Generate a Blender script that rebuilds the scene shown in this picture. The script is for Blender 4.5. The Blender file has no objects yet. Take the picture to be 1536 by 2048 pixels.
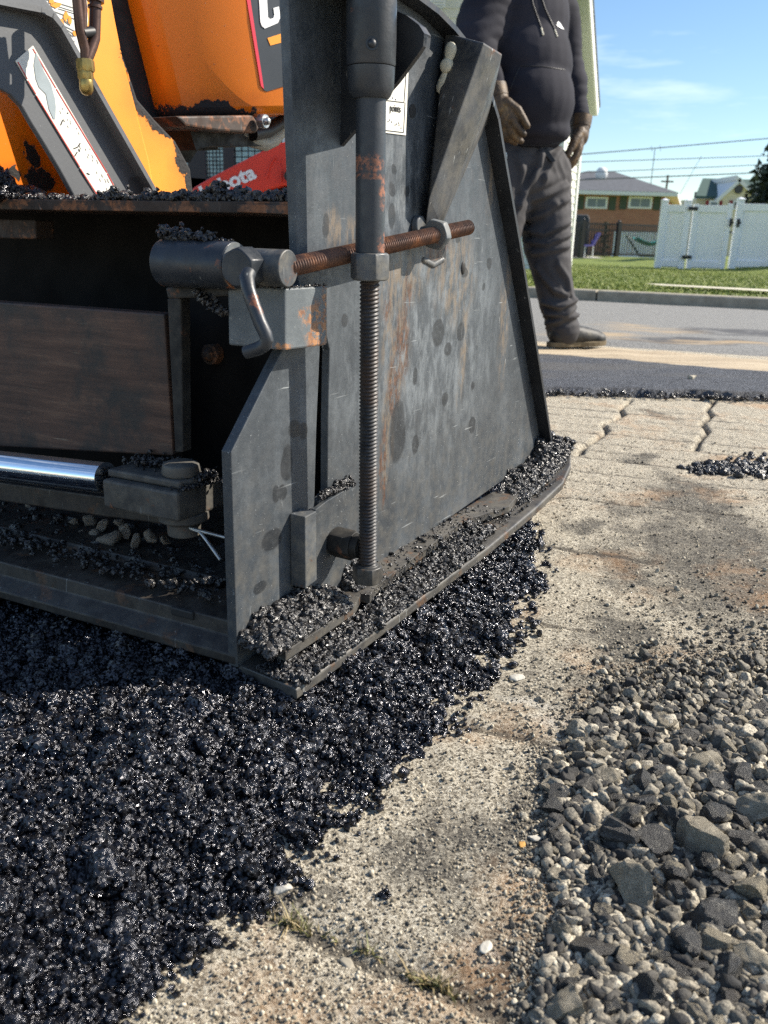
import bpy, bmesh, math, random
import numpy as np
from mathutils import Vector, Matrix

random.seed(7)
rng = np.random.default_rng(11)
SC = bpy.context.scene
COL = SC.collection

# ---------------------------------------------------------------- camera
FPX, CAMH = 1700.0, 0.47
PITCH, ROLL = math.atan(554 / 1700.0), math.radians(1.5)
F3 = np.array([0, math.cos(PITCH), -math.sin(PITCH)])
U0 = np.array([0, math.sin(PITCH), math.cos(PITCH)])
R0 = np.array([1.0, 0, 0])
R3 = R0 * math.cos(ROLL) + U0 * math.sin(ROLL)
U3 = -R0 * math.sin(ROLL) + U0 * math.cos(ROLL)
EYE = np.array([0, 0, CAMH])
cam = bpy.data.cameras.new("camera")
cam_o = bpy.data.objects.new("camera", cam)
COL.objects.link(cam_o)
cam.sensor_fit = 'VERTICAL'
cam.sensor_height = 36.0
cam.lens = FPX / 2048 * 36
cam.clip_start, cam.clip_end = 0.02, 2000
m = Matrix.Identity(4)
for i in range(3):
    m[i][0], m[i][1], m[i][2], m[i][3] = R3[i], U3[i], -F3[i], EYE[i]
cam_o.matrix_world = m
cam.dof.use_dof = True
cam.dof.focus_distance = 0.95
cam.dof.aperture_fstop = 11
SC.camera = cam_o

# ---------------------------------------------------------------- sky and sun
SUN_AZ = math.atan2(0.24, 0.97)          # direction towards the sun, from +X
SUN_EL = math.radians(37)
world = bpy.data.worlds.new("World")
SC.world = world
world.use_nodes = True
wn, wl = world.node_tree.nodes, world.node_tree.links
wn.clear()
sky = wn.new('ShaderNodeTexSky')
sky.sky_type = 'NISHITA'
sky.sun_disc = False
sky.sun_elevation = SUN_EL
sky.sun_rotation = math.pi / 2 - SUN_AZ
sky.air_density, sky.dust_density, sky.ozone_density = 1.0, 0.15, 3.0
bg = wn.new('ShaderNodeBackground')
bg.inputs['Strength'].default_value = 0.095
out = wn.new('ShaderNodeOutputWorld')
tc = wn.new('ShaderNodeTexCoord')
mp = wn.new('ShaderNodeMapping')
mp.inputs['Scale'].default_value = (2.2, 2.2, 13.0)
mp.inputs['Location'].default_value = (0.35, 0.1, 0.8)
nz = wn.new('ShaderNodeTexNoise')
nz.inputs['Scale'].default_value = 1.6
nz.inputs['Detail'].default_value = 7
nz.inputs['Roughness'].default_value = 0.58
cr = wn.new('ShaderNodeValToRGB')
cr.color_ramp.elements[0].position, cr.color_ramp.elements[0].color = 0.5, (0, 0, 0, 1)
cr.color_ramp.elements[1].position, cr.color_ramp.elements[1].color = 0.78, (0.55, 0.55, 0.55, 1)
mx = wn.new('ShaderNodeMix')
mx.data_type = 'RGBA'
mx.inputs[7].default_value = (9.5, 10.0, 10.6, 1)
wl.new(tc.outputs['Generated'], mp.inputs['Vector'])
wl.new(mp.outputs['Vector'], nz.inputs['Vector'])
wl.new(nz.outputs['Fac'], cr.inputs['Fac'])
wl.new(cr.outputs['Color'], mx.inputs[0])
hs = wn.new('ShaderNodeHueSaturation')
hs.inputs['Saturation'].default_value = 1.08
wl.new(sky.outputs['Color'], hs.inputs['Color'])
wl.new(hs.outputs['Color'], mx.inputs[6])
wl.new(mx.outputs[2], bg.inputs['Color'])
wl.new(bg.outputs['Background'], out.inputs['Surface'])

sun = bpy.data.lights.new("sun", 'SUN')
sun.energy = 5.0
sun.angle = math.radians(0.5)
sun.color = (1.0, 0.92, 0.80)
sun_o = bpy.data.objects.new("sun", sun)
COL.objects.link(sun_o)
sdir = Vector((math.cos(SUN_AZ) * math.cos(SUN_EL), math.sin(SUN_AZ) * math.cos(SUN_EL), math.sin(SUN_EL)))
sun_o.rotation_euler = sdir.to_track_quat('Z', 'Y').to_euler()
sun_o.location = (6, 2, 8)

SC.view_settings.view_transform = 'Standard'
SC.view_settings.look = 'None'
SC.view_settings.exposure = 0.8
SC.view_settings.gamma = 1.0
SC.render.engine = 'CYCLES'
SC.cycles.use_denoising = False
SC.cycles.max_bounces = 5
SC.cycles.adaptive_threshold = 0.004
SC.cycles.sample_clamp_indirect = 6

# ---------------------------------------------------------------- picture -> place
def ray(x, y):
    return F3 + R3 * ((x - 768) / FPX) - U3 * ((y - 1024) / FPX)
def G(x, y, z=0.0):                       # the point at height z seen at a photo pixel
    d = ray(x, y)
    return EYE + d * ((z - CAMH) / d[2])
def on_plane(x, y, p, n):
    d = ray(x, y)
    return EYE + d * (((p - EYE) @ n) / (d @ n))
def at_dist(x, y, Y):                     # the point at ground distance Y
    d = ray(x, y)
    return EYE + d * (Y / d[1])

# the paver's own frame: u runs forward along the end gate, n points out of it, s runs along the screed
AZ = math.radians(59.1)
u3 = np.array([math.cos(AZ), math.sin(AZ), 0])
n3 = np.array([u3[1], -u3[0], 0])
z3 = np.array([0, 0, 1.0])
s3 = np.array([-0.9, 0.437, 0]); s3 /= np.linalg.norm(s3)
b3 = np.array([-s3[1], s3[0], 0])         # out of the screed's rear, to the camera
P0 = G(475, 1335, 0.05)
PB = np.array([P0[0], P0[1], 0.0])        # base of the paver frame
def L(p):                                 # world -> paver frame
    q = np.asarray(p) - PB
    return np.array([q @ u3, -(q @ n3), q[2]])
def GP(x, y, w=0.0):                      # on the plane w outside the gate
    return L(on_plane(x, y, P0 + n3 * w, n3))
def SP(x, y, b=0.0):                      # on the plane b behind (-) the screed's rear corner
    return L(on_plane(x, y, P0 + b3 * b, b3))
def UP(x, y, uu):                         # on the plane across the gate at u
    return L(on_plane(x, y, P0 + u3 * uu, u3))
def HP(x, y, z):                          # on a level plane
    return L(G(x, y, z))
Lu, Ln, Lz = np.array([1.0, 0, 0]), np.array([0, -1.0, 0]), np.array([0, 0, 1.0])
Ls = L(PB + s3); Lb = L(PB + b3)

# ---------------------------------------------------------------- names, labels, groups
def tag(o, label=None, cat=None, group=None, kind=None):
    if label: o['label'] = label
    if cat: o['category'] = cat
    if group: o['group'] = group
    if kind: o['kind'] = kind
    return o
def empty(name, loc=(0, 0, 0), rz=0.0, label=None, cat=None, group=None):
    o = bpy.data.objects.new(name, None)
    o.empty_display_size = 0.1
    COL.objects.link(o)
    o.location = loc
    o.rotation_euler = (0, 0, rz)
    return tag(o, label, cat, group)
def link(name, me, mat, parent=None, bevel=0.0, seg=2, smooth=None):
    o = bpy.data.objects.new(name, me)
    COL.objects.link(o)
    if parent: o.parent = parent
    if mat:
        for mm in (mat if isinstance(mat, (list, tuple)) else [mat]):
            me.materials.append(mm)
    if bevel:
        bv = o.modifiers.new("bevel", 'BEVEL')
        bv.width, bv.segments, bv.limit_method, bv.angle_limit = bevel, seg, 'ANGLE', math.radians(40)
        bv.harden_normals = False
    if smooth is not None:
        sm = np.ones(len(me.polygons), dtype=bool)
        me.polygons.foreach_set('use_smooth', sm)
        if smooth < 180:
            me.set_sharp_from_angle(angle=math.radians(smooth))
    return o
def raw_mesh(name, V, Fc, smooth=False, quads=None):
    """numpy arrays to a mesh: Fc (n,3) or (n,4)"""
    me = bpy.data.meshes.new(name)
    V = np.asarray(V, dtype=np.float32); Fc = np.asarray(Fc, dtype=np.int32)
    k = Fc.shape[1]
    me.vertices.add(len(V)); me.vertices.foreach_set('co', V.ravel())
    me.loops.add(Fc.size); me.loops.foreach_set('vertex_index', Fc.ravel())
    me.polygons.add(len(Fc))
    me.polygons.foreach_set('loop_start', np.arange(0, Fc.size, k, dtype=np.int32))
    me.polygons.foreach_set('loop_total', np.full(len(Fc), k, dtype=np.int32))
    if smooth: me.polygons.foreach_set('use_smooth', np.ones(len(Fc), dtype=bool))
    me.update(calc_edges=True)
    me.validate()
    return me

class MB:
    """collects shapes, then links them as one mesh object"""
    def __init__(s): s.v = []; s.f = []
    def add(s, V, Fs):
        k = len(s.v)
        s.v += [tuple(map(float, p)) for p in V]
        s.f += [tuple(i + k for i in f) for f in Fs]
        return s
    def box(s, c, size, ax=(Lu, -Ln, Lz)):
        c = np.asarray(c, float); X, Y, Z = [np.asarray(a, float) * d / 2 for a, d in zip(ax, size)]
        V = [c + X * i + Y * j + Z * k for k in (-1, 1) for j in (-1, 1) for i in (-1, 1)]
        return s.add(V, [(0, 2, 3, 1), (4, 5, 7, 6), (0, 1, 5, 4), (2, 6, 7, 3), (0, 4, 6, 2), (1, 3, 7, 5)])
    def prism(s, pts, d):
        """polygon pts (3-D, flat) pushed along the vector d"""
        pts = [np.asarray(p, float) for p in pts]; n = len(pts); d = np.asarray(d, float)
        V = pts + [p + d for p in pts]
        nrm = sum((np.cross(pts[i], pts[(i + 1) % n]) for i in range(n)), np.zeros(3))
        flip = nrm @ d > 0
        a, b = list(range(n)), list(range(n, 2 * n))
        Fs = [tuple(a[::-1]) if flip else tuple(a), tuple(b) if flip else tuple(b[::-1])]
        for i in range(n):
            j = (i + 1) % n
            q = (i, j, n + j, n + i)
            Fs.append(q if flip else q[::-1])
        return s.add(V, Fs)
    def tube(s, path, r, n=16, cap=True, squash=None):
        path = [np.asarray(p, float) for p in path]
        rr = r if hasattr(r, '__len__') else [r] * len(path)
        t = [path[min(i + 1, len(path) - 1)] - path[max(i - 1, 0)] for i in range(len(path))]
        t = [q / (np.linalg.norm(q) + 1e-12) for q in t]
        a = np.cross(t[0], [0, 0, 1.0])
        if np.linalg.norm(a) < 0.1: a = np.cross(t[0], [1.0, 0, 0])
        a /= np.linalg.norm(a)
        V = []; Fs = []
        for i, p in enumerate(path):
            a = a - t[i] * (a @ t[i]); a /= np.linalg.norm(a)
            b = np.cross(t[i], a)
            for k in range(n):
                th = 2 * math.pi * k / n
                V.append(p + rr[i] * (a * math.cos(th) + b * math.sin(th)))
        for i in range(len(path) - 1):
            for k in range(n):
                j = (k + 1) % n
                Fs.append((i * n + k, i * n + j, (i + 1) * n + j, (i + 1) * n + k))
        if cap:
            Fs.append(tuple(range(n))[::-1]); m_ = (len(path) - 1) * n
            Fs.append(tuple(range(m_, m_ + n)))
        return s.add(V, Fs)
    def ball(s, c, r, seg=16, rings=10, ax=None, ax3=None):
        c = np.asarray(c, float)
        if ax3 is None:
            rx = r if hasattr(r, '__len__') else (r, r, r)
            ax3 = [np.array([rx[0], 0, 0]), np.array([0, rx[1], 0]), np.array([0, 0, rx[2]])]
        V = [c + ax3[2]]; Fs = []
        for i in range(1, rings):
            ph = math.pi * i / rings
            for k in range(seg):
                th = 2 * math.pi * k / seg
                V.append(c + ax3[0] * math.sin(ph) * math.cos(th) + ax3[1] * math.sin(ph) * math.sin(th) + ax3[2] * math.cos(ph))
        V.append(c - ax3[2])
        for k in range(seg): Fs.append((0, 1 + k, 1 + (k + 1) % seg))
        for i in range(rings - 2):
            for k in range(seg):
                j = (k + 1) % seg; o = 1 + i * seg
                Fs.append((o + k, o + seg + k, o + seg + j, o + j))
        e = len(V) - 1; o = 1 + (rings - 2) * seg
        for k in range(seg): Fs.append((o + k, e, o + (k + 1) % seg))
        return s.add(V, Fs)
    def hull(s, pts):
        bm = bmesh.new()
        for p in pts: bm.verts.new(tuple(map(float, p)))
        bmesh.ops.convex_hull(bm, input=bm.verts[:])
        for v in [v for v in bm.verts if not v.link_faces]: bm.verts.remove(v)
        bmesh.ops.dissolve_limit(bm, angle_limit=0.02, verts=bm.verts[:], edges=bm.edges[:])
        bm.verts.index_update()
        V = [v.co[:] for v in bm.verts]; Fs = [tuple(v.index for v in f.verts) for f in bm.faces]
        bm.free()
        return s.add(V, Fs)
    def mesh(s, name):
        me = bpy.data.meshes.new(name)
        me.from_pydata(s.v, [], s.f)
        me.update()
        return me
    def build(s, name, mat, parent=None, bevel=0.0, seg=2, smooth=None):
        return link(name, s.mesh(name), mat, parent, bevel, seg, smooth)

def hexagon(c, a, b, r, ph=0.0):
    return [np.asarray(c) + r * (np.asarray(a) * math.cos(ph + math.pi / 3 * k) + np.asarray(b) * math.sin(ph + math.pi / 3 * k)) for k in range(6)]
def hexnut(mb, c, axis, r, h, ph=0.0):
    """a hex nut with chamfered corners, its axis through c"""
    axis = np.asarray(axis, float) / np.linalg.norm(axis)
    a = np.cross(axis, [0, 0, 1.0])
    if np.linalg.norm(a) < 0.1: a = np.cross(axis, [1.0, 0, 0])
    a /= np.linalg.norm(a); b = np.cross(axis, a); c = np.asarray(c, float)
    V = []; Fs = []
    n = 24
    def rad(th, k):
        q = (th - ph + math.pi / 6) % (math.pi / 3) - math.pi / 6
        hexr = r * math.cos(math.pi / 6) / math.cos(((th - ph) % (math.pi / 3)) - math.pi / 6)
        return min(hexr, k)
    for off, k in ((-h / 2, r * 0.88), (-h / 2 + r * 0.14, r * 1.0), (h / 2 - r * 0.14, r * 1.0), (h / 2, r * 0.88)):
        for i in range(n):
            th = ph + 2 * math.pi * i / n
            q = rad(th, k)
            V.append(c + axis * off + q * (a * math.cos(th) + b * math.sin(th)))
    for l in range(3):
        for i in range(n):
            j = (i + 1) % n
            Fs.append((l * n + i, l * n + j, (l + 1) * n + j, (l + 1) * n + i))
    Fs.append(tuple(range(n))[::-1]); Fs.append(tuple(range(3 * n, 4 * n)))
    return mb.add(V, Fs)
def thread(mb, p0, p1, r, pitch, depth=0.0016, n=20):
    """a threaded rod: one helical ridge from p0 to p1"""
    p0, p1 = np.asarray(p0, float), np.asarray(p1, float)
    ln = np.linalg.norm(p1 - p0); ax = (p1 - p0) / ln
    a = np.cross(ax, [0, 0, 1.0])
    if np.linalg.norm(a) < 0.1: a = np.cross(ax, [1.0, 0, 0])
    a /= np.linalg.norm(a); b = np.cross(ax, a)
    per = 4
    rows = int(ln / pitch * per) + 1
    prof = [r - depth, r - depth * 0.15, r, r - depth * 0.7]
    i = np.arange(rows + 1)[:, None]; k = np.arange(n)[None, :]
    ph = (i / per - k / n)
    fr = (ph * per) % per
    i0 = np.floor(fr).astype(int) % per; i1 = (i0 + 1) % per; tt = fr - np.floor(fr)
    pr = np.array(prof)
    rr = pr[i0] * (1 - tt) + pr[i1] * tt
    th = 2 * math.pi * k / n
    V = p0 + ax * np.minimum(i * pitch / per, ln)[..., None] + rr[..., None] * (a * np.cos(th)[..., None] + b * np.sin(th)[..., None])
    V = V.reshape(-1, 3)
    Fs = []
    for q in range(rows):
        for w in range(n):
            x = (w + 1) % n
            Fs.append((q * n + w, q * n + x, (q + 1) * n + x, (q + 1) * n + w))
    Fs.append(tuple(range(n))[::-1]); Fs.append(tuple(range(rows * n, rows * n + n)))
    return mb.add(V, Fs)

# ---------------------------------------------------------------- noise and stones (numpy)
def vnoise(x, y, seed=0):
    xi, yi = np.floor(x).astype(np.int64), np.floor(y).astype(np.int64)
    fx, fy = x - xi, y - yi
    fx = fx * fx * (3 - 2 * fx); fy = fy * fy * (3 - 2 * fy)
    def hsh(a, b):
        h = (a * 374761393 + b * 668265263 + seed * 1442695041) & 0xFFFFFFFF
        h = ((h ^ (h >> 13)) * 1274126177) & 0xFFFFFFFF
        return ((h ^ (h >> 16)) & 0xFFFF) / 65535.0
    return (hsh(xi, yi) * (1 - fx) + hsh(xi + 1, yi) * fx) * (1 - fy) + (hsh(xi, yi + 1) * (1 - fx) + hsh(xi + 1, yi + 1) * fx) * fy
def fbm(x, y, seed=0, octv=4, gain=0.5):
    s, a, t = 0.0, 1.0, 0.0
    for i in range(octv):
        s = s + a * (vnoise(x * 2 ** i + 17.3 * i, y * 2 ** i - 9.1 * i, seed + i) - 0.5); t += a; a *= gain
    return s / t
def smooth01(t):
    t = np.clip(t, 0, 1)
    return t * t * (3 - 2 * t)
def noise3(P, seed=0):
    return vnoise(P[:, 0] + 3.1 * P[:, 2], P[:, 1] - 2.3 * P[:, 2], seed) + vnoise(P[:, 2] + 1.7 * P[:, 0] + 40, P[:, 1] + 2.9 * P[:, 0], seed + 5) - 1.0
def ico(sub):
    bm = bmesh.new()
    bmesh.ops.create_icosphere(bm, subdivisions=sub, radius=1.0)
    V = np.array([v.co[:] for v in bm.verts]); Fc = np.array([[v.index for v in f.verts] for f in bm.faces])
    bm.free()
    return V, Fc
def rock(sub, seed, cuts=9, rough=0.12, lo=0.45, hi=0.85):
    """an angular stone: a ball cut by random planes, then roughened"""
    r = np.random.default_rng(seed)
    V, Fc = ico(sub)
    for _ in range(cuts):
        d = r.normal(size=3); d /= np.linalg.norm(d)
        k = r.uniform(lo, hi)
        over = np.maximum(V @ d - k, 0)
        V = V - over[:, None] * d
    if rough:
        V = V * (1 + rough * noise3(V * 2.1 + seed, seed)[:, None] + rough * 0.5 * noise3(V * 5.3 + seed, seed + 3)[:, None] + rough * 0.28 * noise3(V * 13 + seed, seed + 8)[:, None])
    V = V / np.abs(V).max() * 1.12
    V = V * r.uniform([0.9, 0.8, 0.62], [1.25, 1.05, 0.9])
    return V, Fc
def rand_rot(n, r):
    q = r.normal(size=(n, 4)); q /= np.linalg.norm(q, axis=1)[:, None]
    w, x, y, z = q.T
    return np.stack([np.stack([1 - 2 * (y * y + z * z), 2 * (x * y - z * w), 2 * (x * z + y * w)], -1),
                     np.stack([2 * (x * y + z * w), 1 - 2 * (x * x + z * z), 2 * (y * z - x * w)], -1),
                     np.stack([2 * (x * z - y * w), 2 * (y * z + x * w), 1 - 2 * (x * x + y * y)], -1)], 1)
def scatter(centers, radii, protos, r):
    """many small stones as one vertex and face array"""
    n = len(centers); Rm = rand_rot(n, r); pick = r.integers(0, len(protos), n)
    Vs, Fs, off = [], [], 0
    for k, (pv, pf) in enumerate(protos):
        idx = np.where(pick == k)[0]
        if not len(idx): continue
        V = np.einsum('nij,vj->nvi', Rm[idx], pv) * radii[idx][:, None, None] + centers[idx][:, None, :]
        Fc = pf[None] + (np.arange(len(idx)) * len(pv))[:, None, None] + off
        Vs.append(V.reshape(-1, 3)); Fs.append(Fc.reshape(-1, 3)); off += len(idx) * len(pv)
    return np.concatenate(Vs), np.concatenate(Fs)
CRUMB = [rock(1, 100 + k, cuts=5, rough=0.22) for k in range(14)]
GRIT = [rock(1, 140 + k, cuts=6, rough=0.06) for k in range(8)]

# ---------------------------------------------------------------- materials
class Mat:
    def __init__(s, name, color=(0.5, 0.5, 0.5), rough=0.6, metal=0.0, spec=None):
        s.m = bpy.data.materials.new(name); s.m.use_nodes = True
        s.t = s.m.node_tree; s.n = s.t.nodes; s.l = s.t.links
        s.b = s.n['Principled BSDF']
        s.set('Base Color', (*color, 1)); s.set('Roughness', rough); s.set('Metallic', metal)
        if spec is not None: s.set('Specular IOR Level', spec)
        s._co = None
    def set(s, k, v):
        if hasattr(v, 'links') or isinstance(v, bpy.types.NodeSocket): s.l.new(v, s.b.inputs[k])
        else: s.b.inputs[k].default_value = v
        return s
    def co(s, kind='Object'):
        if s._co is None: s._co = s.n.new('ShaderNodeTexCoord')
        return s._co.outputs[kind]
    def put(s, node, i, v):
        if isinstance(v, bpy.types.NodeSocket): s.l.new(v, node.inputs[i])
        elif isinstance(v, (tuple, list)) and len(v) == 3 and node.inputs[i].type == 'RGBA': node.inputs[i].default_value = (*v, 1)
        else: node.inputs[i].default_value = v
    def map(s, scale=(1, 1, 1), rot=(0, 0, 0), loc=(0, 0, 0), vec=None):
        q = s.n.new('ShaderNodeMapping')
        q.inputs['Scale'].default_value = scale; q.inputs['Rotation'].default_value = rot; q.inputs['Location'].default_value = loc
        s.l.new(vec if vec is not None else s.co(), q.inputs['Vector'])
        return q.outputs[0]
    def noise(s, scale, detail=4, rough=0.55, vec=None, color=False, dist=0.0):
        q = s.n.new('ShaderNodeTexNoise')
        q.inputs['Scale'].default_value = scale; q.inputs['Detail'].default_value = detail
        q.inputs['Roughness'].default_value = rough; q.inputs['Distortion'].default_value = dist
        s.l.new(vec if vec is not None else s.co(), q.inputs['Vector'])
        return q.outputs['Color' if color else 'Fac']
    def voro(s, scale, vec=None, feature='F1', out='Distance', rnd=1.0):
        q = s.n.new('ShaderNodeTexVoronoi'); q.feature = feature
        q.inputs['Scale'].default_value = scale; q.inputs['Randomness'].default_value = rnd
        s.l.new(vec if vec is not None else s.co(), q.inputs['Vector'])
        return q.outputs[out]
    def math(s, op, a, b=0.0, clamp=False):
        q = s.n.new('ShaderNodeMath'); q.operation = op; q.use_clamp = clamp
        s.put(q, 0, a); s.put(q, 1, b)
        return q.outputs[0]
    def vmath(s, op, a, b=(0, 0, 0)):
        q = s.n.new('ShaderNodeVectorMath'); q.operation = op
        s.put(q, 0, a); s.put(q, 1, b)
        return q.outputs['Value' if op in ('LENGTH', 'DOT_PRODUCT') else 'Vector']
    def rng(s, v, a, b, c=0.0, d=1.0, smooth=True):
        q = s.n.new('ShaderNodeMapRange'); q.interpolation_type = 'SMOOTHSTEP' if smooth else 'LINEAR'
        s.l.new(v, q.inputs[0])
        for i, x in enumerate((a, b, c, d)): q.inputs[i + 1].default_value = x
        return q.outputs[0]
    def mix(s, f, a, b, blend='MIX'):
        q = s.n.new('ShaderNodeMix'); q.data_type = 'RGBA'; q.blend_type = blend
        s.put(q, 0, f); s.put(q, 6, a); s.put(q, 7, b)
        return q.outputs[2]
    def ramp(s, f, stops):
        q = s.n.new('ShaderNodeValToRGB'); e = q.color_ramp.elements
        while len(e) < len(stops): e.new(0.5)
        for i, (p, c) in enumerate(stops):
            e[i].position = p; e[i].color = (*c, 1) if len(c) == 3 else c
        s.l.new(f, q.inputs[0])
        return q.outputs[0]
    def sep(s, v=None):
        q = s.n.new('ShaderNodeSeparateXYZ'); s.l.new(v if v is not None else s.co(), q.inputs[0])
        return q.outputs
    def objrand(s):
        q = s.n.new('ShaderNodeObjectInfo'); return q.outputs['Random']
    def geo(s, k):
        q = s.n.new('ShaderNodeNewGeometry'); return q.outputs[k]
    def bump(s, h, strength=0.3, dist=0.002):
        q = s.n.new('ShaderNodeBump'); q.inputs['Strength'].default_value = strength; q.inputs['Distance'].default_value = dist
        s.l.new(h, q.inputs['Height'])
        prev = s.b.inputs['Normal']
        if prev.is_linked: s.l.new(prev.links[0].from_socket, q.inputs['Normal'])
        s.l.new(q.outputs[0], s.b.inputs['Normal'])
        return s
    def blob(s, vec, c, r, soft=0.25):
        """1 inside an ellipsoidal patch round c (paver frame), 0 outside"""
        d = s.vmath('SUBTRACT', vec, tuple(map(float, c)))
        d = s.vmath('MULTIPLY', d, (1 / r[0], 1 / r[1], 1 / r[2]))
        return s.rng(s.vmath('LENGTH', d), 1 + soft, 1 - soft, 0, 1)
    def blobs(s, vec, items, soft=0.15):
        acc = None
        for c, r in items:
            q = s.blob(vec, c, r, soft)
            acc = q if acc is None else s.math('MAXIMUM', acc, q)
        return acc
    def warp(s, amt, scale, vec=None):
        v = vec if vec is not None else s.co()
        q = s.vmath('SUBTRACT', s.noise(scale, 3, color=True), (0.5, 0.5, 0.5))
        return s.vmath('ADD', v, s.vmath('SCALE_', q) if False else s.vmath('MULTIPLY', q, (amt, amt, amt)))

M = {}
def simple(name, color, rough=0.6, metal=0.0, spec=None, var=0.0, vs=8, bump=0.0, bs=60, bd=0.002):
    q = Mat(name, color, rough, metal, spec)
    if var:
        c0 = tuple(c * (1 - var) for c in color); c1 = tuple(min(1, c * (1 + var)) for c in color)
        q.set('Base Color', q.ramp(q.noise(vs, 5), [(0.3, c0), (0.7, c1)]))
    if bump: q.bump(q.noise(bs, 4), bump, bd)
    M[name] = q.m
    return q

def px_spots(lst, w=0.0):
    """photo stains on the gate: (x, y, rx, ry) in photo pixels -> centre and radii on the plate"""
    o = []
    for x, y, rx, ry in lst:
        c = GP(x, y, w); a = GP(x + rx, y, w); b = GP(x, y + ry, w)
        o.append((c, (max(abs(a - c)[0], 0.001), 0.05, max(abs(b - c)[2], 0.001))))
    return o

# worn black paint on the end gate, with the oil spots, rust runs and a pale dusty sheen painted in
q = Mat('gate_steel', rough=0.5)
P = q.co(); Pw = q.warp(0.012, 30); Pw2 = q.warp(0.03, 22)
vst = q.noise(26, 7, 0.72, q.map((1.0, 1.0, 0.22)))
mott = q.math('ADD', q.math('MULTIPLY', q.noise(9, 7, 0.7), 0.45), q.math('ADD', q.math('MULTIPLY', vst, 0.35), q.math('MULTIPLY', q.noise(160, 5, 0.75), 0.2)))
base = q.ramp(mott, [(0.36, (0.023, 0.028, 0.035)), (0.5, (0.05, 0.059, 0.068)), (0.62, (0.1, 0.114, 0.127))])
dust_sheen = q.math('MULTIPLY', q.blobs(Pw2, px_spots([(860, 690, 120, 210), (800, 420, 60, 180), (880, 560, 60, 90)]), 0.6), q.rng(q.noise(48, 7, 0.75, q.map((1, 1, 0.4))), 0.42, 0.66))
col = q.mix(q.math('MULTIPLY', dust_sheen, 0.55), base, (0.25, 0.275, 0.29))  # bluish-white sheen painted into the colour at the plate's middle
low = q.math('MULTIPLY', q.rng(q.sep()[2], 0.34, 0.06), 0.55)
col = q.mix(q.math('MULTIPLY', low, q.rng(q.noise(60, 5), 0.3, 0.8)), col, (0.12, 0.105, 0.08))
wd = q.warp(0.035, 14)
tan = q.math('MULTIPLY', q.blobs(wd, px_spots([(800, 560, 45, 60), (790, 690, 26, 120), (776, 850, 11, 130), (860, 520, 30, 40), (915, 560, 34, 80), (925, 700, 7, 100), (1010, 640, 8, 120), (985, 330, 9, 90), (700, 470, 40, 40), (668, 440, 12, 40)]), 0.5), q.rng(q.noise(75, 7, 0.75, q.map((1, 1, 0.3))), 0.44, 0.6))
col = q.mix(q.math('MULTIPLY', tan, 0.75), col, (0.2, 0.15, 0.1))
rust = q.math('MULTIPLY', q.blobs(wd, px_spots([(802, 700, 15, 60), (815, 620, 6, 75), (788, 770, 15, 60), (640, 640, 14, 30), (768, 930, 6, 80), (875, 500, 20, 25), (880, 520, 10, 20), (775, 610, 8, 40)]), 0.35), q.rng(q.noise(110, 6, 0.75, q.map((1, 1, 0.35))), 0.42, 0.56))
col = q.mix(q.math('MULTIPLY', rust, 0.9), col, q.ramp(q.noise(160, 5), [(0.35, (0.03, 0.016, 0.011)), (0.65, (0.15, 0.07, 0.036))]))
oil = q.blobs(Pw, px_spots([(574, 925, 13, 34), (566, 984, 9, 17), (553, 988, 8, 17), (590, 860, 12, 18), (606, 862, 9, 17), (795, 865, 15, 62), (877, 665, 12, 28), (896, 698, 7, 14), (788, 339, 5, 11), (785, 378, 6, 12), (814, 381, 5, 11), (783, 433, 7, 28), (653, 453, 7, 24), (978, 527, 5, 13), (916, 475, 5, 11), (889, 508, 4, 13), (967, 573, 3, 7), (830, 752, 5, 17), (921, 665, 8, 18), (946, 770, 4, 9), (690, 640, 7, 14), (930, 545, 7, 10), (545, 1080, 20, 22), (520, 1175, 14, 14), (890, 800, 6, 14), (944, 850, 6, 16), (830, 890, 7, 18)]), 0.12)
col = q.mix(q.math('MULTIPLY', q.math('MULTIPLY', oil, q.rng(q.noise(140, 4, 0.7), 0.25, 0.5, 0.45, 1.0)), 0.8), col, (0.012, 0.014, 0.017))
sc1 = q.rng(q.noise(230, 2, 0.5, q.map((1, 1, 0.10), (0, 0.5, 0))), 0.7, 0.74)
sc2 = q.rng(q.noise(230, 2, 0.5, q.map((0.07, 1, 1), (0, 0.75, 0))), 0.7, 0.74)
sc3 = q.rng(q.noise(200, 2, 0.5, q.map((0.05, 1, 1), (0, -0.5, 0))), 0.7, 0.74)
scr = q.math('MULTIPLY', q.math('MAXIMUM', q.math('MAXIMUM', sc1, sc2), sc3), q.rng(q.noise(7, 3), 0.42, 0.62))
chips = q.math('MULTIPLY', q.rng(q.noise(430, 2), 0.68, 0.72), q.rng(q.noise(12, 3), 0.4, 0.6))
col = q.mix(q.math('MULTIPLY', q.math('MAXIMUM', scr, chips), 0.8), col, (0.36, 0.38, 0.38))
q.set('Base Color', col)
q.set('Roughness', q.rng(q.noise(60, 5, 0.7), 0.3, 0.7, 0.36, 0.62))
q.bump(q.noise(500, 5, 0.7), 0.25, 0.0012); q.bump(q.noise(30, 4), 0.15, 0.004)
M['gate_steel'] = q.m

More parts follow.
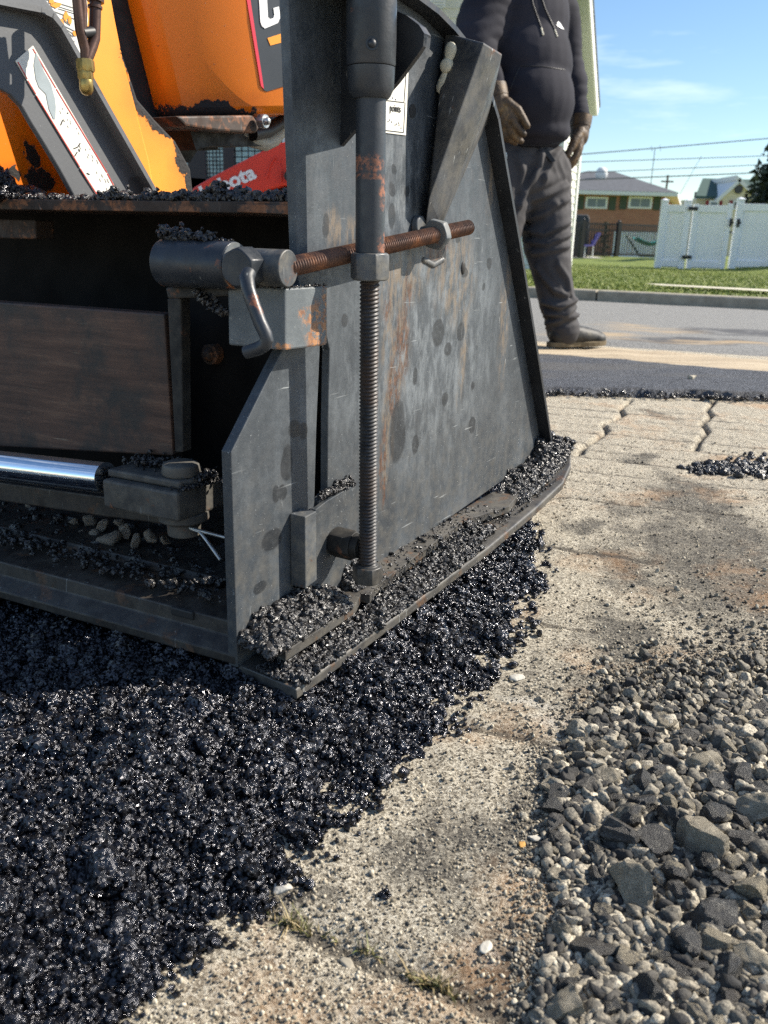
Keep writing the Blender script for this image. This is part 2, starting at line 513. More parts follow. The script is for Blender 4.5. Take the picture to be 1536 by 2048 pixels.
# plainer black paint for brackets and fittings: dust, chips, rust at places
def steel(name, base=(0.035, 0.04, 0.046), hi=(0.09, 0.097, 0.105), rustf=0.3, rough=0.5, chips=0.6, rustcol=(0.2, 0.085, 0.04), dust_sheen=0.0):
    q = Mat(name, rough=rough)
    col = q.ramp(q.noise(16, 6, 0.65), [(0.32, base), (0.7, hi)])
    if dust_sheen:
        col = q.mix(q.math('MULTIPLY', q.rng(q.noise(45, 6, 0.7), 0.4, 0.65), dust_sheen), col, (0.2, 0.18, 0.14))
    r = q.math('MULTIPLY', q.rng(q.noise(26, 6, 0.7), 0.62 - 0.18 * rustf, 0.7 - 0.18 * rustf), 0.85)
    if rustf: col = q.mix(r, col, q.ramp(q.noise(140, 4), [(0.3, tuple(c * 0.35 for c in rustcol)), (0.7, rustcol)]))
    sc = q.math('MULTIPLY', q.rng(q.noise(210, 2, 0.5, q.map((1, 1, 0.12), (0.3, 0.5, 0))), 0.68, 0.73), q.rng(q.noise(14, 3), 0.42, 0.6))
    col = q.mix(q.math('MULTIPLY', sc, chips), col, (0.3, 0.31, 0.3))
    q.set('Base Color', col)
    q.set('Roughness', q.rng(q.noise(50, 4), 0.3, 0.7, rough - 0.1, rough + 0.16))
    q.bump(q.noise(380, 4, 0.6), 0.16, 0.001); q.bump(q.noise(40, 4), 0.15, 0.003)
    M[name] = q.m
    return q
steel('black_steel', (0.007, 0.008, 0.01), (0.022, 0.025, 0.03), rustf=0.0)
steel('arm_steel', (0.012, 0.013, 0.015), (0.075, 0.08, 0.086), rustf=0.1, chips=0.95, dust_sheen=0.3)
steel('worn_steel', (0.03, 0.034, 0.038), (0.12, 0.13, 0.138), rustf=0.2, chips=0.8, dust_sheen=0.5)
steel('block_steel', (0.075, 0.088, 0.097), (0.15, 0.165, 0.172), rustf=0.35, chips=0.8, rustcol=(0.42, 0.17, 0.07), dust_sheen=0.35)
steel('sleeve_steel', (0.016, 0.02, 0.025), (0.036, 0.041, 0.05), rustf=0.16, rough=0.42, rustcol=(0.35, 0.12, 0.05))
steel('tarry_steel', (0.004, 0.004, 0.004), (0.016, 0.015, 0.014), rustf=0.1, rough=0.68, chips=0.2, dust_sheen=0.12)
steel('clevis_steel', (0.03, 0.029, 0.027), (0.1, 0.096, 0.088), rustf=0.12, rough=0.6, chips=0.3, dust_sheen=0.3)
steel('shoe_steel', (0.03, 0.028, 0.026), (0.085, 0.08, 0.073), rustf=0.4, rough=0.45, chips=0.6, rustcol=(0.16, 0.09, 0.05), dust_sheen=0.3)
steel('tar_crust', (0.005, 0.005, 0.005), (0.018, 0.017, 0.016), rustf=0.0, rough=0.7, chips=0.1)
steel('rusty_plate', (0.02, 0.014, 0.011), (0.06, 0.038, 0.027), rustf=0.7, rough=0.7, rustcol=(0.3, 0.12, 0.05), chips=0.5)

q = Mat('rusty_thread', rough=0.65)
q.set('Base Color', q.ramp(q.noise(38, 6, 0.7), [(0.28, (0.028, 0.017, 0.014)), (0.5, (0.13, 0.06, 0.035)), (0.72, (0.36, 0.15, 0.06))]))
q.bump(q.noise(500, 3), 0.3, 0.001); M['rusty_thread'] = q.m
q = Mat('greased_thread', rough=0.5, metal=0.0)
zc = q.sep()[2]
q.set('Base Color', q.mix(q.rng(q.noise(24, 4), 0.45, 0.65), q.ramp(q.noise(60, 5), [(0.3, (0.014, 0.014, 0.015)), (0.7, (0.06, 0.058, 0.057))]), (0.055, 0.038, 0.028)))
q.bump(q.noise(400, 3), 0.15, 0.001); M['greased_thread'] = q.m
q = Mat('chrome', (0.82, 0.84, 0.87), 0.07, 1.0)
q.set('Roughness', q.rng(q.noise(60, 5, 0.7, q.map((1, 1, 1))), 0.4, 0.75, 0.05, 0.22)); M['chrome'] = q.m
q = Mat('board_steel', rough=0.62)
st = q.noise(30, 6, 0.7, q.map((0.25, 0.25, 3.2)))
col = q.ramp(st, [(0.3, (0.034, 0.016, 0.011)), (0.55, (0.1, 0.052, 0.034)), (0.75, (0.18, 0.105, 0.066))])
col = q.mix(q.math('MULTIPLY', q.rng(q.noise(60, 5, 0.75, q.map((0.3, 0.3, 2.4))), 0.6, 0.68), q.rng(q.noise(7, 3), 0.48, 0.66)), col, (0.3, 0.25, 0.18))
col = q.mix(q.rng(q.noise(9, 6, 0.7), 0.42, 0.62), col, (0.026, 0.023, 0.021))
q.set('Base Color', col); q.bump(st, 0.25, 0.002); q.bump(q.noise(300, 3), 0.2, 0.001); M['board_steel'] = q.m
steel('pan_steel', (0.012, 0.01, 0.009), (0.05, 0.042, 0.036), rustf=0.3, rough=0.5, chips=0.5, rustcol=(0.13, 0.07, 0.04), dust_sheen=0.15)

def orange(name, c, grime_items=None, gs=0.4, speck=0.66):
    q = Mat(name, c, 0.38, spec=0.5)
    col = q.ramp(q.noise(7, 5), [(0.3, tuple(x * 0.88 for x in c)), (0.7, c)])
    g = q.rng(q.noise(110, 5, 0.7), speck, speck + 0.05)
    g = q.math('MULTIPLY', g, q.rng(q.noise(9, 3), 0.4, 0.7))
    if grime_items:
        w = q.warp(0.05, 26)
        gm = q.math('ADD', q.blobs(w, grime_items, gs), q.math('MULTIPLY', q.math('SUBTRACT', q.noise(160, 6, 0.75), 0.5), 1.4))
        g = q.math('MAXIMUM', g, q.rng(gm, 0.5, 0.6))
        tint = q.blobs(w, [(cc, tuple(1.5 * k for k in rr)) for cc, rr in grime_items], 0.6)
        col = q.mix(q.math('MULTIPLY', tint, 0.45), col, tuple(x * y for x, y in zip(c, (0.45, 0.32, 0.25))))
        q.set('Roughness', q.rng(g, 0, 1, 0.36, 0.8))
        q.bump(q.math('MULTIPLY', g, q.noise(150, 5)), 0.6, 0.004)
    q.set('Base Color', q.mix(g, col, (0.014, 0.013, 0.013)))
    M[name] = q.m
    return q
ORANGE = (0.9, 0.215, 0.004)

q = Mat('grey_paint', rough=0.5)
col = q.ramp(q.noise(8, 5), [(0.3, (0.085, 0.09, 0.097)), (0.7, (0.12, 0.126, 0.132))])
col = q.mix(q.math('MULTIPLY', q.rng(q.voro(17, q.warp(0.05, 20)), 0.27, 0.22), q.rng(q.noise(6, 2), 0.5, 0.6)), col, (0.045, 0.047, 0.05))
col = q.mix(q.math('MULTIPLY', q.rng(q.noise(300, 3), 0.66, 0.7), 0.5), col, (0.3, 0.3, 0.3))
q.set('Base Color', col); q.bump(q.noise(260, 4), 0.12, 0.001); M['grey_paint'] = q.m
simple('black_decal', (0.03, 0.033, 0.038), 0.35, var=0.3, vs=12)
simple('white_decal', (0.78, 0.76, 0.68), 0.5, var=0.08, vs=14)
simple('print_grey', (0.2, 0.2, 0.19), 0.6)
simple('print_black', (0.02, 0.02, 0.02), 0.6)
simple('print_red', (0.55, 0.04, 0.03), 0.5)
simple('faded_grey', (0.5, 0.49, 0.44), 0.6)
simple('peel_blue', (0.28, 0.33, 0.35), 0.5, var=0.15, vs=40)
simple('magenta_red', (0.62, 0.02, 0.05), 0.4)
simple('brown_pipe', (0.1, 0.055, 0.04), 0.4, metal=0.6, var=0.5, vs=30, bump=0.2, bs=200, bd=0.001)
simple('brass', (0.38, 0.27, 0.09), 0.35, metal=0.8, var=0.4, vs=40, bump=0.2, bs=300, bd=0.001)
simple('cast_cream', (0.62, 0.58, 0.44), 0.5, var=0.06, vs=20, bump=0.15, bs=150, bd=0.0006)
simple('pale_hose', (0.4, 0.37, 0.3), 0.5, var=0.2)
simple('zinc', (0.45, 0.45, 0.44), 0.35, metal=0.8, var=0.3, vs=60)
simple('void_black', (0.009, 0.0082, 0.0078), 0.9, spec=0.2, var=0.6, vs=14)  # near-black colour stands in for the deep shade inside the screed
simple('hose_black', (0.015, 0.015, 0.016), 0.5)
simple('wire_grey', (0.35, 0.34, 0.32), 0.4, metal=0.5)
simple('loader_red', (0.72, 0.045, 0.02), 0.4, var=0.06, vs=3)
simple('loader_black', (0.02, 0.021, 0.022), 0.5)
simple('white_paint', (0.82, 0.82, 0.8), 0.5)
q = Mat('cab_glass', (0.03, 0.05, 0.05), 0.06); M['cab_glass'] = q.m
simple('backdrop_green', (0.33, 0.45, 0.41), 0.5, var=0.5, vs=18)

# fresh hot asphalt: bitumen-coated stone, wet black and glinting
def glitter(q, scale, amt):
    """every small facet of the stone turns its own way, so single facets catch the sun"""
    c = q.vmath('SUBTRACT', q.voro(scale, None, 'F1', 'Color'), (0.5, 0.5, 0.5))
    nn = q.vmath('NORMALIZE', q.vmath('ADD', q.geo('Normal'), q.vmath('MULTIPLY', c, (amt, amt, amt))))
    q.l.new(nn, q.b.inputs['Normal'])
q = Mat('fresh_asphalt', rough=0.3, spec=0.85)
q.set('Specular Tint', (0.93, 0.93, 1.0, 1))
q.set('Base Color', q.ramp(q.noise(140, 4), [(0.35, (0.003, 0.003, 0.004)), (0.72, (0.01, 0.01, 0.0125))]))
q.set('Roughness', q.rng(q.noise(230, 4, 0.7), 0.3, 0.7, 0.13, 0.33))
q.set('Specular IOR Level', q.rng(q.noise(26, 5, 0.65), 0.35, 0.62, 0.6, 1.0))
glitter(q, 470, 1.9)
q.bump(q.noise(900, 4, 0.7), 0.5, 0.0012); M['fresh_asphalt'] = q.m
# the same mix cooled and dusty on the shoe and ledges
q = Mat('dry_asphalt', rough=0.5, spec=0.8)
q.set('Base Color', q.ramp(q.noise(170, 5, 0.7), [(0.35, (0.008, 0.0075, 0.0075)), (0.58, (0.032, 0.03, 0.03)), (0.74, (0.12, 0.115, 0.11))]))
q.set('Roughness', q.rng(q.noise(200, 4), 0.3, 0.7, 0.2, 0.45))
glitter(q, 480, 1.7); q.bump(q.noise(600, 4, 0.7), 0.5, 0.002); M['dry_asphalt'] = q.m

# stones of the gravel: pale or tarred, dusted; every stone its own mix
q = Mat('stone_mix', rough=0.75)
r = q.objrand()
off = q.vmath('ADD', q.co(), q.vmath('MULTIPLY', q.math('MULTIPLY', r, 60.0), (1, 1, 1)))
tarry = q.rng(q.math('ADD', q.noise(1.1, 5, 0.7, off), q.math('MULTIPLY', q.math('SUBTRACT', r, 0.55), 0.35)), 0.42, 0.56)
pale = q.ramp(q.noise(15, 6, 0.85, off), [(0.34, (0.045, 0.04, 0.033)), (0.5, (0.28, 0.242, 0.172)), (0.63, (0.63, 0.545, 0.39))])
dark = q.ramp(q.noise(17, 6, 0.85, off), [(0.38, (0.01, 0.01, 0.011)), (0.56, (0.05, 0.049, 0.047)), (0.66, (0.42, 0.385, 0.31))])
q.set('Base Color', q.mix(tarry, pale, dark))
q.set('Roughness', q.rng(tarry, 0, 1, 0.85, 0.42))
q.bump(q.noise(7, 6, 0.8, off), 0.9, 0.005); q.bump(q.noise(26, 3, 0.7, off), 0.6, 0.0015); M['stone_mix'] = q.m
def stones(name, ramp_, rough=0.8):
    q = Mat(name, rough=rough)
    r = q.objrand()
    off = q.vmath('ADD', q.co(), q.vmath('MULTIPLY', q.math('MULTIPLY', r, 60.0), (1, 1, 1)))
    c = q.ramp(q.math('ADD', q.math('MULTIPLY', q.noise(2.2, 4, 0.6, off), 0.3), q.math('MULTIPLY', q.noise(20, 5, 0.9, off), 0.7)), ramp_)
    q.set('Base Color', q.mix(q.math('MULTIPLY', r, 0.35), c, (0.12, 0.1, 0.08)))
    q.bump(q.noise(8, 6, 0.8, off), 0.9, 0.005); q.bump(q.noise(30, 3, 0.7, off), 0.6, 0.0015); M[name] = q.m
stones('pale_stone', [(0.33, (0.05, 0.045, 0.035)), (0.47, (0.34, 0.295, 0.21)), (0.6, (0.66, 0.585, 0.44))])
stones('rubble', [(0.33, (0.14, 0.11, 0.08)), (0.5, (0.4, 0.33, 0.26)), (0.66, (0.6, 0.52, 0.43))])
stones('tarred_stone', [(0.38, (0.009, 0.009, 0.01)), (0.53, (0.05, 0.049, 0.047)), (0.62, (0.46, 0.425, 0.345))], 0.45)
q = Mat('gravel_mix', rough=0.8)
isl = q.geo('Random Per Island')
g0 = q.ramp(isl, [(0.0, (0.02, 0.019, 0.018)), (0.22, (0.085, 0.078, 0.066)), (0.46, (0.24, 0.215, 0.165)), (0.74, (0.42, 0.37, 0.28)), (1.0, (0.66, 0.59, 0.45))])
q.set('Base Color', q.mix(q.rng(q.noise(420, 4, 0.75), 0.42, 0.6), g0, q.mix(0.62, g0, (0.02, 0.02, 0.02))))
q.bump(q.noise(500, 4, 0.7), 0.6, 0.002); M['gravel_mix'] = q.m
q = Mat('sandy_grit', rough=0.9)
q.set('Base Color', q.ramp(q.geo('Random Per Island'), [(0.0, (0.05, 0.045, 0.038)), (0.35, (0.17, 0.145, 0.105)), (0.7, (0.4, 0.345, 0.25)), (1.0, (0.62, 0.55, 0.42))])); M['sandy_grit'] = q.m

# milled old concrete ground: sandy aggregate, tar dust to the right, rust-orange tints
q = Mat('milled_concrete', rough=0.88)
fine = q.noise(820, 3, 0.8)
cell = q.voro(480, None, 'F1', 'Color')
cellv = q.math('ADD', q.math('MULTIPLY', fine, 0.65), q.math('MULTIPLY', q.sep(cell)[0], 0.35))
col = q.ramp(cellv, [(0.3, (0.08, 0.065, 0.045)), (0.41, (0.31, 0.268, 0.197)), (0.53, (0.51, 0.45, 0.34)), (0.67, (0.76, 0.69, 0.545))])
dirt = q.ramp(cellv, [(0.32, (0.025, 0.023, 0.02)), (0.5, (0.09, 0.08, 0.065)), (0.62, (0.2, 0.18, 0.14)), (0.78, (0.45, 0.4, 0.31))])
w = q.warp(0.22, 5)
big = q.noise(3.4, 6, 0.62)
def gspot(x, y, rx, ry):
    c = G(x, y); a = G(x + rx, y); b = G(x, y - ry)
    return ((c[0], c[1], 0), (abs(a[0] - c[0]), abs(b[1] - c[1]), 1.0))
stain = q.blobs(w, [gspot(1440, 1110, 190, 110), gspot(1380, 1000, 90, 50), gspot(1230, 1130, 70, 50), gspot(1250, 1300, 70, 90), gspot(870, 1690, 120, 80), gspot(1010, 1900, 110, 130), gspot(1400, 1700, 320, 420), gspot(560, 1830, 90, 45), gspot(1250, 1020, 60, 18), gspot(1150, 1050, 60, 14), gspot(1320, 830, 30, 14), gspot(1280, 915, 40, 9), gspot(1010, 1650, 80, 60)], 0.75)
dfa = q.math('MULTIPLY', q.math('SUBTRACT', big, 0.5), 1.2)
dfb = q.math('MULTIPLY', q.math('SUBTRACT', q.noise(19, 6, 0.7), 0.5), 1.5)
df = q.rng(q.math('ADD', q.math('MULTIPLY', stain, 0.75), q.math('ADD', dfa, dfb)), 0.12, 0.8)
col = q.mix(q.math('MULTIPLY', df, 0.9), col, dirt)
wht = q.math('MULTIPLY', q.blobs(q.warp(0.06, 18), [gspot(1120, 1445, 45, 14), gspot(1060, 1410, 40, 8), gspot(965, 1900, 22, 16), gspot(1180, 1500, 20, 10)], 0.8), q.rng(fine, 0.4, 0.58))
col = q.mix(q.math('MULTIPLY', wht, 0.7), col, (0.75, 0.72, 0.64))
oran = q.math('MULTIPLY', q.rng(q.noise(4.2, 5, 0.65, q.map((1, 1, 1), (0, 0, 0), (7, 3, 0))), 0.5, 0.68), 0.7)
col = q.mix(oran, col, q.mix(0.65, col, (0.5, 0.26, 0.1)))
at_ = q.n.new('ShaderNodeAttribute'); at_.attribute_name = 'dirt'
col = q.mix(q.math('MULTIPLY', q.rng(q.math('ADD', at_.outputs['Fac'], q.math('MULTIPLY', q.math('SUBTRACT', q.noise(55, 5, 0.7), 0.5), 1.3)), 0.45, 0.95), 0.8), col, q.mix(0.8, dirt, (0.05, 0.04, 0.03)))
col = q.mix(q.rng(q.noise(240, 4, 0.8), 0.6, 0.7), col, q.mix(0.6, col, (0.02, 0.018, 0.015)))
q.set('Base Color', col)
q.bump(fine, 1.0, 0.003); q.bump(q.noise(90, 5, 0.7), 0.55, 0.006); q.bump(q.voro(210), 0.5, 0.002)
M['milled_concrete'] = q.m

q = Mat('old_road', rough=0.85)
f1 = q.noise(160, 4, 0.8)
col = q.ramp(f1, [(0.3, (0.06, 0.06, 0.058)), (0.5, (0.185, 0.182, 0.172)), (0.66, (0.4, 0.39, 0.36))])
wr = q.warp(0.5, 2.2)
sand = q.math('MULTIPLY', q.blobs(wr, [gspot(1300, 664, 90, 5), gspot(1440, 692, 130, 4), gspot(1180, 676, 90, 8), gspot(1240, 655, 60, 3)], 0.5), q.rng(q.noise(5, 6, 0.7, q.map((0.3, 1.5, 1))), 0.38, 0.6))
tar = q.math('MULTIPLY', q.blobs(wr, [gspot(1390, 688, 130, 8), gspot(1490, 670, 110, 7)], 0.35), q.rng(q.noise(7, 5, 0.7), 0.3, 0.55))
col = q.mix(q.math('MULTIPLY', tar, 0.85), col, (0.05, 0.05, 0.056))
col = q.mix(q.math('MULTIPLY', sand, 0.7), col, (0.46, 0.33, 0.18))
q.set('Base Color', col); q.bump(f1, 0.5, 0.004); M['old_road'] = q.m
q = Mat('laid_strip', rough=0.8, spec=0.25)
f1 = q.noise(190, 4, 0.8)
col = q.ramp(f1, [(0.3, (0.01, 0.011, 0.013)), (0.48, (0.034, 0.037, 0.044)), (0.64, (0.22, 0.232, 0.26))])
col = q.mix(q.math('MULTIPLY', q.rng(q.noise(2.2, 5, 0.6, q.map((0.4, 2, 1))), 0.5, 0.66), 0.5), col, (0.14, 0.13, 0.115))
q.set('Base Color', col); q.bump(f1, 0.8, 0.006); M['laid_strip'] = q.m
q = Mat('brushed_sand', rough=0.9)
f1 = q.noise(120, 5, 0.75)
l1 = q.noise(4, 5, 0.65, q.map((0.25, 7, 1), (0, 0, -0.12)))
col = q.ramp(q.math('ADD', q.math('MULTIPLY', f1, 0.4), q.math('MULTIPLY', l1, 0.6)), [(0.35, (0.16, 0.12, 0.08)), (0.48, (0.42, 0.335, 0.225)), (0.62, (0.62, 0.52, 0.37))])
q.set('Base Color', col); q.bump(f1, 0.5, 0.004); q.bump(l1, 0.5, 0.012); M['brushed_sand'] = q.m
q = Mat('kerb_concrete', rough=0.85)
q.set('Base Color', q.ramp(q.noise(10, 6, 0.7), [(0.3, (0.23, 0.2, 0.15)), (0.7, (0.4, 0.36, 0.28))])); q.bump(q.noise(70, 4), 0.4, 0.004); M['kerb_concrete'] = q.m
simple('path_concrete', (0.6, 0.55, 0.43), 0.9, var=0.15, vs=6)
q = Mat('lawn', rough=0.9)
q.set('Base Color', q.ramp(q.noise(2.2, 6, 0.7), [(0.3, (0.1, 0.14, 0.016)), (0.55, (0.16, 0.205, 0.024)), (0.75, (0.27, 0.28, 0.045))]))
q.bump(q.noise(40, 5, 0.8), 0.8, 0.03); M['lawn'] = q.m
q = Mat('grass_blade', rough=0.6)
q.set('Base Color', q.ramp(q.geo('Random Per Island'), [(0, (0.1, 0.145, 0.016)), (0.5, (0.165, 0.215, 0.024)), (1, (0.3, 0.3, 0.055))])); M['grass_blade'] = q.m
q = Mat('tuft_blade', rough=0.6)
q.set('Base Color', q.ramp(q.geo('Random Per Island'), [(0, (0.09, 0.11, 0.025)), (0.3, (0.17, 0.16, 0.055)), (1, (0.36, 0.27, 0.14))])); M['tuft_blade'] = q.m

# the houses and fences
simple('white_vinyl', (0.84, 0.86, 0.9), 0.62, var=0.03, vs=2)
simple('fence_black', (0.012, 0.012, 0.013), 0.4)
q = Mat('brick', rough=0.85)
bt = q.n.new('ShaderNodeTexBrick')
bt.inputs['Scale'].default_value = 1.0; bt.inputs['Brick Width'].default_value = 0.22; bt.inputs['Row Height'].default_value = 0.075; bt.inputs['Mortar Size'].default_value = 0.008
bt.inputs['Color1'].default_value = (0.36, 0.15, 0.088, 1); bt.inputs['Color2'].default_value = (0.47, 0.22, 0.13, 1); bt.inputs['Mortar'].default_value = (0.33, 0.25, 0.2, 1)
q.l.new(q.map((1, 1, 1), (math.pi / 2, 0, 0)), bt.inputs['Vector'])
q.set('Base Color', q.mix(q.noise(1.3, 4), bt.outputs['Color'], (0.32, 0.13, 0.08))); M['brick'] = q.m
simple('dark_shingle', (0.09, 0.095, 0.105), 0.9, var=0.25, vs=5, bump=0.5, bs=12, bd=0.02)
simple('green_shingle', (0.045, 0.09, 0.075), 0.9, var=0.25, vs=5)
simple('trim_white', (0.75, 0.75, 0.72), 0.6)
simple('soffit', (0.45, 0.47, 0.42), 0.6)
simple('shutter_green', (0.045, 0.065, 0.035), 0.6)
simple('shutter_red', (0.22, 0.012, 0.012), 0.6)
simple('cream_siding', (0.68, 0.6, 0.42), 0.7)
q = Mat('pane', (0.12, 0.16, 0.19), 0.08); M['pane'] = q.m
simple('white_siding', (0.72, 0.71, 0.64), 0.6, var=0.04, vs=2)
simple('cover_grey', (0.06, 0.06, 0.062), 0.7, var=0.2)
simple('hammock_teal', (0.0, 0.3, 0.28), 0.8)
simple('chair_purple', (0.3, 0.22, 0.6), 0.6)
simple('pot_stuff', (0.55, 0.5, 0.42), 0.8, var=0.3, vs=6)
simple('post_green', (0.06, 0.12, 0.1), 0.5)
simple('dish', (0.75, 0.75, 0.73), 0.5)
simple('cable', (0.1, 0.11, 0.12), 0.5)
simple('pole_wood', (0.12, 0.095, 0.075), 0.9)
q = Mat('needles', rough=0.7)
q.set('Base Color', q.ramp(q.geo('Random Per Island'), [(0, (0.012, 0.022, 0.014)), (0.6, (0.03, 0.045, 0.026)), (1, (0.07, 0.085, 0.045))])); M['needles'] = q.m
simple('bark', (0.06, 0.045, 0.035), 0.9, var=0.3)

# the worker
q = Mat('hoodie', rough=0.85)
q.set('Base Color', q.ramp(q.noise(5, 5), [(0.3, (0.016, 0.016, 0.023)), (0.7, (0.029, 0.029, 0.039))]))
q.bump(q.noise(350, 3), 0.3, 0.002); q.set('Specular IOR Level', 0.2); M['hoodie'] = q.m
q = Mat('work_trousers', rough=0.8)
q.set('Base Color', q.ramp(q.noise(7, 6), [(0.3, (0.043, 0.041, 0.043)), (0.7, (0.07, 0.066, 0.067))]))
q.bump(q.noise(400, 3), 0.3, 0.002); q.set('Specular IOR Level', 0.25); M['work_trousers'] = q.m
q = Mat('glove_leather', rough=0.6)
q.set('Base Color', q.ramp(q.noise(26, 6, 0.7), [(0.3, (0.025, 0.014, 0.007)), (0.54, (0.095, 0.056, 0.024)), (0.74, (0.3, 0.19, 0.085))]))
q.bump(q.noise(120, 4), 0.5, 0.004); M['glove_leather'] = q.m
q = Mat('boot_leather', rough=0.6)
q.set('Base Color', q.ramp(q.noise(20, 6, 0.7), [(0.35, (0.008, 0.008, 0.008)), (0.58, (0.02, 0.019, 0.016)), (0.72, (0.1, 0.088, 0.055))]))
q.bump(q.noise(90, 4), 0.4, 0.004); M['boot_leather'] = q.m
simple('boot_sole', (0.16, 0.12, 0.065), 0.85, var=0.4, vs=20)
simple('skin', (0.5, 0.3, 0.21), 0.55, var=0.06)
simple('hair', (0.035, 0.022, 0.014), 0.6)
simple('eye_white', (0.8, 0.8, 0.78), 0.3)

# ---------------------------------------------------------------- the ground
def seg_dist(X, Y, pts):
    """distance to a polyline, and the parameter along it"""
    best = np.full(X.shape, 1e9)
    for (ax, ay), (bx, by) in zip(pts[:-1], pts[1:]):
        dx, dy = bx - ax, by - ay
        t = np.clip(((X - ax) * dx + (Y - ay) * dy) / (dx * dx + dy * dy + 1e-12), 0, 1)
        best = np.minimum(best, np.hypot(X - ax - t * dx, Y - ay - t * dy))
    return best
def inside(X, Y, poly):
    r = np.zeros(X.shape, bool)
    n = len(poly)
    for i in range(n):
        (ax, ay), (bx, by) = poly[i], poly[(i + 1) % n]
        c = (ay > Y) != (by > Y)
        r ^= c & (X < (bx - ax) * (Y - ay) / (by - ay + 1e-15) + ax)
    return r
def g2(lst): return [tuple(G(x, y)[:2]) for x, y in lst]

TOE = g2([(60, 2190), (200, 2048), (300, 1955), (345, 1905), (440, 1845), (520, 1795), (575, 1740), (590, 1690), (650, 1640), (700, 1610), (760, 1560), (800, 1500), (880, 1455), (905, 1420), (990, 1345), (1005, 1300), (1050, 1250), (1040, 1215), (1080, 1165), (1075, 1100), (1062, 1050)])
MAT_POLY = [(-3.0, 0.1)] + TOE + [(0.30, 1.75), (0.1, 2.0), (-3.0, 3.2)]
def toe_depth(X, Y):
    d = seg_dist(X, Y, TOE)
    s = np.where(inside(X, Y, MAT_POLY), d, -d)
    return s + 0.020 * fbm(X * 26, Y * 26, 31, 3) * 2 + 0.006 * fbm(X * 90, Y * 90, 35, 2) * 2
def mat_height(X, Y):
    d = toe_depth(X, Y)
    h = 0.037 * smooth01(d / 0.15) ** 0.8
    h = h + smooth01(d / 0.03) * (0.016 * fbm(X * 20, Y * 20, 41, 3) + 0.014 * fbm(X * 62, Y * 62, 45, 3))
    return np.where(d > -0.004, h, -0.02), d

def axis(a, b, step, lo, hi, grow=1.16):
    c = list(np.arange(a, b, step)); s = step; v = c[-1]
    while v < hi: s *= grow; v += s; c.append(v)
    s = step; v = c[0]
    while v > lo: s *= grow; v -= s; c.insert(0, v)
    return np.array(c)
def grid_mesh(name, xs, ys, hf):
    X, Y = np.meshgrid(xs, ys)
    Z = hf(X, Y)
    V = np.stack([X, Y, Z], -1).reshape(-1, 3)
    nx, ny = len(xs), len(ys)
    i = (np.arange(ny - 1)[:, None] * nx + np.arange(nx - 1)[None]).ravel()
    return raw_mesh(name, V, np.stack([i, i + 1, i + nx + 1, i + nx], 1), smooth=True)

GROOVES = [(g2([(1030, 985), (1129, 993), (1349, 1017), (1480, 1032)]), 0.005, 0.009), (g2([(1000, 1070), (1045, 1080), (1180, 1105), (1297, 1122)]), 0.006, 0.012), (g2([(980, 1220), (1031, 1230), (1100, 1248), (1188, 1262)]), 0.006, 0.01), (g2([(830, 1428), (878, 1437), (960, 1452), (1047, 1473), (1100, 1490)]), 0.006, 0.009),
           (g2([(430, 1775), (500, 1805), (620, 1858), (700, 1900), (820, 1945), (940, 1992), (1010, 2030)]), 0.008, 0.012)]
_d = np.array([0.953, -0.303]); _p = np.array([0.303, 0.953]); _o = G(1129, 993)[:2]
for k, w_ in enumerate([0.11, 0.2, 0.33, 0.42, 0.50, 0.60, 0.69, 0.80, 0.91, 1.0]):
    a = _o + _p * w_ - _d * 0.6; b = _o + _p * w_ + _d * 2.2
    GROOVES.append(([tuple(a + (b - a) * t + _p * (0.012 * math.sin(5 * t + k) + 0.003 * math.sin(17 * t + 2 * k))) for t in np.linspace(0, 1, 19)], 0.003, 0.006 + 0.002 * (k % 3)))
CRACKS = [g2([(1262, 800), (1240, 816), (1247, 828), (1230, 840), (1206, 848), (1214, 862), (1190, 880), (1168, 892), (1160, 908)]), g2([(1428, 802), (1414, 818), (1424, 830), (1404, 846), (1416, 862), (1400, 878), (1390, 900)])]
def ground_h(X, Y):
    near = smooth01((4.2 - np.hypot(X, Y)) / 2.5)
    z = near * (0.008 * fbm(X * 5, Y * 5, 3, 3) + 0.0055 * fbm(X * 28, Y * 28, 5, 3) + 0.0042 * fbm(X * 95, Y * 95, 8, 3))
    for ln, dp, w in GROOVES:
        d = seg_dist(X, Y, ln)
        z = z - dp * np.exp(-(d / w) ** 2) * (0.75 + 0.9 * fbm(X * 9, Y * 9, 77, 2))
    for ln in CRACKS:
        d = seg_dist(X, Y, ln)
        z = z - 0.014 * np.exp(-(np.maximum(d - 0.002, 0) / 0.0055) ** 2) - 0.006 * np.exp(-(d / 0.05) ** 2) * fbm(X * 30, Y * 30, 4, 2)
    far = smooth01((np.hypot(X, Y) - 5.0) / 6.0)
    return z - 0.06 * far - 0.55 * smooth01((Y - 20) / 40)
xs = axis(-0.36, 1.75, 0.0055, -260, 260); ys = axis(0.37, 2.72, 0.0055, -90, 420)
g = link('ground', grid_mesh('ground', xs, ys, ground_h), M['milled_concrete'])
_X, _Y = np.meshgrid(xs, ys); _dm = np.zeros(_X.shape)
for _l, _dp, _w in GROOVES: _dm = np.maximum(_dm, np.exp(-(seg_dist(_X, _Y, _l) / (_w * 0.9)) ** 2))
for _l in CRACKS: _dm = np.maximum(_dm, np.exp(-(seg_dist(_X, _Y, _l) / 0.008) ** 2))
_at = g.data.attributes.new('dirt', 'FLOAT', 'POINT'); _at.data.foreach_set('value', _dm.astype(np.float32).ravel())
tag(g, 'pale sandy milled concrete base with grooves and cracks', 'ground', kind='structure')

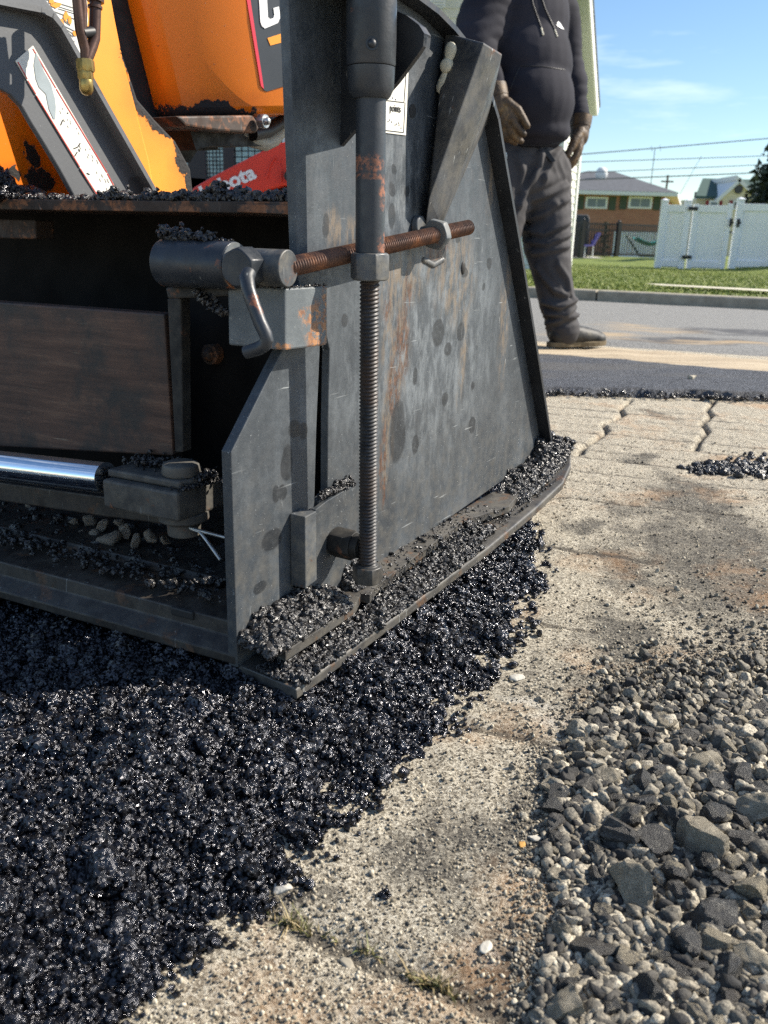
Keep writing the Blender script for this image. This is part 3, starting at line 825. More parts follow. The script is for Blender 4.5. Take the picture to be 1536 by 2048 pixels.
# ---------------------------------------------------------------- fresh asphalt mat
xs = axis(-0.62, 0.36, 0.005, -2.8, 0.40, 1.2); ys = axis(0.30, 1.45, 0.005, 0.28, 2.2, 1.2)
def mh(X, Y): return mat_height(X, Y)[0]
r = np.random.default_rng(5)
N = 190000
px = r.uniform(-1.0, 0.36, N); py = 0.33 + 1.35 * r.uniform(0, 1, N) ** 1.35
d = toe_depth(px, py)
keep = d > -0.002
px, py, d = px[keep], py[keep], d[keep]
N = len(px)
rad = np.clip(np.exp(r.normal(math.log(0.0025), 0.55, N)), 0.0011, 0.014)
rad *= np.where(d < 0.012, 0.8, 1.0)
hz = mat_height(px, py)[0]
cz = hz + rad * r.uniform(-0.45, 0.55, N)
big = rad > 0.0046
B2 = [rock(2, 300 + k, cuts=7, rough=0.16) for k in range(10)]
V1, F1_ = scatter(np.stack([px, py, cz], 1)[~big], rad[~big], CRUMB, r)
V2, F2_ = scatter(np.stack([px, py, cz], 1)[big], rad[big], B2, r)
# a few strays that rolled just past the edge
n2 = 420
t = r.uniform(0, 1, n2) * (len(TOE) - 1.001); k = t.astype(int); fr = t - k
TA = np.array(TOE)
sp = TA[k] * (1 - fr)[:, None] + TA[k + 1] * fr[:, None]
nrm = np.stack([0.8 + 0 * t, -0.55 + 0 * t], 1)
sp = sp + nrm * np.abs(r.normal(0, 0.011, n2))[:, None] + r.normal(0, 0.006, (n2, 2))
sr = np.clip(np.exp(r.normal(math.log(0.0026), 0.5, n2)), 0.0012, 0.008)
V3, F3_ = scatter(np.column_stack([sp, ground_h(sp[:, 0], sp[:, 1]) + sr * 0.5]), sr, CRUMB, r)
me0 = grid_mesh('mat_bed', xs, ys, mh)
nv = len(me0.vertices); v0 = np.empty(nv * 3, np.float32); me0.vertices.foreach_get('co', v0); v0 = v0.reshape(-1, 3)
q0 = np.empty(len(me0.polygons) * 4, np.int32); me0.loops.foreach_get('vertex_index', q0); q0 = q0.reshape(-1, 4)
zq = v0[q0][:, :, 2].max(1) > -0.015
q0 = q0[zq]
t0 = np.concatenate([q0[:, [0, 1, 2]], q0[:, [0, 2, 3]]])
bpy.data.meshes.remove(me0)
Vs = [v0, V1, V2, V3]; Fs = [t0, F1_, F2_, F3_]; off = 0; FF = []
for a, b in zip(Vs, Fs): FF.append(b + off); off += len(a)
am = link('asphalt_mat', raw_mesh('asphalt_mat', np.concatenate(Vs), np.concatenate(FF)), M['fresh_asphalt'])
tag(am, 'glistening black mat of fresh loose asphalt laid behind the paver', 'asphalt', kind='stuff')

def clump(name, c, size, nst, seed, mat, flat=0.75, parent=None):
    """a lump of stuck-together asphalt crumbs, sitting on its base at c"""
    r = np.random.default_rng(seed)
    p = r.normal(size=(nst, 3)); p /= np.linalg.norm(p, axis=1)[:, None]
    p *= (size * r.uniform(0.35, 0.8, nst) ** 0.5)[:, None] * np.array([1, 0.85, flat])
    rr = size * r.uniform(0.28, 0.5, nst)
    p[:, 2] += size * flat * 0.85
    V, Fc = scatter(p, rr, CRUMB, r)
    V2, F2 = rock(2, seed, rough=0.2); V2 = V2 * size * 0.72 + np.array([0, 0, size * flat * 0.8])
    me = raw_mesh(name, np.concatenate([V, V2]), np.concatenate([Fc, F2 + len(V)]))
    o = link(name, me, mat, parent); o.location = c
    return o
LUMPS = [(708, 1640, .0062, 'round crumbly asphalt lump alone on the concrete beside the mat edge'), (382, 1905, .0098, 'jagged dark asphalt lump near the bottom edge of the mat'), (770, 1790, .0046, 'small dark asphalt crumb lying in the middle of the bare concrete'),
         (622, 1690, .0055, 'small asphalt lump just clear of the toothed mat edge'), (570, 1745, .0085, 'upright asphalt lump at the mat edge above the white chip'), (1092, 1130, .006, 'asphalt crumb lying past the far corner of the mat'), (1070, 1186, .0075, 'flat asphalt lump beside the far end of the mat edge'), (500, 1770, .012, 'fat round asphalt lump bulging out of the mat by the dry grass')]
for i, (x, y, sz, lb) in enumerate(LUMPS):
    p = G(x, y); p[2] = float(ground_h(p[0], p[1])) - 0.001
    tag(clump('asphalt_lump', p, sz, 26, 900 + i, M['fresh_asphalt']), lb, 'asphalt lump', 'stray asphalt lumps')
# pale chips on the concrete
CH = [rock(3, 400 + k, cuts=10, rough=0.1) for k in range(4)]
for i, (x, y, sz, lb, mt) in enumerate([(562, 1776, .0075, 'flat white stone chip at the mat edge', 'white_chip'), (972, 1895, .0045, 'crumbling white stone chip on the dark stained concrete', 'white_chip'), (1090, 1525, .006, 'flat grey slate chip on the concrete left of the gravel', 'kerb_concrete'), (1068, 1676, .005, 'small white chip beside an orange crumb near the gravel', 'white_chip'), (1043, 1690, .0042, 'orange rusty crumb beside a small white chip', 'rust_chip'), (694, 1914, .0045, 'tiny grey chip between grass tufts in the crack', 'kerb_concrete'), (1034, 1360, .0075, 'low pale chip on the tan concrete above the gravel', 'white_chip')]):
    if mt not in M: simple(mt, (0.5, 0.47, 0.4) if mt == 'white_chip' else (0.55, 0.3, 0.08), 0.85, var=0.2, vs=60, bump=0.5, bs=200)
    V, Fc = CH[i % 4]
    o = link('stone_chip', raw_mesh('stone_chip', V * sz * np.array([1.2, 0.9, 0.45]), Fc), M[mt])
    p = G(x, y); o.location = (p[0], p[1], float(ground_h(p[0], p[1])) + sz * 0.25); o.rotation_euler = (0, 0, i * 1.1)
    tag(o, lb, 'stone chip', 'chips on the concrete')

# ---------------------------------------------------------------- gravel
GR = g2([(1070, 2120), (1080, 1960), (1120, 1820), (1085, 1700), (1100, 1600), (1085, 1530), (1135, 1480), (1160, 1410), (1210, 1350), (1330, 1310), (1536, 1285), (1750, 1270)]) + [(1.3, 0.9), (1.0, 0.3), (0.15, 0.3)]
def heap(X, Y):
    d = seg_dist(X, Y, GR[:12]); ins = inside(X, Y, GR)
    return np.where(ins, 0.010 * smooth01(d / 0.2), 0.0) * smooth01((1.15 - Y) / 0.5)
PROT = [raw_mesh('stone', *rock(4, 500 + k, cuts=16, rough=0.1, lo=0.45, hi=0.92)) for k in range(14)]
for p_ in PROT: p_.polygons.foreach_set('use_smooth', np.ones(len(p_.polygons), bool)); p_.set_sharp_from_angle(angle=math.radians(48))
def px_r(x, y, rp):                       # photo radius -> metres on the ground
    return rp * ((G(x, y) - EYE) @ F3) / FPX
placed = []
HERO = [(1268, 1785, 62, 'p', 'largest rounded tan stone in the gravel'), (1402, 1692, 52, 'p', 'broad tan boulder-like stone behind the largest one'), (1130, 2010, 48, 'p', 'blocky pale stone at the bottom edge beside the bare concrete'), (1500, 1948, 36, 'p', 'pale buff stone at the right near the bottom'), (1235, 1675, 46, 'd', 'flat-topped dark grey stone with a smooth face'), (1345, 1650, 34, 'm', 'rounded grey stone with tar patches behind the tan boulder'),
        (1430, 1840, 54, 'd', 'long tar-blackened lump with a rough crust'), (1500, 1800, 44, 'm', 'thin slab of broken concrete tilted at the right edge'), (1250, 1925, 40, 'm', 'upright grey stone right of the bare concrete'), (1365, 1900, 40, 'd', 'glossy black stone in the middle of the bottom gravel'), (1310, 1700, 40, 'd', 'tar-coated oblong stone leaning left of the tan boulder'), (1480, 1700, 34, 'd', 'black pitted stone at the right beside the tan boulder'),
        (1300, 2000, 46, 'm', 'large grey stone at the bottom speckled with tar'), (1180, 1900, 40, 'd', 'low tarry lump at the left edge of the gravel'), (1290, 1580, 34, 'm', 'pinkish grey faceted stone half way up the gravel'), (1400, 1540, 36, 'p', 'long pale flat stone in the upper gravel'), (1340, 1760, 34, 'm', 'grey egg-shaped stone right of the largest stone'), (1140, 1980, 30, 'm', 'narrow tilted brown-grey stone beside the bottom pale block'),
        (1450, 1960, 38, 'd', 'dark jagged stone at the bottom right'), (1510, 1640, 40, 'p', 'pale slab at the right edge of the frame')]
cls_lab = {'p': ('pale dusty stone lying in the gravel bed', 'pale gravel stones'), 'd': ('tar-blackened stone lying in the gravel bed', 'tarred gravel stones'), 'm': ('grey stone half coated in tar lying in the gravel bed', 'half-coated gravel stones')}
def put_stone(x, y, rr, kind, lb=None):
    o = bpy.data.objects.new('gravel_stone', PROT[int(r.integers(0, 14))])
    COL.objects.link(o)
    o.location = (x, y, float(ground_h(x, y)) + float(heap(np.array(x), np.array(y))) + rr * 0.42)
    o.rotation_euler = (r.normal(0, 0.35), r.normal(0, 0.35), r.uniform(0, 6.28))
    o.scale = (rr * r.uniform(0.88, 1.1), rr * r.uniform(0.85, 1.05), rr * r.uniform(0.85, 1.1))
    if not o.data.materials: o.data.materials.append(None)
    o.material_slots[0].link = 'OBJECT'
    o.material_slots[0].material = M[{'p': 'pale_stone', 'd': 'tarred_stone', 'm': 'stone_mix'}[kind]]
    l0, g0 = cls_lab[kind]
    tag(o, lb or l0, 'stone', g0)
    placed.append((x, y, rr))
for x, y, rp, kd, lb in HERO:
    p = G(x, y + rp * 0.3); put_stone(p[0], p[1], px_r(x, y, rp) * 0.98, kd, lb)
tries = 0; cnt = 0
while cnt < 272 and tries < 60000:
    tries += 1
    y = r.uniform(1230, 2130) ; x = r.uniform(1070, 1620)
    p = G(x, y)
    if not inside(np.array(p[0]), np.array(p[1]), GR): continue
    lo, hi = (18, 46) if y > 1560 else (13, 28) if y > 1430 else (8, 17)
    if y < 1430 and r.uniform() > 0.12: continue
    edge = float(seg_dist(np.array(p[0]), np.array(p[1]), GR[:12]))
    rp = lo + (hi - lo) * r.beta(1.3, 2.6)
    rr = px_r(x, y, rp) * (0.6 + 0.4 * min(1, edge / 0.05))
    if any((p[0] - a) ** 2 + (p[1] - b) ** 2 < (0.8 * (rr + c)) ** 2 for a, b, c in placed): continue
    kd = 'd' if r.uniform() < 0.3 else 'm' if r.uniform() < 0.6 else 'p'
    put_stone(p[0], p[1], rr, kd); cnt += 1
# the small stuff between and around them
N = 110000
x = r.uniform(1020, 1700, N); y = 1060 + 1100 * r.uniform(0, 1, N) ** 0.85
P = np.array([G(a, b)[:2] for a, b in zip(x, y)])
ins = inside(P[:, 0], P[:, 1], GR); ed = seg_dist(P[:, 0], P[:, 1], GR[:12])
prob = np.where(ins, 0.7, np.exp(-ed / 0.035) * 0.3)
up = (y < 1300) & (x > 1250)
prob = np.where(up & ~ins, np.maximum(prob, 0.13 * smooth01((y - 1060) / 240)), prob)
kp = r.uniform(0, 1, N) < prob
P, y, ed, ins = P[kp], y[kp], ed[kp], ins[kp]
rad = np.clip(np.exp(r.normal(math.log(0.0018), 0.55, len(P))), 0.0008, 0.007) * np.where(ins, np.clip((y - 1180) / 340, 0.55, 1.15), 0.55)
rad = np.where(ins & (ed > 0.03), rad * 1.15, rad)
z = ground_h(P[:, 0], P[:, 1]) + heap(P[:, 0], P[:, 1]) * r.uniform(0.3, 1, len(P)) + rad * 0.35
G2 = [rock(2, 640 + k, cuts=7, rough=0.2, lo=0.3, hi=0.8) for k in range(14)]
V, Fc = scatter(np.column_stack([P, z]), rad, G2, r)
N = 3200                                  # the middling stones of the upper gravel
x = r.uniform(1110, 1640, N); y = r.uniform(1140, 1640, N); P = np.array([G(a, b)[:2] for a, b in zip(x, y)])
ei = seg_dist(P[:, 0], P[:, 1], GR[:12]); ii = inside(P[:, 0], P[:, 1], GR)
kp = (ii & (r.uniform(0, 1, N) < np.where(y < 1560, 0.8, 0.35) * smooth01(ei / 0.07 + 0.2))) | (~ii & (x > 1180) & (r.uniform(0, 1, N) < 0.32 * np.exp(-ei / 0.07)))
P, y = P[kp], y[kp]
rad = np.clip(np.exp(r.normal(math.log(0.0062), 0.3, len(P))), 0.0035, 0.012) * np.clip((y - 1080) / 380, 0.5, 1.0)
G3 = [rock(3, 760 + k, cuts=10, rough=0.16, lo=0.4, hi=0.88) for k in range(14)]
V3_, F3_ = scatter(np.column_stack([P, ground_h(P[:, 0], P[:, 1]) + heap(P[:, 0], P[:, 1]) + rad * 0.4]), rad, G3, r)
Fc = np.concatenate([Fc, F3_ + len(V)]); V = np.concatenate([V, V3_])
# bed under the stones
gm = link('gravel', raw_mesh('gravel', V, Fc), M['gravel_mix'])
tag(gm, 'fine loose gravel and tar crumbs between the larger stones', 'gravel', kind='stuff')
# sandy grit thinly over the bare concrete
N = 20000
x = r.uniform(200, 1600, N); y = r.uniform(880, 2100, N)
P = np.array([G(a, b)[:2] for a, b in zip(x, y)])
kp = toe_depth(P[:, 0], P[:, 1]) < -0.006
P = P[kp]
rad = np.clip(np.exp(r.normal(math.log(0.0009), 0.4, len(P))), 0.0005, 0.0018) * (1 + 0.35 * (P[:, 1] - 0.5))
V, Fc = scatter(np.column_stack([P, ground_h(P[:, 0], P[:, 1]) + rad * 0.3]), rad, GRIT, r)
gm = link('grit', raw_mesh('grit', V, Fc), M['sandy_grit'])
tag(gm, 'sandy grit strewn over the milled concrete', 'grit', kind='stuff')

# grass in the crack
def blades(name, roots, hts, width, lean, mat, seed, label=None, cat=None, group=None, kind=None):
    r = np.random.default_rng(seed)
    V, Fc = [], []
    for (x, y, z0), h in zip(roots, hts):
        a = r.uniform(0, 6.28); ln = r.normal(0, lean, 2) * h; w = width * r.uniform(0.6, 1.3)
        k = len(V)
        for j, t in enumerate((0, 0.35, 0.7, 1.0)):
            c = np.array([x, y, z0]) + np.array([ln[0] * t * t, ln[1] * t * t, h * t * (1 - 0.22 * t)])
            o = np.array([math.cos(a), math.sin(a), 0]) * w * (1 - t * 0.92)
            V += [c - o, c + o]
        for j in range(3): Fc.append((k + 2 * j, k + 2 * j + 1, k + 2 * j + 3, k + 2 * j + 2))
    o = link(name, raw_mesh(name, np.array(V), np.array(Fc)), mat)
    return tag(o, label, cat, group, kind)
for i, (x, y, sx, n, hh, lb) in enumerate([(585, 1838, 36, 34, .021, 'dry straw-coloured grass tuft by the mat edge'), (735, 1893, 26, 16, .014, 'sparse green grass tuft midway along the crack'), (870, 1962, 52, 50, .020, 'green and yellow grass tuft at the lower end of the crack'), (500, 1795, 20, 10, .014, 'few short grass blades touching the asphalt mat'), (660, 1860, 30, 10, .012, 'thin grass blades between the dry tuft and the green tuft')]):
    roots = []
    n = int(n * 1.9)
    for _ in range(n):
        a = r.normal(0, 0.55); p = G(x + a * sx, y + a * sx * 0.42 + r.normal(0, 3)); roots.append((p[0], p[1], float(ground_h(p[0], p[1])) - 0.002))
    blades('grass_tuft', roots, r.uniform(0.25, 0.95, n) * hh, 0.0013, 0.55, M['tuft_blade'], 50 + i, lb, 'grass tuft', 'grass tufts in the crack')

# ---------------------------------------------------------------- bands of road beyond
def ext(p, q, a, b):
    p, q = np.array(G(*p)[:2]), np.array(G(*q)[:2])
    d = (q - p) / np.linalg.norm(q - p)
    return p - d * a, q + d * b
def band(name, near, far, z, mat, label, cat, nx=240, ny=10, amp=0.004, rag=0.0, thick=0.02, kind='structure', nf=14.0):
    (a, b), (c, e) = near, far
    s = np.linspace(0, 1, nx) ; t = np.linspace(0, 1, ny)
    S, T = np.meshgrid(s, t)
    X = (a[0] + (b[0] - a[0]) * S) * (1 - T) + (c[0] + (e[0] - c[0]) * S) * T
    Y = (a[1] + (b[1] - a[1]) * S) * (1 - T) + (c[1] + (e[1] - c[1]) * S) * T
    if rag:
        w = fbm(X * nf, X * 0 + 3, 61, 4) * 2 * rag
        Y = Y + w * (1 - T) + T * 0.5 * fbm(X * nf * .7, X * 0 + 9, 62, 3) * 2 * rag
    Z = z + amp * fbm(X * 8, Y * 8, 21, 4) * 2
    edge = np.minimum(T, 1 - T) * np.linalg.norm(np.array(c) - np.array(a))
    Z = np.where(edge < 1e-6, min(0.0, z) - 0.015, Z)
    V = np.stack([X, Y, Z], -1).reshape(-1, 3)
    i = (np.arange(ny - 1)[:, None] * nx + np.arange(nx - 1)[None]).ravel()
    o = link(name, raw_mesh(name, V, np.stack([i, i + 1, i + nx + 1, i + nx], 1), smooth=True), mat)
    return tag(o, label, cat, kind=kind)
L_near = ext((1105, 793), (1536, 803), 5, 7); L_far = ext((1091, 719), (1536, 756), 5, 7)
L_sand = ext((1080, 686), (1536, 716), 5, 7); L_k0 = ext((1166, 603), (1536, 622), 16, 22)
band('brushed_band', [p + np.array([0, -.05]) for p in L_far], L_sand, 0.006, M['brushed_sand'], 'sandy brushed band of bare base between asphalt strip and road', 'base', amp=0.01, rag=0.03, nf=4)
band('old_road', [p + np.array([0, -.02]) for p in L_sand], L_k0, 0.014, M['old_road'], 'worn grey road with sandy drifts along the kerb', 'road', amp=0.003, rag=0.03, ny=24, nx=300)
band('asphalt_strip', L_near, L_far, 0.026, M['laid_strip'], 'laid strip of dark asphalt crossing in front of the road', 'road', amp=0.006, rag=0.03, ny=40, nx=700)
n2 = 2600
t = r.uniform(0.3, 0.75, n2)
sp = np.array(L_near[0]) * (1 - t)[:, None] + np.array(L_near[1]) * t[:, None]
sp[:, 1] += np.abs(r.normal(0, 0.05, n2)) - 0.03 + fbm(sp[:, 0] * 14, sp[:, 0] * 0 + 3, 61, 4) * 0.06
sr = np.clip(np.exp(r.normal(math.log(0.0042), 0.45, n2)), 0.002, 0.013)
V, Fc = scatter(np.column_stack([sp, 0.004 + sr * 0.4 + r.uniform(0, 0.012, n2)]), sr, CRUMB, r)
# small dark patch on the concrete at the right
n3_ = 900
xx = r.uniform(0, 1, n3_); c0 = np.array(G(1385, 940)[:2]); c1 = np.array(G(1620, 935)[:2])
pp = c0 + (c1 - c0) * xx[:, None] + r.normal(0, 1, (n3_, 2)) * np.array([0.03, 0.028 + 0 * 0]) * (0.4 + xx[:, None] * 1.6)
sr3 = np.clip(np.exp(r.normal(math.log(0.0045), 0.45, n3_)), 0.0015, 0.013)
V4, F4 = scatter(np.column_stack([pp, ground_h(pp[:, 0], pp[:, 1]) + sr3 * 0.4]), sr3, CRUMB, r)
cr_ = link('asphalt_crumbs', raw_mesh('asphalt_crumbs', np.concatenate([V, V4]), np.concatenate([Fc, F4 + len(V)])), M['dry_asphalt'])
tag(cr_, 'dark asphalt crumbs along the strip edge and on the concrete', 'asphalt crumbs', kind='stuff')
for (x, y, sz, lb) in [(1383, 757, 0.014, 'single pale pebble lying on the dark asphalt strip')]:
    V, Fc = rock(3, 77, cuts=9, rough=0.1)
    o = link('pebble', raw_mesh('pebble', V * sz * np.array([1.2, 1, 0.9]), Fc), M['pale_stone']); p = G(x, y, 0.03); o.location = (p[0], p[1], 0.026 + sz * 0.6)
    tag(o, lb, 'pebble')

# kerb, lawn, path
ka, kb = np.array(L_k0[0]), np.array(L_k0[1])
kd = (kb - ka) / np.linalg.norm(kb - ka); kn = np.array([-kd[1], kd[0]])
KH = 0.09
b_ = MB()
nseg = 22
for i in range(nseg):
    p, q_ = ka + (kb - ka) * i / nseg, ka + (kb - ka) * (i + 1) / nseg - kd * 0.012
    a3 = [np.array([*p, -0.04]), np.array([*p, KH - 0.01]), np.array([*(p + kn * 0.012), KH]), np.array([*(p + kn * 0.17), KH]), np.array([*(p + kn * 0.17), -0.04])]
    b_.prism(a3, np.array([*(q_ - p), 0]))
tag(b_.build('kerb', M['kerb_concrete'], None, bevel=0.006), 'long pale concrete kerb between road and lawn', 'kerb', kind='structure')
def lawn_z(X, Y):
    d = (X - ka[0]) * kn[0] + (Y - ka[1]) * kn[1]
    return KH - 0.005 - 0.14 * smooth01((d - 0.5) / 11.0) - 0.36 * smooth01((d - 14) / 30) + 0.11 * smooth01((X - 6.6) / 1.2) * smooth01((Y - 14) / 4)
def lawn_pt(a, d): p = ka + kd * a + kn * d; return p
Ls_ = np.linspace(-10, 70, 160); Ds = np.concatenate([np.linspace(0.168, 14, 90), np.linspace(14.5, 95, 60)])
A_, D_ = np.meshgrid(Ls_, Ds)
X = ka[0] + kd[0] * A_ + kn[0] * D_; Y = ka[1] + kd[1] * A_ + kn[1] * D_
Z = lawn_z(X, Y) + 0.02 * fbm(X * 1.3, Y * 1.3, 9, 3)
V = np.stack([X, Y, Z], -1).reshape(-1, 3); nx = len(Ls_)
i = (np.arange(len(Ds) - 1)[:, None] * nx + np.arange(nx - 1)[None]).ravel()
tag(link('lawn_ground', raw_mesh('lawn_ground', V, np.stack([i, i + 1, i + nx + 1, i + nx], 1), smooth=True), M['lawn']), 'mown green lawn behind the kerb', 'lawn', kind='structure')
# the path, a sheet on the lawn
w0 = np.array(G(1290, 573, 0.085)[:2]); w1 = np.array(G(1536, 586, 0.085)[:2]); w2 = np.array(G(1536, 597, 0.085)[:2]); w3 = np.array(G(1320, 577.5, 0.085)[:2])
dW = (w1 - w0) / np.linalg.norm(w1 - w0)
V = []
for t in np.linspace(0, 1, 30):
    p = w0 + (w1 + dW * 6 - w0) * t; q_ = w3 + (w2 + dW * 6 - w3) * t
    for c in (p, q_): V.append((c[0], c[1], float(lawn_z(c[0], c[1])) + 0.03))
tag(link('path', raw_mesh('path', V, [(2 * i, 2 * i + 1, 2 * i + 3, 2 * i + 2) for i in range(29)]), M['path_concrete']), 'narrow pale concrete path across the lawn', 'path', kind='structure')
# lawn blades (nobody could count them)
N = 90000
a = r.uniform(11, 28, N); dd = 0.2 + 13 * r.uniform(0, 1, N) ** 1.5
X = ka[0] + kd[0] * a + kn[0] * dd; Y = ka[1] + kd[1] * a + kn[1] * dd
Z = lawn_z(X, Y) + 0.005
h = r.uniform(0.008, 0.026, N); th = r.uniform(0, 6.28, N); w = r.uniform(0.004, 0.008, N); lx, ly = r.normal(0, 0.016, (2, N))
base = np.stack([X, Y, Z], 1); o = np.stack([np.cos(th), np.sin(th), 0 * th], 1) * w[:, None]
V = np.stack([base - o, base + o, base + np.stack([lx, ly, h], 1)], 1).reshape(-1, 3)
tag(link('grass', raw_mesh('grass', V, np.arange(3 * N).reshape(-1, 3)), M['grass_blade']), 'short green grass blades growing on the lawn', 'grass', kind='stuff')

# ---------------------------------------------------------------- the paver
paver = empty('asphalt_paver', tuple(PB), AZ, 'black and orange asphalt paver with worn end gate and screed', 'paver')
IN = -Ln                                   # into the machine from the gate
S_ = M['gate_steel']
# end gate: main plate, with the bent front flange
g = MB()
main = [(572, -110), (583, 200), (597, 560), (603, 640), (634, 652), (652, 668), (659, 700), (656, 840), (655, 985), (637, 1003), (632, 1224), (1085, 905), (1050, 700), (1012, 480), (984, 330), (968, 241), (945, 170), (915, 108), (880, 66), (845, 32), (800, 0), (740, -40), (650, -90)]
P = [GP(x, y) for x, y in main]
g.prism(P, IN * 0.010)
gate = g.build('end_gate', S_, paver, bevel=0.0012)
f = MB()
bend = P[11:23]
def outline_band(mb, pts, w0, w1, th):
    """a bent-out flange: the outline pts swept from w0 to w1, th thick behind it"""
    for p, q_ in zip(pts[:-1], pts[1:]):
        t = q_ - p; t /= np.linalg.norm(t)
        s = np.cross(t, Ln); s /= np.linalg.norm(s)
        mb.prism([p + Ln * w0, q_ + Ln * w0, q_ + Ln * w1, p + Ln * w1], s * th)
outline_band(f, bend, -0.010, 0.020, 0.006)
fl = f.build('flange', M['black_steel'], gate)  # darker steel than the plate: the flange's shaded side put into its colour
# rear wear plate left of the slot
rp = MB()
rear = [(462, 905), (545, 738), (575, 690), (640, 668), (632, 860), (629, 1003), (637, 1003), (637, 1222), (475, 1336)]
rear = [(462, 905), (545, 738), (575, 680), (641, 672), (633, 860), (629, 1010), (627, 1228), (475, 1336)]
rp.prism([GP(x, y, 0.0) for x, y in rear], IN * 0.012)
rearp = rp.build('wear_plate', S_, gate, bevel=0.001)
k = MB()                                   # back wall seen through the slot
k.prism([GP(x, y, -0.05) for x, y in [(600, 640), (720, 640), (720, 1080), (600, 1080)]], IN * 0.008)
k.build('inner_plate', M['tarry_steel'], gate)
# spacer bar and keeper plate by the slot
sb = MB()
c0, c1, c2, c3 = GP(610, 1034, 0.02), GP(633, 1022, 0.02), GP(634, 1160, 0.02), GP(611, 1178, 0.02)
sb.prism([c0, c1, c2, c3], IN * 0.0195)
sb.build('spacer_bar', M['worn_steel'], gate, bevel=0.001)
kp_ = MB()
kp_.prism([GP(x, y, 0.006) for x, y in [(620, 1028), (655, 1001), (712, 968), (716, 1150), (650, 1195), (622, 1200)]], IN * 0.0055)
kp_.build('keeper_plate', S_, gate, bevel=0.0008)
# hollow pivot nut
hn = MB()
cc = GP(668, 1082, 0.006)
hexnut(hn, cc + Ln * 0.014, Ln, 0.0175, 0.028, 0.3)
hn.tube([cc + Ln * 0.028, cc + Ln * 0.036], [0.0135, 0.0125], 24)
pn = hn.build('pivot_nut', M['tarry_steel'], gate, bevel=0.0006, smooth=35)
hb = MB(); hb.tube([cc + Ln * 0.0362, cc + Ln * 0.0368], 0.0082, 20); hb.build('bore', M['print_black'], pn)

# shoe: strip along the foot of the gate, turned up at the tip
sh = MB()
inn = [(0.003, .040), (0.01, .040), (0.2, .044), (0.45, .052), (0.62, .064), (0.74, .078), (0.80, .093), (0.835, .112), (0.848, .128)]
prof = [(u_, z_) for u_, z_ in inn]
def shoe_w(u_): return 0.072 if u_ < 0.74 else 0.072 - 0.03 * ((u_ - 0.74) / 0.108) ** 2
V = []
for u_, z_ in prof:
    wo = shoe_w(u_)
    tl = 0.008 * smooth01((u_ - 0.6) / 0.2)
    for w_, dz in ((-0.002, 0.011), (wo - 0.002, 0.011 - 0.004), (wo, 0.009 - 0.004), (wo, -0.005), (-0.002, -0.005)):
        V.append(np.array([u_, -w_, z_ + dz]))
nr = len(prof)
Fs = [(i * 5 + j, i * 5 + (j + 1) % 5, (i + 1) * 5 + (j + 1) % 5, (i + 1) * 5 + j) for i in range(nr - 1) for j in range(5)]
Fs += [(4, 3, 2, 1, 0), tuple((nr - 1) * 5 + j for j in range(5))]
sh.add(V, Fs)
shoe = sh.build('shoe', M['shoe_steel'], gate, bevel=0.0015, smooth=30)
# upper guide bar with the screw foot
gb = MB()
def top_z(x, y, z): return HP(x, y, z)
zb = 0.074
ga = [HP(503, 1265, zb), HP(571, 1303, zb), HP(640, 1258, zb + .001), HP(712, 1208, zb + .002), HP(722, 1187, zb + .002), HP(740, 1190, zb + .002), HP(752, 1172, zb + .003), HP(800, 1135, zb + .004), HP(930, 1040, zb + .008), HP(1018, 1012, zb + .01), HP(1040, 985, zb + .01)]
wmin = -0.002
inner = [np.array([p[0], -wmin, p[2]]) for p in ga]
top = ga
V = []
for p, q_ in zip(ga, inner): V += [p, q_]
n_ = len(ga)
V2 = [v - Lz * 0.011 for v in V]
Fs = []
for i in range(n_ - 1):
    a, b, c, d_ = 2 * i, 2 * i + 1, 2 * i + 3, 2 * i + 2
    k0 = 2 * n_
    Fs += [(a, d_, c, b), (k0 + a, k0 + b, k0 + c, k0 + d_), (a, k0 + a, k0 + d_, d_)]
Fs += [(0, 1, 2 * n_ + 1, 2 * n_), (2 * n_ - 2, 4 * n_ - 2, 4 * n_ - 1, 2 * n_ - 1)]
gb.add(V + V2, Fs)
gbar = gb.build('guide_bar', M['shoe_steel'], gate, bevel=0.0012)

# depth screw: foot nut, threaded rod, hex collar, sleeve, housing
WS = 0.052
b0 = GP(735, 1160, WS); t0_ = GP(742, 190, WS)
axis_z = t0_ - b0; axis_z /= np.linalg.norm(axis_z)
def sp_(y):                                # point of the screw's axis at photo height y
    a, b = GP(736, y, WS), None
    f_ = (a[2] - b0[2]) / (t0_[2] - b0[2])
    return b0 + (t0_ - b0) * f_
ds = MB()
thread(ds, sp_(1160), sp_(555), 0.0103, 0.0040, 0.0019, 28)
screw = ds.build('depth_screw', M['greased_thread'], paver, smooth=50)
q_ = MB(); hexnut(q_, sp_(1146), Lz, 0.0172, 0.019, 0.35); q_.tube([sp_(1132), sp_(1127)], [0.0128, 0.0118], 20)
q_.build('foot_nut', M['shoe_steel'], screw, bevel=0.0008, smooth=35)
q_ = MB(); hexnut(q_, sp_(533), axis_z, 0.0198, 0.0262, 0.35)
q_.build('hex_collar', M['worn_steel'], screw, bevel=0.0012, smooth=35)
q_ = MB(); q_.tube([sp_(506), sp_(480), sp_(200), sp_(170)], [0.0146, 0.0142, 0.0142, 0.0142], 40)
_sv = Mat('sleeve_rusty', rough=0.42)
_c = _sv.ramp(_sv.noise(16, 6, 0.65), [(0.32, (0.016, 0.02, 0.025)), (0.7, (0.036, 0.041, 0.05))])
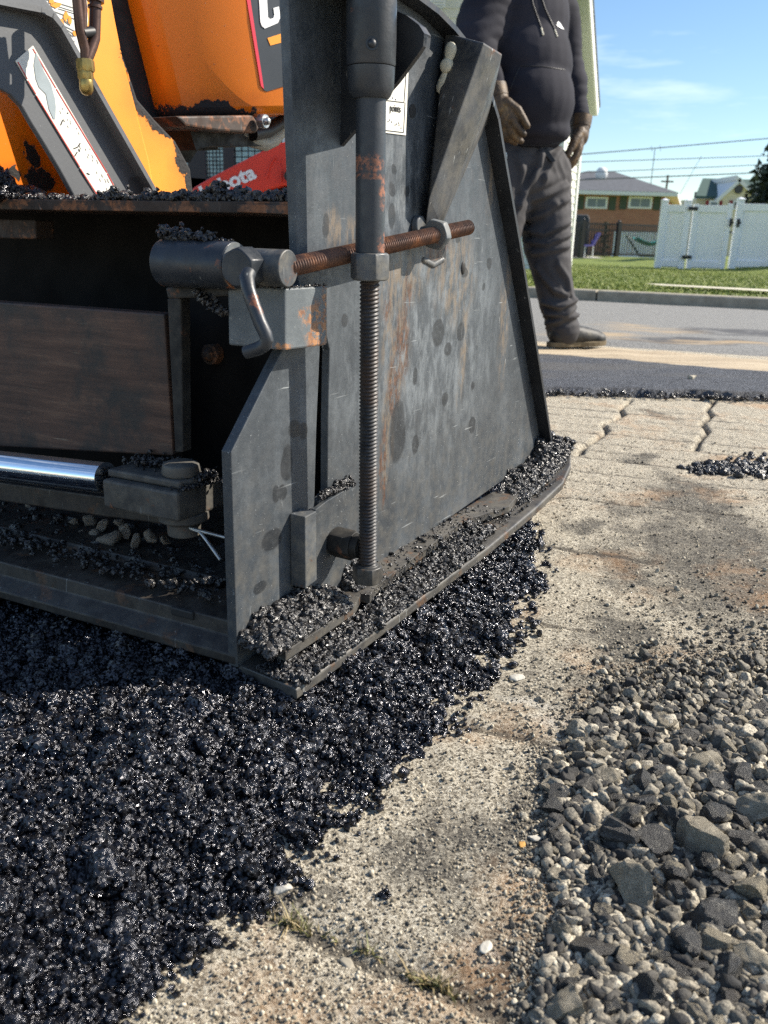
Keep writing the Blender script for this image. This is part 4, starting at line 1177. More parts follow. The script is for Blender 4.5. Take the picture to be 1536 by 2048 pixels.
_m = _sv.math('MULTIPLY', _sv.blobs(_sv.warp(0.012, 60), px_spots([(752, 325, 12, 16), (752, 352, 10, 8), (763, 385, 5, 32), (765, 490, 10, 20), (720, 500, 14, 8)], WS + 0.012), 0.3), _sv.rng(_sv.noise(170, 5, 0.7), 0.42, 0.55))
_sv.set('Base Color', _sv.mix(_sv.math('MULTIPLY', _m, 0.85), _c, _sv.ramp(_sv.noise(120, 4), [(0.35, (0.09, 0.05, 0.035)), (0.65, (0.42, 0.15, 0.07))])))
_sv.set('Roughness', _sv.rng(_sv.noise(50, 4), 0.3, 0.7, 0.34, 0.55)); _sv.bump(_sv.noise(380, 4, 0.6), 0.2, 0.001)
q_.build('sleeve', _sv.m, screw, bevel=0.0008, smooth=40)
q_ = MB(); q_.tube([sp_(196), sp_(190), sp_(176), sp_(133)], [0.0165, 0.0185, 0.0212, 0.0222], 40)
q_.tube([sp_(131), sp_(127), sp_(0), sp_(-60)], [0.0221, 0.0227, 0.0229, 0.0229], 40)
hs = q_.build('screw_housing', M['sleeve_steel'], screw, smooth=40)
q_ = MB(); v_ = np.array(L(EYE)) - sp_(95); v_[2] = 0; v_ /= np.linalg.norm(v_)
v_ = v_ * math.cos(0.02) + np.cross(Lz, v_) * math.sin(0.02)
q_.ball(sp_(95) + v_ * 0.0222, 0.0042, 14, 8); q_.tube([sp_(95) + v_ * 0.021, sp_(95) + v_ * 0.0235], 0.0058, 14)
q_.build('grease_fitting', M['sleeve_steel'], screw, smooth=50)

# lift bracket: gusset with a bent lip, canopy over the housing
lb_ = MB()
GU = sp_(100)[0] + 0.028
gus = [UP(x, y, GU) for x, y in [(735, -5), (770, 18), (812, 36), (838, 56), (848, 72), (846, 92), (836, 108), (795, 163)]]
root_b = np.array([GU, 0.0, GP(705, 296, 0)[2]])
root_t = np.array([GU, 0.0, gus[0][2] + 0.01])
lb_.prism([root_b, root_t] + [np.array([GU, min(p[1], 0), p[2]]) for p in gus], Lu * 0.006)
for a_, c_ in zip(gus[1:5], gus[2:6]):
    lb_.prism([a_ - Lu * 0.0, c_ - Lu * 0.0, c_ + Lu * 0.013, a_ + Lu * 0.013], Lz * 0.0025)
zt = gus[0][2] + 0.002
lb_.prism([np.array([0.098, 0.0, zt]), np.array([GU + 0.02, 0.0, zt]), np.array([GU + 0.02, -0.085, zt]), np.array([0.128, -0.085, zt]), np.array([0.104, -0.05, zt])], Lz * 0.008)
lb_.build('lift_bracket', M['black_steel'], paver, bevel=0.0012)

# leaning arm welded to the gate, with the wing nut
ar = MB()
A = GP(890, 65, 0.002); wA = 0.062
B = A + Ln * wA
C_ = GP(1005, 108, wA)
Bq = GP(968, 85, wA)
D = GP(975, 242, 0.004); E_ = GP(876, 470, 0.004); Fp = GP(846, 478, 0.001)
ar.hull([A, Bq, C_, D, E_, Fp, np.array([C_[0], -0.001, C_[2]]), GP(858, 400, 0.02), GP(878, 440, 0.012)])
arm = ar.build('leaning_arm', M['arm_steel'], paver, bevel=0.002)
wn_ = MB()
Wc = UP(896, 133, A[0] - 0.012)
wn_.tube([Wc - Lu * 0.004, Wc + Lu * 0.012], [0.0082, 0.0092], 20)
wn_.ball(Wc - Lu * 0.005, (0.0035, 0.0078, 0.0078), 16, 8)
def paddle(mb, a, b, r0, r1, th):
    a, b = np.array(a), np.array(b); d = b - a; ln = np.linalg.norm(d); d /= ln
    sd = np.cross(d, Lu); sd /= np.linalg.norm(sd)
    V = []; Fs = []
    nn = 10
    rings = [(0, r0, th), (0.3, r0, th), (0.52, r1 * 0.9, th * 0.9), (0.75, r1, th * 0.8), (0.93, r1 * 0.72, th * 0.6), (1.0, r1 * 0.25, th * 0.3)]
    for t, rr, tt in rings:
        for k in range(nn):
            an = 2 * math.pi * k / nn
            V.append(a + d * ln * t + sd * rr * math.cos(an) + Lu * tt * math.sin(an))
    for i in range(len(rings) - 1):
        for k in range(nn):
            j = (k + 1) % nn
            Fs.append((i * nn + k, i * nn + j, (i + 1) * nn + j, (i + 1) * nn + k))
    Fs.append(tuple(range(nn))[::-1]); Fs.append(tuple(range((len(rings) - 1) * nn, len(rings) * nn)))
    mb.add(V, Fs)
uW = Wc[0] - 0.001
paddle(wn_, Wc, UP(904, 84, uW - 0.003), 0.0052, 0.0078, 0.005)
paddle(wn_, Wc, UP(881, 188, uW - 0.003), 0.0052, 0.0084, 0.005)
wing = wn_.build('wing_nut', M['cast_cream'], arm, bevel=0.0008, smooth=50)
bo = MB(); bo.tube([Wc + Lu * 0.008, Wc + Lu * 0.055], 0.0052, 16); hexnut(bo, Wc + Lu * 0.018, Lu, 0.0095, 0.007)
bo.build('bolt', M['black_steel'], arm, smooth=35)

# width screw, with its welded nut and the weld ear behind it
WR = 0.022
r0_, r1_ = GP(575, 535, WR), GP(936, 455, WR)
rd = MB()
thread(rd, r0_, r1_, 0.0094, 0.0040, 0.0022, 26)
wsx = rd.build('width_screw', M['rusty_thread'], paver, smooth=50)
dirR = (r1_ - r0_) / np.linalg.norm(r1_ - r0_)
nu = MB(); hexnut(nu, GP(873, 469, WR), dirR, 0.0185, 0.0125, 0.2)
nu.build('lock_nut', M['block_steel'], wsx, bevel=0.001, smooth=35)
er = MB()
cE = GP(832, 452, 0.0)
er.tube([cE + Ln * 0.0, cE + Ln * 0.008], [0.0125, 0.0115], 20)
er.box(cE - Lz * 0.006 + Ln * 0.004 + Lu * 0.02, (0.034, 0.008, 0.02))
er.build('weld_ear', M['worn_steel'], gate, bevel=0.0015, smooth=40)
wl_ = MB()
for i in range(14):
    a = GP(848 + i * 2.8, 520 + (6.5 - abs(i - 6.5)) * 1.6, 0.0); wl_.ball(a, (0.0055, 0.003, 0.0038), 10, 7)
wl_.build('weld_bead', M['worn_steel'], gate, smooth=60)
hl = MB(); cH = GP(825, 222, 0.0003); hl.tube([cH, cH + Ln * 0.0006], 0.0072, 20); hl.build('hole', M['print_black'], gate)
hl = MB(); cH = GP(926, 536, 0.0); hl.ball(cH, (0.006, 0.0025, 0.0085), 14, 8); hl.build('weld_spot', M['tarry_steel'], gate, smooth=50)

# warning label on the gate
lab = MB()
la, lb2, lc, ld = GP(740, 262, 0.0012), GP(812, 271, 0.0012), GP(818, 128, 0.0012), GP(740, 110, 0.0012)
lab.prism([la, lb2, lc, ld], IN * 0.001)
sticker = lab.build('sticker', M['white_decal'], gate, bevel=0.0004)
def line_quad(mb, p, q_, w, up, nrm, th=0.0004):
    p, q_ = np.array(p), np.array(q_); u_ = np.array(up) * w / 2
    mb.prism([p - u_, q_ - u_, q_ + u_, p + u_], np.array(nrm) * th)
ln_ = MB()
def LP(x, y): return GP(x, y, 0.0013)
for a_, b_2, up in (((740, 257), (807, 265), Lz), ((740, 197), (808, 205), Lz), ((807, 265), (810, 205), Lu), ((808, 203), (813, 135), Lu)):
    line_quad(ln_, LP(*a_), LP(*b_2), 0.0008, up, Ln)
for x, y in [(776, 243), (779, 240), (783, 244), (790, 250), (793, 248), (797, 246), (798, 250), (802, 256), (772, 196), (785, 196), (791, 199)]:
    ln_.box(LP(x, y) + Ln * 0.0002, (0.0011, 0.0005, 0.0013))
ln_.build('print', M['print_black'], sticker)
def text_mesh(name, body, size, mat, parent, org, xdir, zdir, nrm, th=0.0003, shear=0.0, bold=0.0, sx=1.0, align='LEFT'):
    cu = bpy.data.curves.new(name, 'FONT'); cu.body = body; cu.size = size; cu.shear = shear; cu.offset = bold; cu.extrude = th; cu.align_x = align
    o = bpy.data.objects.new(name, cu); COL.objects.link(o)
    dg = bpy.context.evaluated_depsgraph_get()
    me = bpy.data.meshes.new_from_object(o.evaluated_get(dg))
    bpy.data.objects.remove(o); bpy.data.curves.remove(cu)
    x = np.array(xdir, float); x /= np.linalg.norm(x); nn = np.array(nrm, float); nn /= np.linalg.norm(nn)
    zz = np.cross(nn, x)
    for v in me.vertices:
        p = np.array(org) + x * v.co.x * sx + zz * v.co.y + nn * (v.co.z + th)
        v.co = p
    me.materials.clear()
    return link(name, me, mat, parent)
xl = GP(806, 224, 0) - GP(778, 220, 0)
text_mesh('lettering', 'points', 0.0105, M['print_black'], sticker, GP(779, 222, 0.0013), xl, Lz, Ln, sx=0.9)
text_mesh('lettering', 'S', 0.02, M['print_black'], sticker, GP(789, 160, 0.0013), xl, Lz, Ln, bold=0.0003)

# square block, pivot tubes and the crank handle behind the gate's rear edge
W1 = 0.022
uB = GP(570, 640, W1)[0]
tl, tr, br, bl = GP(570, 576, W1), GP(655, 571, W1), GP(655, 690, W1), GP(570, 701, W1)
side = Ls - Lu * 0.0
pL = UP(455, 640, uB)                      # how far along s the left face runs
len_s = abs(pL[1] - bl[1]) / abs(Ls[1])
bk = MB()
bk.prism([tl, tr, br, bl], Ls * (len_s * 0.92))
_bm = Mat('block_rusty', rough=0.5)
_c = _bm.ramp(_bm.noise(16, 6, 0.7), [(0.32, (0.07, 0.083, 0.092)), (0.7, (0.15, 0.168, 0.176))])
_m = _bm.math('MULTIPLY', _bm.blobs(_bm.warp(0.02, 40), px_spots([(635, 655, 24, 50), (608, 628, 10, 14), (575, 695, 12, 6), (600, 700, 8, 6), (650, 600, 6, 30)], W1), 0.35), _bm.rng(_bm.noise(120, 6, 0.75), 0.44, 0.54))
_c = _bm.mix(_bm.math('MULTIPLY', _m, 0.9), _c, _bm.ramp(_bm.noise(90, 4), [(0.35, (0.2, 0.085, 0.04)), (0.65, (0.5, 0.24, 0.1))]))
_s = _bm.math('MULTIPLY', _bm.rng(_bm.noise(230, 3), 0.62, 0.68), _bm.rng(_bm.noise(20, 3), 0.45, 0.6))
_bm.set('Base Color', _bm.mix(_bm.math('MULTIPLY', _s, 0.7), _c, (0.33, 0.34, 0.31))); _bm.bump(_bm.noise(300, 5, 0.7), 0.3, 0.0015)
block = bk.build('pivot_block', _bm.m, paver, bevel=0.002)
pt = MB()
d0 = GP(577, 537, 0.03)
pt.tube([d0, d0 + Ls * 0.075], 0.0165, 36)
pin = pt.build('pivot_pin', M['worn_steel'], paver, bevel=0.001, smooth=40)
pt = MB()
d1 = d0 + Ls * 0.058
e1 = d0 + Ls * 0.142
n_ = 36
pt.tube([d1, d1 + Ls * 0.004, e1], [0.0215, 0.0222, 0.0222], n_)
ptube = pt.build('pivot_tube', M['sleeve_steel'], paver, bevel=0.001, smooth=40)
rg = MB(); rg.tube([d1 - Ls * 0.0004, d1 - Ls * 0.001], [0.0212, 0.0208], 36); rg.build('worn_rim', M['block_steel'], ptube)
cr_m = MB()
cN = UP(512, 545, 0) * 0 + SP(512, 545, 0.0)
cN = d0 + Ls * 0.033 + Lb * 0.010
hexnut(cr_m, cN + Lb * 0.012, Lb, 0.0185, 0.024, 0.4)
cn = cr_m.build('crank_nut', M['sleeve_steel'], paver, bevel=0.0012, smooth=35)
bF = float(((PB + np.array([0, 0, 0])) @ b3))
bb = (cN + Lb * 0.03) @ Lb
def CP(x, y, db=0.0): return SP(x, y, bb + db)
ch = MB()
pts = [CP(498, 545), CP(493, 556, .006), CP(497, 580, .01), CP(508, 612, .012), CP(520, 645, .013), CP(531, 668, .013), CP(534, 680, .013), CP(529, 690, .013), CP(517, 697, .014), CP(490, 705, .016)]
ch.tube(pts, [0.0066, 0.0068, 0.0064, 0.0061, 0.006, 0.006, 0.006, 0.006, 0.006, 0.0058], 18)
hnd = ch.build('crank_handle', M['sleeve_steel'], paver, bevel=0.0008, smooth=50)

# screed: deck ledge, dark box, board, uprights, lower beam and pan
def spoly(pts, b): return [SP(x, y, b) for x, y in pts]
BD = -Lb
DK = -0.112
dk = MB()
dl, dr = SP(-260, 398, DK), SP(584, 405, DK)
zt = 0.5 * (SP(300, 401, DK)[2] + SP(580, 405, DK)[2]); zl = SP(300, 401, DK)[2]
dl[2] = zl; dr[2] = zl
dk.prism([dl, dr, dr + BD * 0.34, dl + BD * 0.34], -Lz * 0.011)
deck = dk.build('deck_plate', M['rusty_plate'], paver, bevel=0.001)
lp = MB()
a_, b_2 = SP(468, 420, DK + 0.006), SP(582, 425, DK + 0.006)
lp.prism([SP(474, 408, DK + .006), SP(582, 410, DK + .006), SP(582, 429, DK + .006), SP(474, 424, DK + .006)], BD * 0.005)
lp.build('edge_strip', M['rusty_plate'], deck, bevel=0.0006)
bx = MB()
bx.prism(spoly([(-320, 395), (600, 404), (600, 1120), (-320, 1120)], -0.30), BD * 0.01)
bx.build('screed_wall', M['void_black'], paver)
bx = MB()
bx.prism(spoly([(-80, 436), (70, 440), (72, 478), (-80, 476)], -0.16), BD * 0.03)
bx.build('cross_tube', M['rusty_plate'], paver, bevel=0.002)
br_ = MB()
br_.prism(spoly([(-260, 586), (328, 628), (346, 912), (-260, 880)], -0.075), BD * 0.022)
br_.build('extension_beam', M['board_steel'], paver, bevel=0.002)
up_ = MB()
up_.prism(spoly([(334, 597), (362, 596), (366, 905), (350, 905)], -0.068), BD * 0.015)
up_.build('upright', M['tarry_steel'], paver, bevel=0.0015)
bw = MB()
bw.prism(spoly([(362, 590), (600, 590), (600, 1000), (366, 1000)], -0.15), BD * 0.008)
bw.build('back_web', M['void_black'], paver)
bt_ = MB()
cB = SP(432, 707, -0.15)
hexnut(bt_, cB + Lb * 0.006, Lb, 0.0125, 0.012, 0.1); bt_.ball(cB + Lb * 0.012, (0.008, 0.006, 0.008), 16, 8)
bt_.build('flange_bolt', M['rusty_plate'], paver, smooth=35)
# upper bracket arm holding the tube
ub = MB()
ub.prism(spoly([(330, 575), (470, 570), (470, 592), (335, 598)], -0.055), BD * 0.05)
ub.build('tube_bracket', M['tarry_steel'], paver, bevel=0.002)

# hydraulic rod and clevis
bC = -0.025
h0, h1 = SP(-260, 900, bC - .012), SP(212, 956, bC - .012)
hr = MB(); hr.tube([h0, h1], 0.0172, 40)
hyd = hr.build('hydraulic_rod', M['chrome'], paver, smooth=60)
cv = MB()
z_t, z_b = SP(355, 987, bC)[2], SP(357, 1046, bC)[2]
cA = SP(355, 1015, bC); cL = SP(205, 985, bC)
dirL = cL - cA; dirL[2] = 0; lnL = np.linalg.norm(dirL); dirL /= lnL
dirR2 = Lu * 1.0
ctr = cA + dirL * lnL / 2
cr0 = np.array([cA[0], cA[1], z_t])
depthC = 0.074
cv.prism([cr0, cr0 + dirL * lnL, cr0 + dirL * lnL + dirR2 * depthC, cr0 + dirR2 * depthC], -Lz * (z_t - z_b))
clev = cv.build('clevis', M['clevis_steel'], hyd, bevel=0.003)
tb = MB()
o_ = dirL * 0.006 + dirR2 * 0.010
pp_ = [cr0 + o_, cr0 + dirL * (lnL + 0.002) + dirR2 * 0.010, cr0 + dirL * (lnL + 0.002) + dirR2 * 0.06, cr0 + dirL * 0.03 + dirR2 * 0.064, cr0 + dirL * 0.008 + dirR2 * 0.052, cr0 + dirL * 0.0 + dirR2 * 0.03]
tb.prism([p + Lz * 0.0005 for p in pp_], Lz * 0.0085)
tabp = tb.build('yoke_tab', M['clevis_steel'], clev, bevel=0.0025)
pnm = MB(); pc = cr0 + dirL * 0.024 + dirR2 * 0.034 + Lz * 0.009
pnm.tube([pc, pc + Lz * 0.004, pc + Lz * 0.012, pc + Lz * 0.0142], [0.0195, 0.0205, 0.0190, 0.0135], 28)
pnm.build('pin_head', M['clevis_steel'], clev, bevel=0.001, smooth=50)
pb = MB(); pc2 = np.array([pc[0], pc[1], z_b]) + dirR2 * 0.0
pb.tube([pc2 + Lz * 0.001, pc2 - Lz * 0.008, pc2 - Lz * 0.012, pc2 - Lz * 0.026], [0.027, 0.0275, 0.0185, 0.0175], 28)
pb.build('pin_end', M['clevis_steel'], clev, bevel=0.001, smooth=40)
ct = MB(); q0_ = pc2 - Lz * 0.018
bq = (q0_ @ Lb) + 0.012
ct.tube([SP(380, 1056, bq), SP(398, 1061, bq), SP(454, 1076, bq + .004)], 0.0018, 10)
ct.tube([SP(380, 1057, bq), SP(400, 1064, bq), SP(411, 1078, bq + .004), SP(441, 1120, bq + .012)], 0.0019, 10)
ct.build('cotter_pin', M['zinc'], clev, smooth=60)
# beam under the rod
lbm = MB()
lbm.prism(spoly([(-260, 930), (330, 1010), (350, 1052), (210, 1034), (-260, 962)], -0.060), BD * 0.03)
lbm.build('lower_beam', M['pan_steel'], paver, bevel=0.002)
# pan and rear lip
pa = MB()
z0_, z1_, z2_ = 0.052, 0.074, 0.1
e0, e1_ = SP(-420, 1092, 0.0), SP(472, 1311, 0.0)
e0[2] = z0_; e1_[2] = z0_
sec = [(0.0, 0.0), (0.0, 0.010), (-0.018, 0.020), (-0.020, 0.036), (-0.075, 0.044), (-0.078, 0.052), (-0.3, 0.056), (-0.3, -0.004)]
V = []
for e in (e0, e1_):
    for bb_, zz_ in sec: V.append(e + Lb * bb_ + Lz * zz_)
m_ = len(sec)
pa.add(V, [tuple(range(m_))[::-1], tuple(range(m_, 2 * m_))] + [(i, (i + 1) % m_, m_ + (i + 1) % m_, m_ + i) for i in range(m_)])
pa.build('screed_pan', M['pan_steel'], paver, bevel=0.0015)
sl = MB(); sl.box(SP(365, 1226, -0.0185), (0.03, 0.004, 0.01), (Ls, Lb, Lz)); sl.build('slot_plug', M['print_black'], paver, bevel=0.002)

# hopper side: grey frame plate with a bent rim, sticker, orange panels, hood, pipes
WG = -0.36
def HPn(x, y, w=WG): return GP(x, y, w)
gp_ = MB()
inner_arc = [(-30, 172), (0, 178), (22, 190), (45, 215), (62, 245), (90, 290), (120, 340), (150, 395)]
gf = [(-60, -60), (-30, 172)] + inner_arc[1:] + [(152, 420), (330, 430), (308, 395), (215, 205), (120, 35), (85, -10), (40, -60)]
gp_.prism([HPn(x, y) for x, y in gf], IN * 0.008)
frame = gp_.build('side_frame', M['grey_paint'], paver, bevel=0.0015)
rm_ = MB()
rim = [HPn(x, y) for x, y in [(-60, -8), (20, 8), (62, 16), (88, 28), (108, 52), (215, 240), (262, 322), (318, 420)]]
for p, q2 in zip(rim[:-1], rim[1:]):
    t = q2 - p; t /= np.linalg.norm(t); sN = np.cross(t, Ln)
    rm_.prism([p, q2, q2 + Ln * 0.017, p + Ln * 0.017], sN * (0.006 if sN[2] > 0 else 0.006))
rm_.build('rim', M['grey_paint'], frame)
st_ = MB()
sq = [HPn(x, y, WG + .0012) for x, y in [(31, 122), (66, 91), (246, 400), (201, 404)]]
st_.prism(sq, IN * 0.001)
stk = st_.build('sticker', M['white_decal'], frame)
def quad_on(name, pts, w, mat, par, th=0.0006):
    b = MB(); b.prism([HPn(x, y, w + th) for x, y in pts], IN * th * 0.8); return b.build(name, mat, par)
rl = MB()
def strip(mb, pts, wpx, w, th=0.0005):
    for (ax, ay), (bx2, by2) in zip(pts[:-1], pts[1:]):
        L_ = math.hypot(bx2 - ax, by2 - ay); nx2, ny2 = -(by2 - ay) / L_ * wpx / 2, (bx2 - ax) / L_ * wpx / 2
        mb.prism([HPn(x, y, w + th) for x, y in [(ax + nx2, ay + ny2), (bx2 + nx2, by2 + ny2), (bx2 - nx2, by2 - ny2), (ax - nx2, ay - ny2)]], IN * th * 0.9)
strip(rl, [(36, 124), (55, 158)], 1.6, WG + .0012); strip(rl, [(56, 161), (72, 188)], 1.6, WG + .0012); strip(rl, [(73, 191), (160, 334)], 1.6, WG + .0012); strip(rl, [(161, 337), (204, 404)], 1.6, WG + .0012)
strip(rl, [(66, 97), (112, 176)], 1.6, WG + .0012); strip(rl, [(113, 178), (214, 345)], 1.6, WG + .0012); strip(rl, [(215, 347), (243, 400)], 1.6, WG + .0012)
rl.build('print', M['print_red'], stk)
quad_on('peeled_patch', [(72, 104), (68, 130), (72, 158), (78, 174), (92, 188), (98, 218), (107, 238), (111, 238), (112, 214), (110, 196), (102, 168), (88, 142)], WG + .0012, M['peel_blue'], stk)
ft = MB()
rr_ = random.Random(4)
for i in range(26):
    t = rr_.random(); cx, cy = 118 + 100 * t, 208 + 165 * t
    k = rr_.uniform(-9, 9); cx += k * 0.86; cy -= k * 0.5
    ln2 = rr_.uniform(3, 9)
    strip(ft, [(cx, cy), (cx + ln2 * 0.35, cy + ln2 * 0.95)], 1.0, WG + .0012)
ft.build('faded_print', M['faded_grey'], stk)
bs = MB()
for a_ in [[(122, 250), (126, 240)], [(148, 297), (156, 294), (161, 286)], [(150, 312), (155, 304)], [(174, 346), (180, 349)], [(158, 298), (160, 303)], [(135, 225), (137, 227)]]:
    strip(bs, a_, 1.8, WG + .0014)
bs.build('scratches', M['print_black'], stk)

# orange panels
WO = -0.40
grA = [(GP(x, y, WO), (a, 0.12, b)) for x, y, a, b in []]
def gr(lst, w):
    o = []
    for x, y, rx, ry in lst:
        c = GP(x, y, w); a = GP(x + rx, y, w); b = GP(x, y + ry, w)
        o.append((c, (abs(a - c)[0] + 1e-3, 0.4, abs(b - c)[2] + 1e-3)))
    return o
orange('orange_plain', ORANGE, gr([(60, 305, 10, 26), (34, 345, 16, 12), (78, 350, 18, 20)], WO - 0.05), 0.75)
orange('orange_strip', (0.9, 0.33, 0.02), gr([(300, 150, 36, 90), (262, 70, 20, 60), (330, 230, 30, 40), (375, 300, 20, 60), (400, 350, 16, 40), (350, 255, 30, 20)], WO), 0.55)
orange('orange_hood', ORANGE, gr([(300, 190, 28, 130), (315, 270, 30, 40), (420, 236, 100, 20), (480, 222, 36, 22), (340, 255, 40, 20), (272, 60, 26, 80)], -0.42), 0.5)
op = MB()
op.prism([GP(x, y, WO - 0.05) for x, y in [(-60, 120), (80, 120), (160, 300), (170, 404), (-60, 404)]], IN * 0.6)
op.build('inner_panel', M['orange_plain'], paver, bevel=0.001)
op = MB()
op.prism([GP(x, y, WO) for x, y in [(60, -60), (214, -60), (232, 40), (246, 110), (268, 195), (300, 320), (318, 425), (225, 425), (160, 300)]], IN * 0.02)
sidep = op.build('side_panel', M['orange_strip'], paver, bevel=0.004)
op = MB()
op.prism([GP(x, y, WO - .012) for x, y in [(240, 90), (276, 198), (310, 238), (352, 282), (382, 338), (392, 425), (300, 425)]], IN * 0.02)
op.build('lower_panel', M['orange_strip'], paver, bevel=0.004)
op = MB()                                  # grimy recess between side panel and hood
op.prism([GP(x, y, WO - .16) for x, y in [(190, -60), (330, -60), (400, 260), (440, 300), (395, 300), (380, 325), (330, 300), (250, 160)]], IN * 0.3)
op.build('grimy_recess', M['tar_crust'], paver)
# notice with text lines
op = MB()
op.prism([GP(x, y, WO + .0012) for x, y in [(70, -40), (172, -40), (176, 40), (166, 116), (150, 108), (100, 18)]], IN * 0.001)
nt = op.build('notice', M['white_decal'], sidep)
tx = MB()
def stripo(mb, pts, wpx, w, th=0.0006):
    for (ax, ay), (bx2, by2) in zip(pts[:-1], pts[1:]):
        L_ = math.hypot(bx2 - ax, by2 - ay); nx2, ny2 = -(by2 - ay) / L_ * wpx / 2, (bx2 - ax) / L_ * wpx / 2
        mb.prism([GP(x, y, w + th) for x, y in [(ax + nx2, ay + ny2), (bx2 + nx2, by2 + ny2), (bx2 - nx2, by2 - ny2), (ax - nx2, ay - ny2)]], IN * th * 0.8)
for y0 in (-2, 20, 44, 66):
    stripo(tx, [(92 + y0 * .5, y0), (150, y0 + 18)], 1.4, WO + .0014)
for y0 in (8, 13, 32, 37, 55, 60, 78, 84, 90):
    stripo(tx, [(112 + y0 * .4, y0 + 4), (146 + rr_.uniform(-8, 4), y0 + 14)], 0.8, WO + .0014)
tx.build('print', M['print_grey'], nt)
ch_ = MB()
for (x, y, a, b) in [(112, 10, 9, 7), (132, 32, 7, 9), (124, 48, 5, 12), (150, 66, 6, 5), (104, 2, 5, 6), (140, 40, 3, 8)]:
    pl = []
    for k in range(12):
        an = k / 12 * 6.283; e = 1 + 0.35 * rr_.uniform(-1, 1)
        pl.append(GP(x + a * e * math.cos(an), y + b * e * math.sin(an), WO + .0022))
    ch_.prism(pl, IN * 0.0004)
ch_.build('peeled_chips', M['orange_strip'], nt)

# hood: rounded front corner, lit right face with the dark decal
WH = -0.42
hd = MB()
HK = GP(500, 120, WH)                      # corner line
def hood_pt(x, y, t=0): return GP(x, y, WH)
left_face = [(275, -80), (352, 236), (400, 236), (500, 232), (486, -80)]
a0, a1 = GP(486, -80, WH), GP(506, 232, WH)
rgt = Lu * 0.42 + Ln * 0.10                # right face turns toward us a little
b0_, b1_ = GP(276, -80, WH - 0.10), GP(352, 236, WH - 0.10)
hd.add([b0_, b1_, a1, a0, a0 + rgt, a1 + rgt + Lz * 0.055, b0_ + IN * 0.1, b1_ + IN * 0.1, a0 + rgt + IN * 0.2, a1 + rgt + IN * 0.2 + Lz * 0.055],
       [(0, 1, 2, 3), (3, 2, 5, 4), (0, 6, 7, 1), (4, 5, 9, 8), (6, 8, 9, 7), (1, 7, 9, 5, 2), (0, 3, 4, 8, 6)])
hood = hd.build('hood', M['orange_hood'], paver, bevel=0.014, seg=4, smooth=35)
nf = np.cross(a0 - a1, rgt); nf /= np.linalg.norm(nf)
if nf @ Ln < 0: nf = -nf
def FPt(x, y, off=0.0015):                 # on the hood's right face
    d = L(PB + ray(x, y)) ; e = L(EYE); d = d / np.linalg.norm(d)
    return e + d * (((a1 + nf * off - e) @ nf) / (d @ nf))
dc = MB(); dc.prism([FPt(x, y) for x, y in [(490, -60), (527, 180), (534, 183), (640, 150), (640, -60)]], -nf * 0.001)
decal = dc.build('decal', M['black_decal'], hood)
dc = MB(); dc.prism([FPt(x, y, .0025) for x, y in [(484, -60), (492, -60), (528, 178), (522, 172)]], -nf * 0.001); dc.build('red_stripe', M['magenta_red'], decal)
dc = MB(); dc.prism([FPt(x, y, .0025) for x, y in [(535, 76), (610, 52), (612, 72), (541, 91)]], -nf * 0.001); dc.build('orange_bar', M['orange_strip'], decal)
le = MB()
le.prism([FPt(x, y, .0028) for x, y in [(515, -60), (531, -60), (536, 34), (540, 38), (547, 36), (549, 30), (547, 16), (558, 13), (561, 34), (556, 46), (530, 57), (524, 52), (521, 44)]], -nf * 0.0012)
le.prism([FPt(x, y, .0028) for x, y in [(562, -60), (577, -60), (581, 12), (586, 18), (592, 16), (592, -60), (606, -60), (606, 20), (600, 30), (578, 38), (569, 30), (566, 20)]], -nf * 0.0012)
le.build('lettering', M['white_paint'], decal)
# rusty underside, bolt, hose
ru = MB(); ru.prism([GP(x, y, WH - 0.004) for x, y in [(352, 232), (505, 230), (522, 252), (512, 266), (440, 262), (372, 252)]], IN * 0.2)
ru.build('rusty_sill', M['rusty_plate'], paver, bevel=0.003)
ru = MB(); ru.prism([GP(x, y, WH - 0.05) for x, y in [(380, 262), (512, 264), (540, 292), (420, 292), (392, 300)]], IN * 0.1); ru.build('dark_sill', M['tarry_steel'], paver)
zb_ = MB(); cz_ = GP(520, 243, WH + 0.004); hexnut(zb_, cz_ + Ln * 0.006, Ln, 0.011, 0.012); zb_.ball(cz_ + Ln * 0.014, 0.006, 12, 8); zb_.build('bolt', M['zinc'], paver, smooth=35)
hz_ = MB(); wz = WH - 0.06
hz_.tube([GP(480, 262, wz), GP(505, 280, wz), GP(530, 287, wz), GP(548, 278, wz), GP(562, 260, wz), GP(570, 240, wz)], 0.0125, 16)
hz_.build('hose', M['pale_hose'], paver, smooth=60)
hz_ = MB(); hz_.tube([GP(505, 268, wz + .02), GP(535, 262, wz + .02), GP(560, 246, wz + .02), GP(600, 215, wz + .02)], 0.011, 14); hz_.build('hose', M['hose_black'], paver, smooth=60)
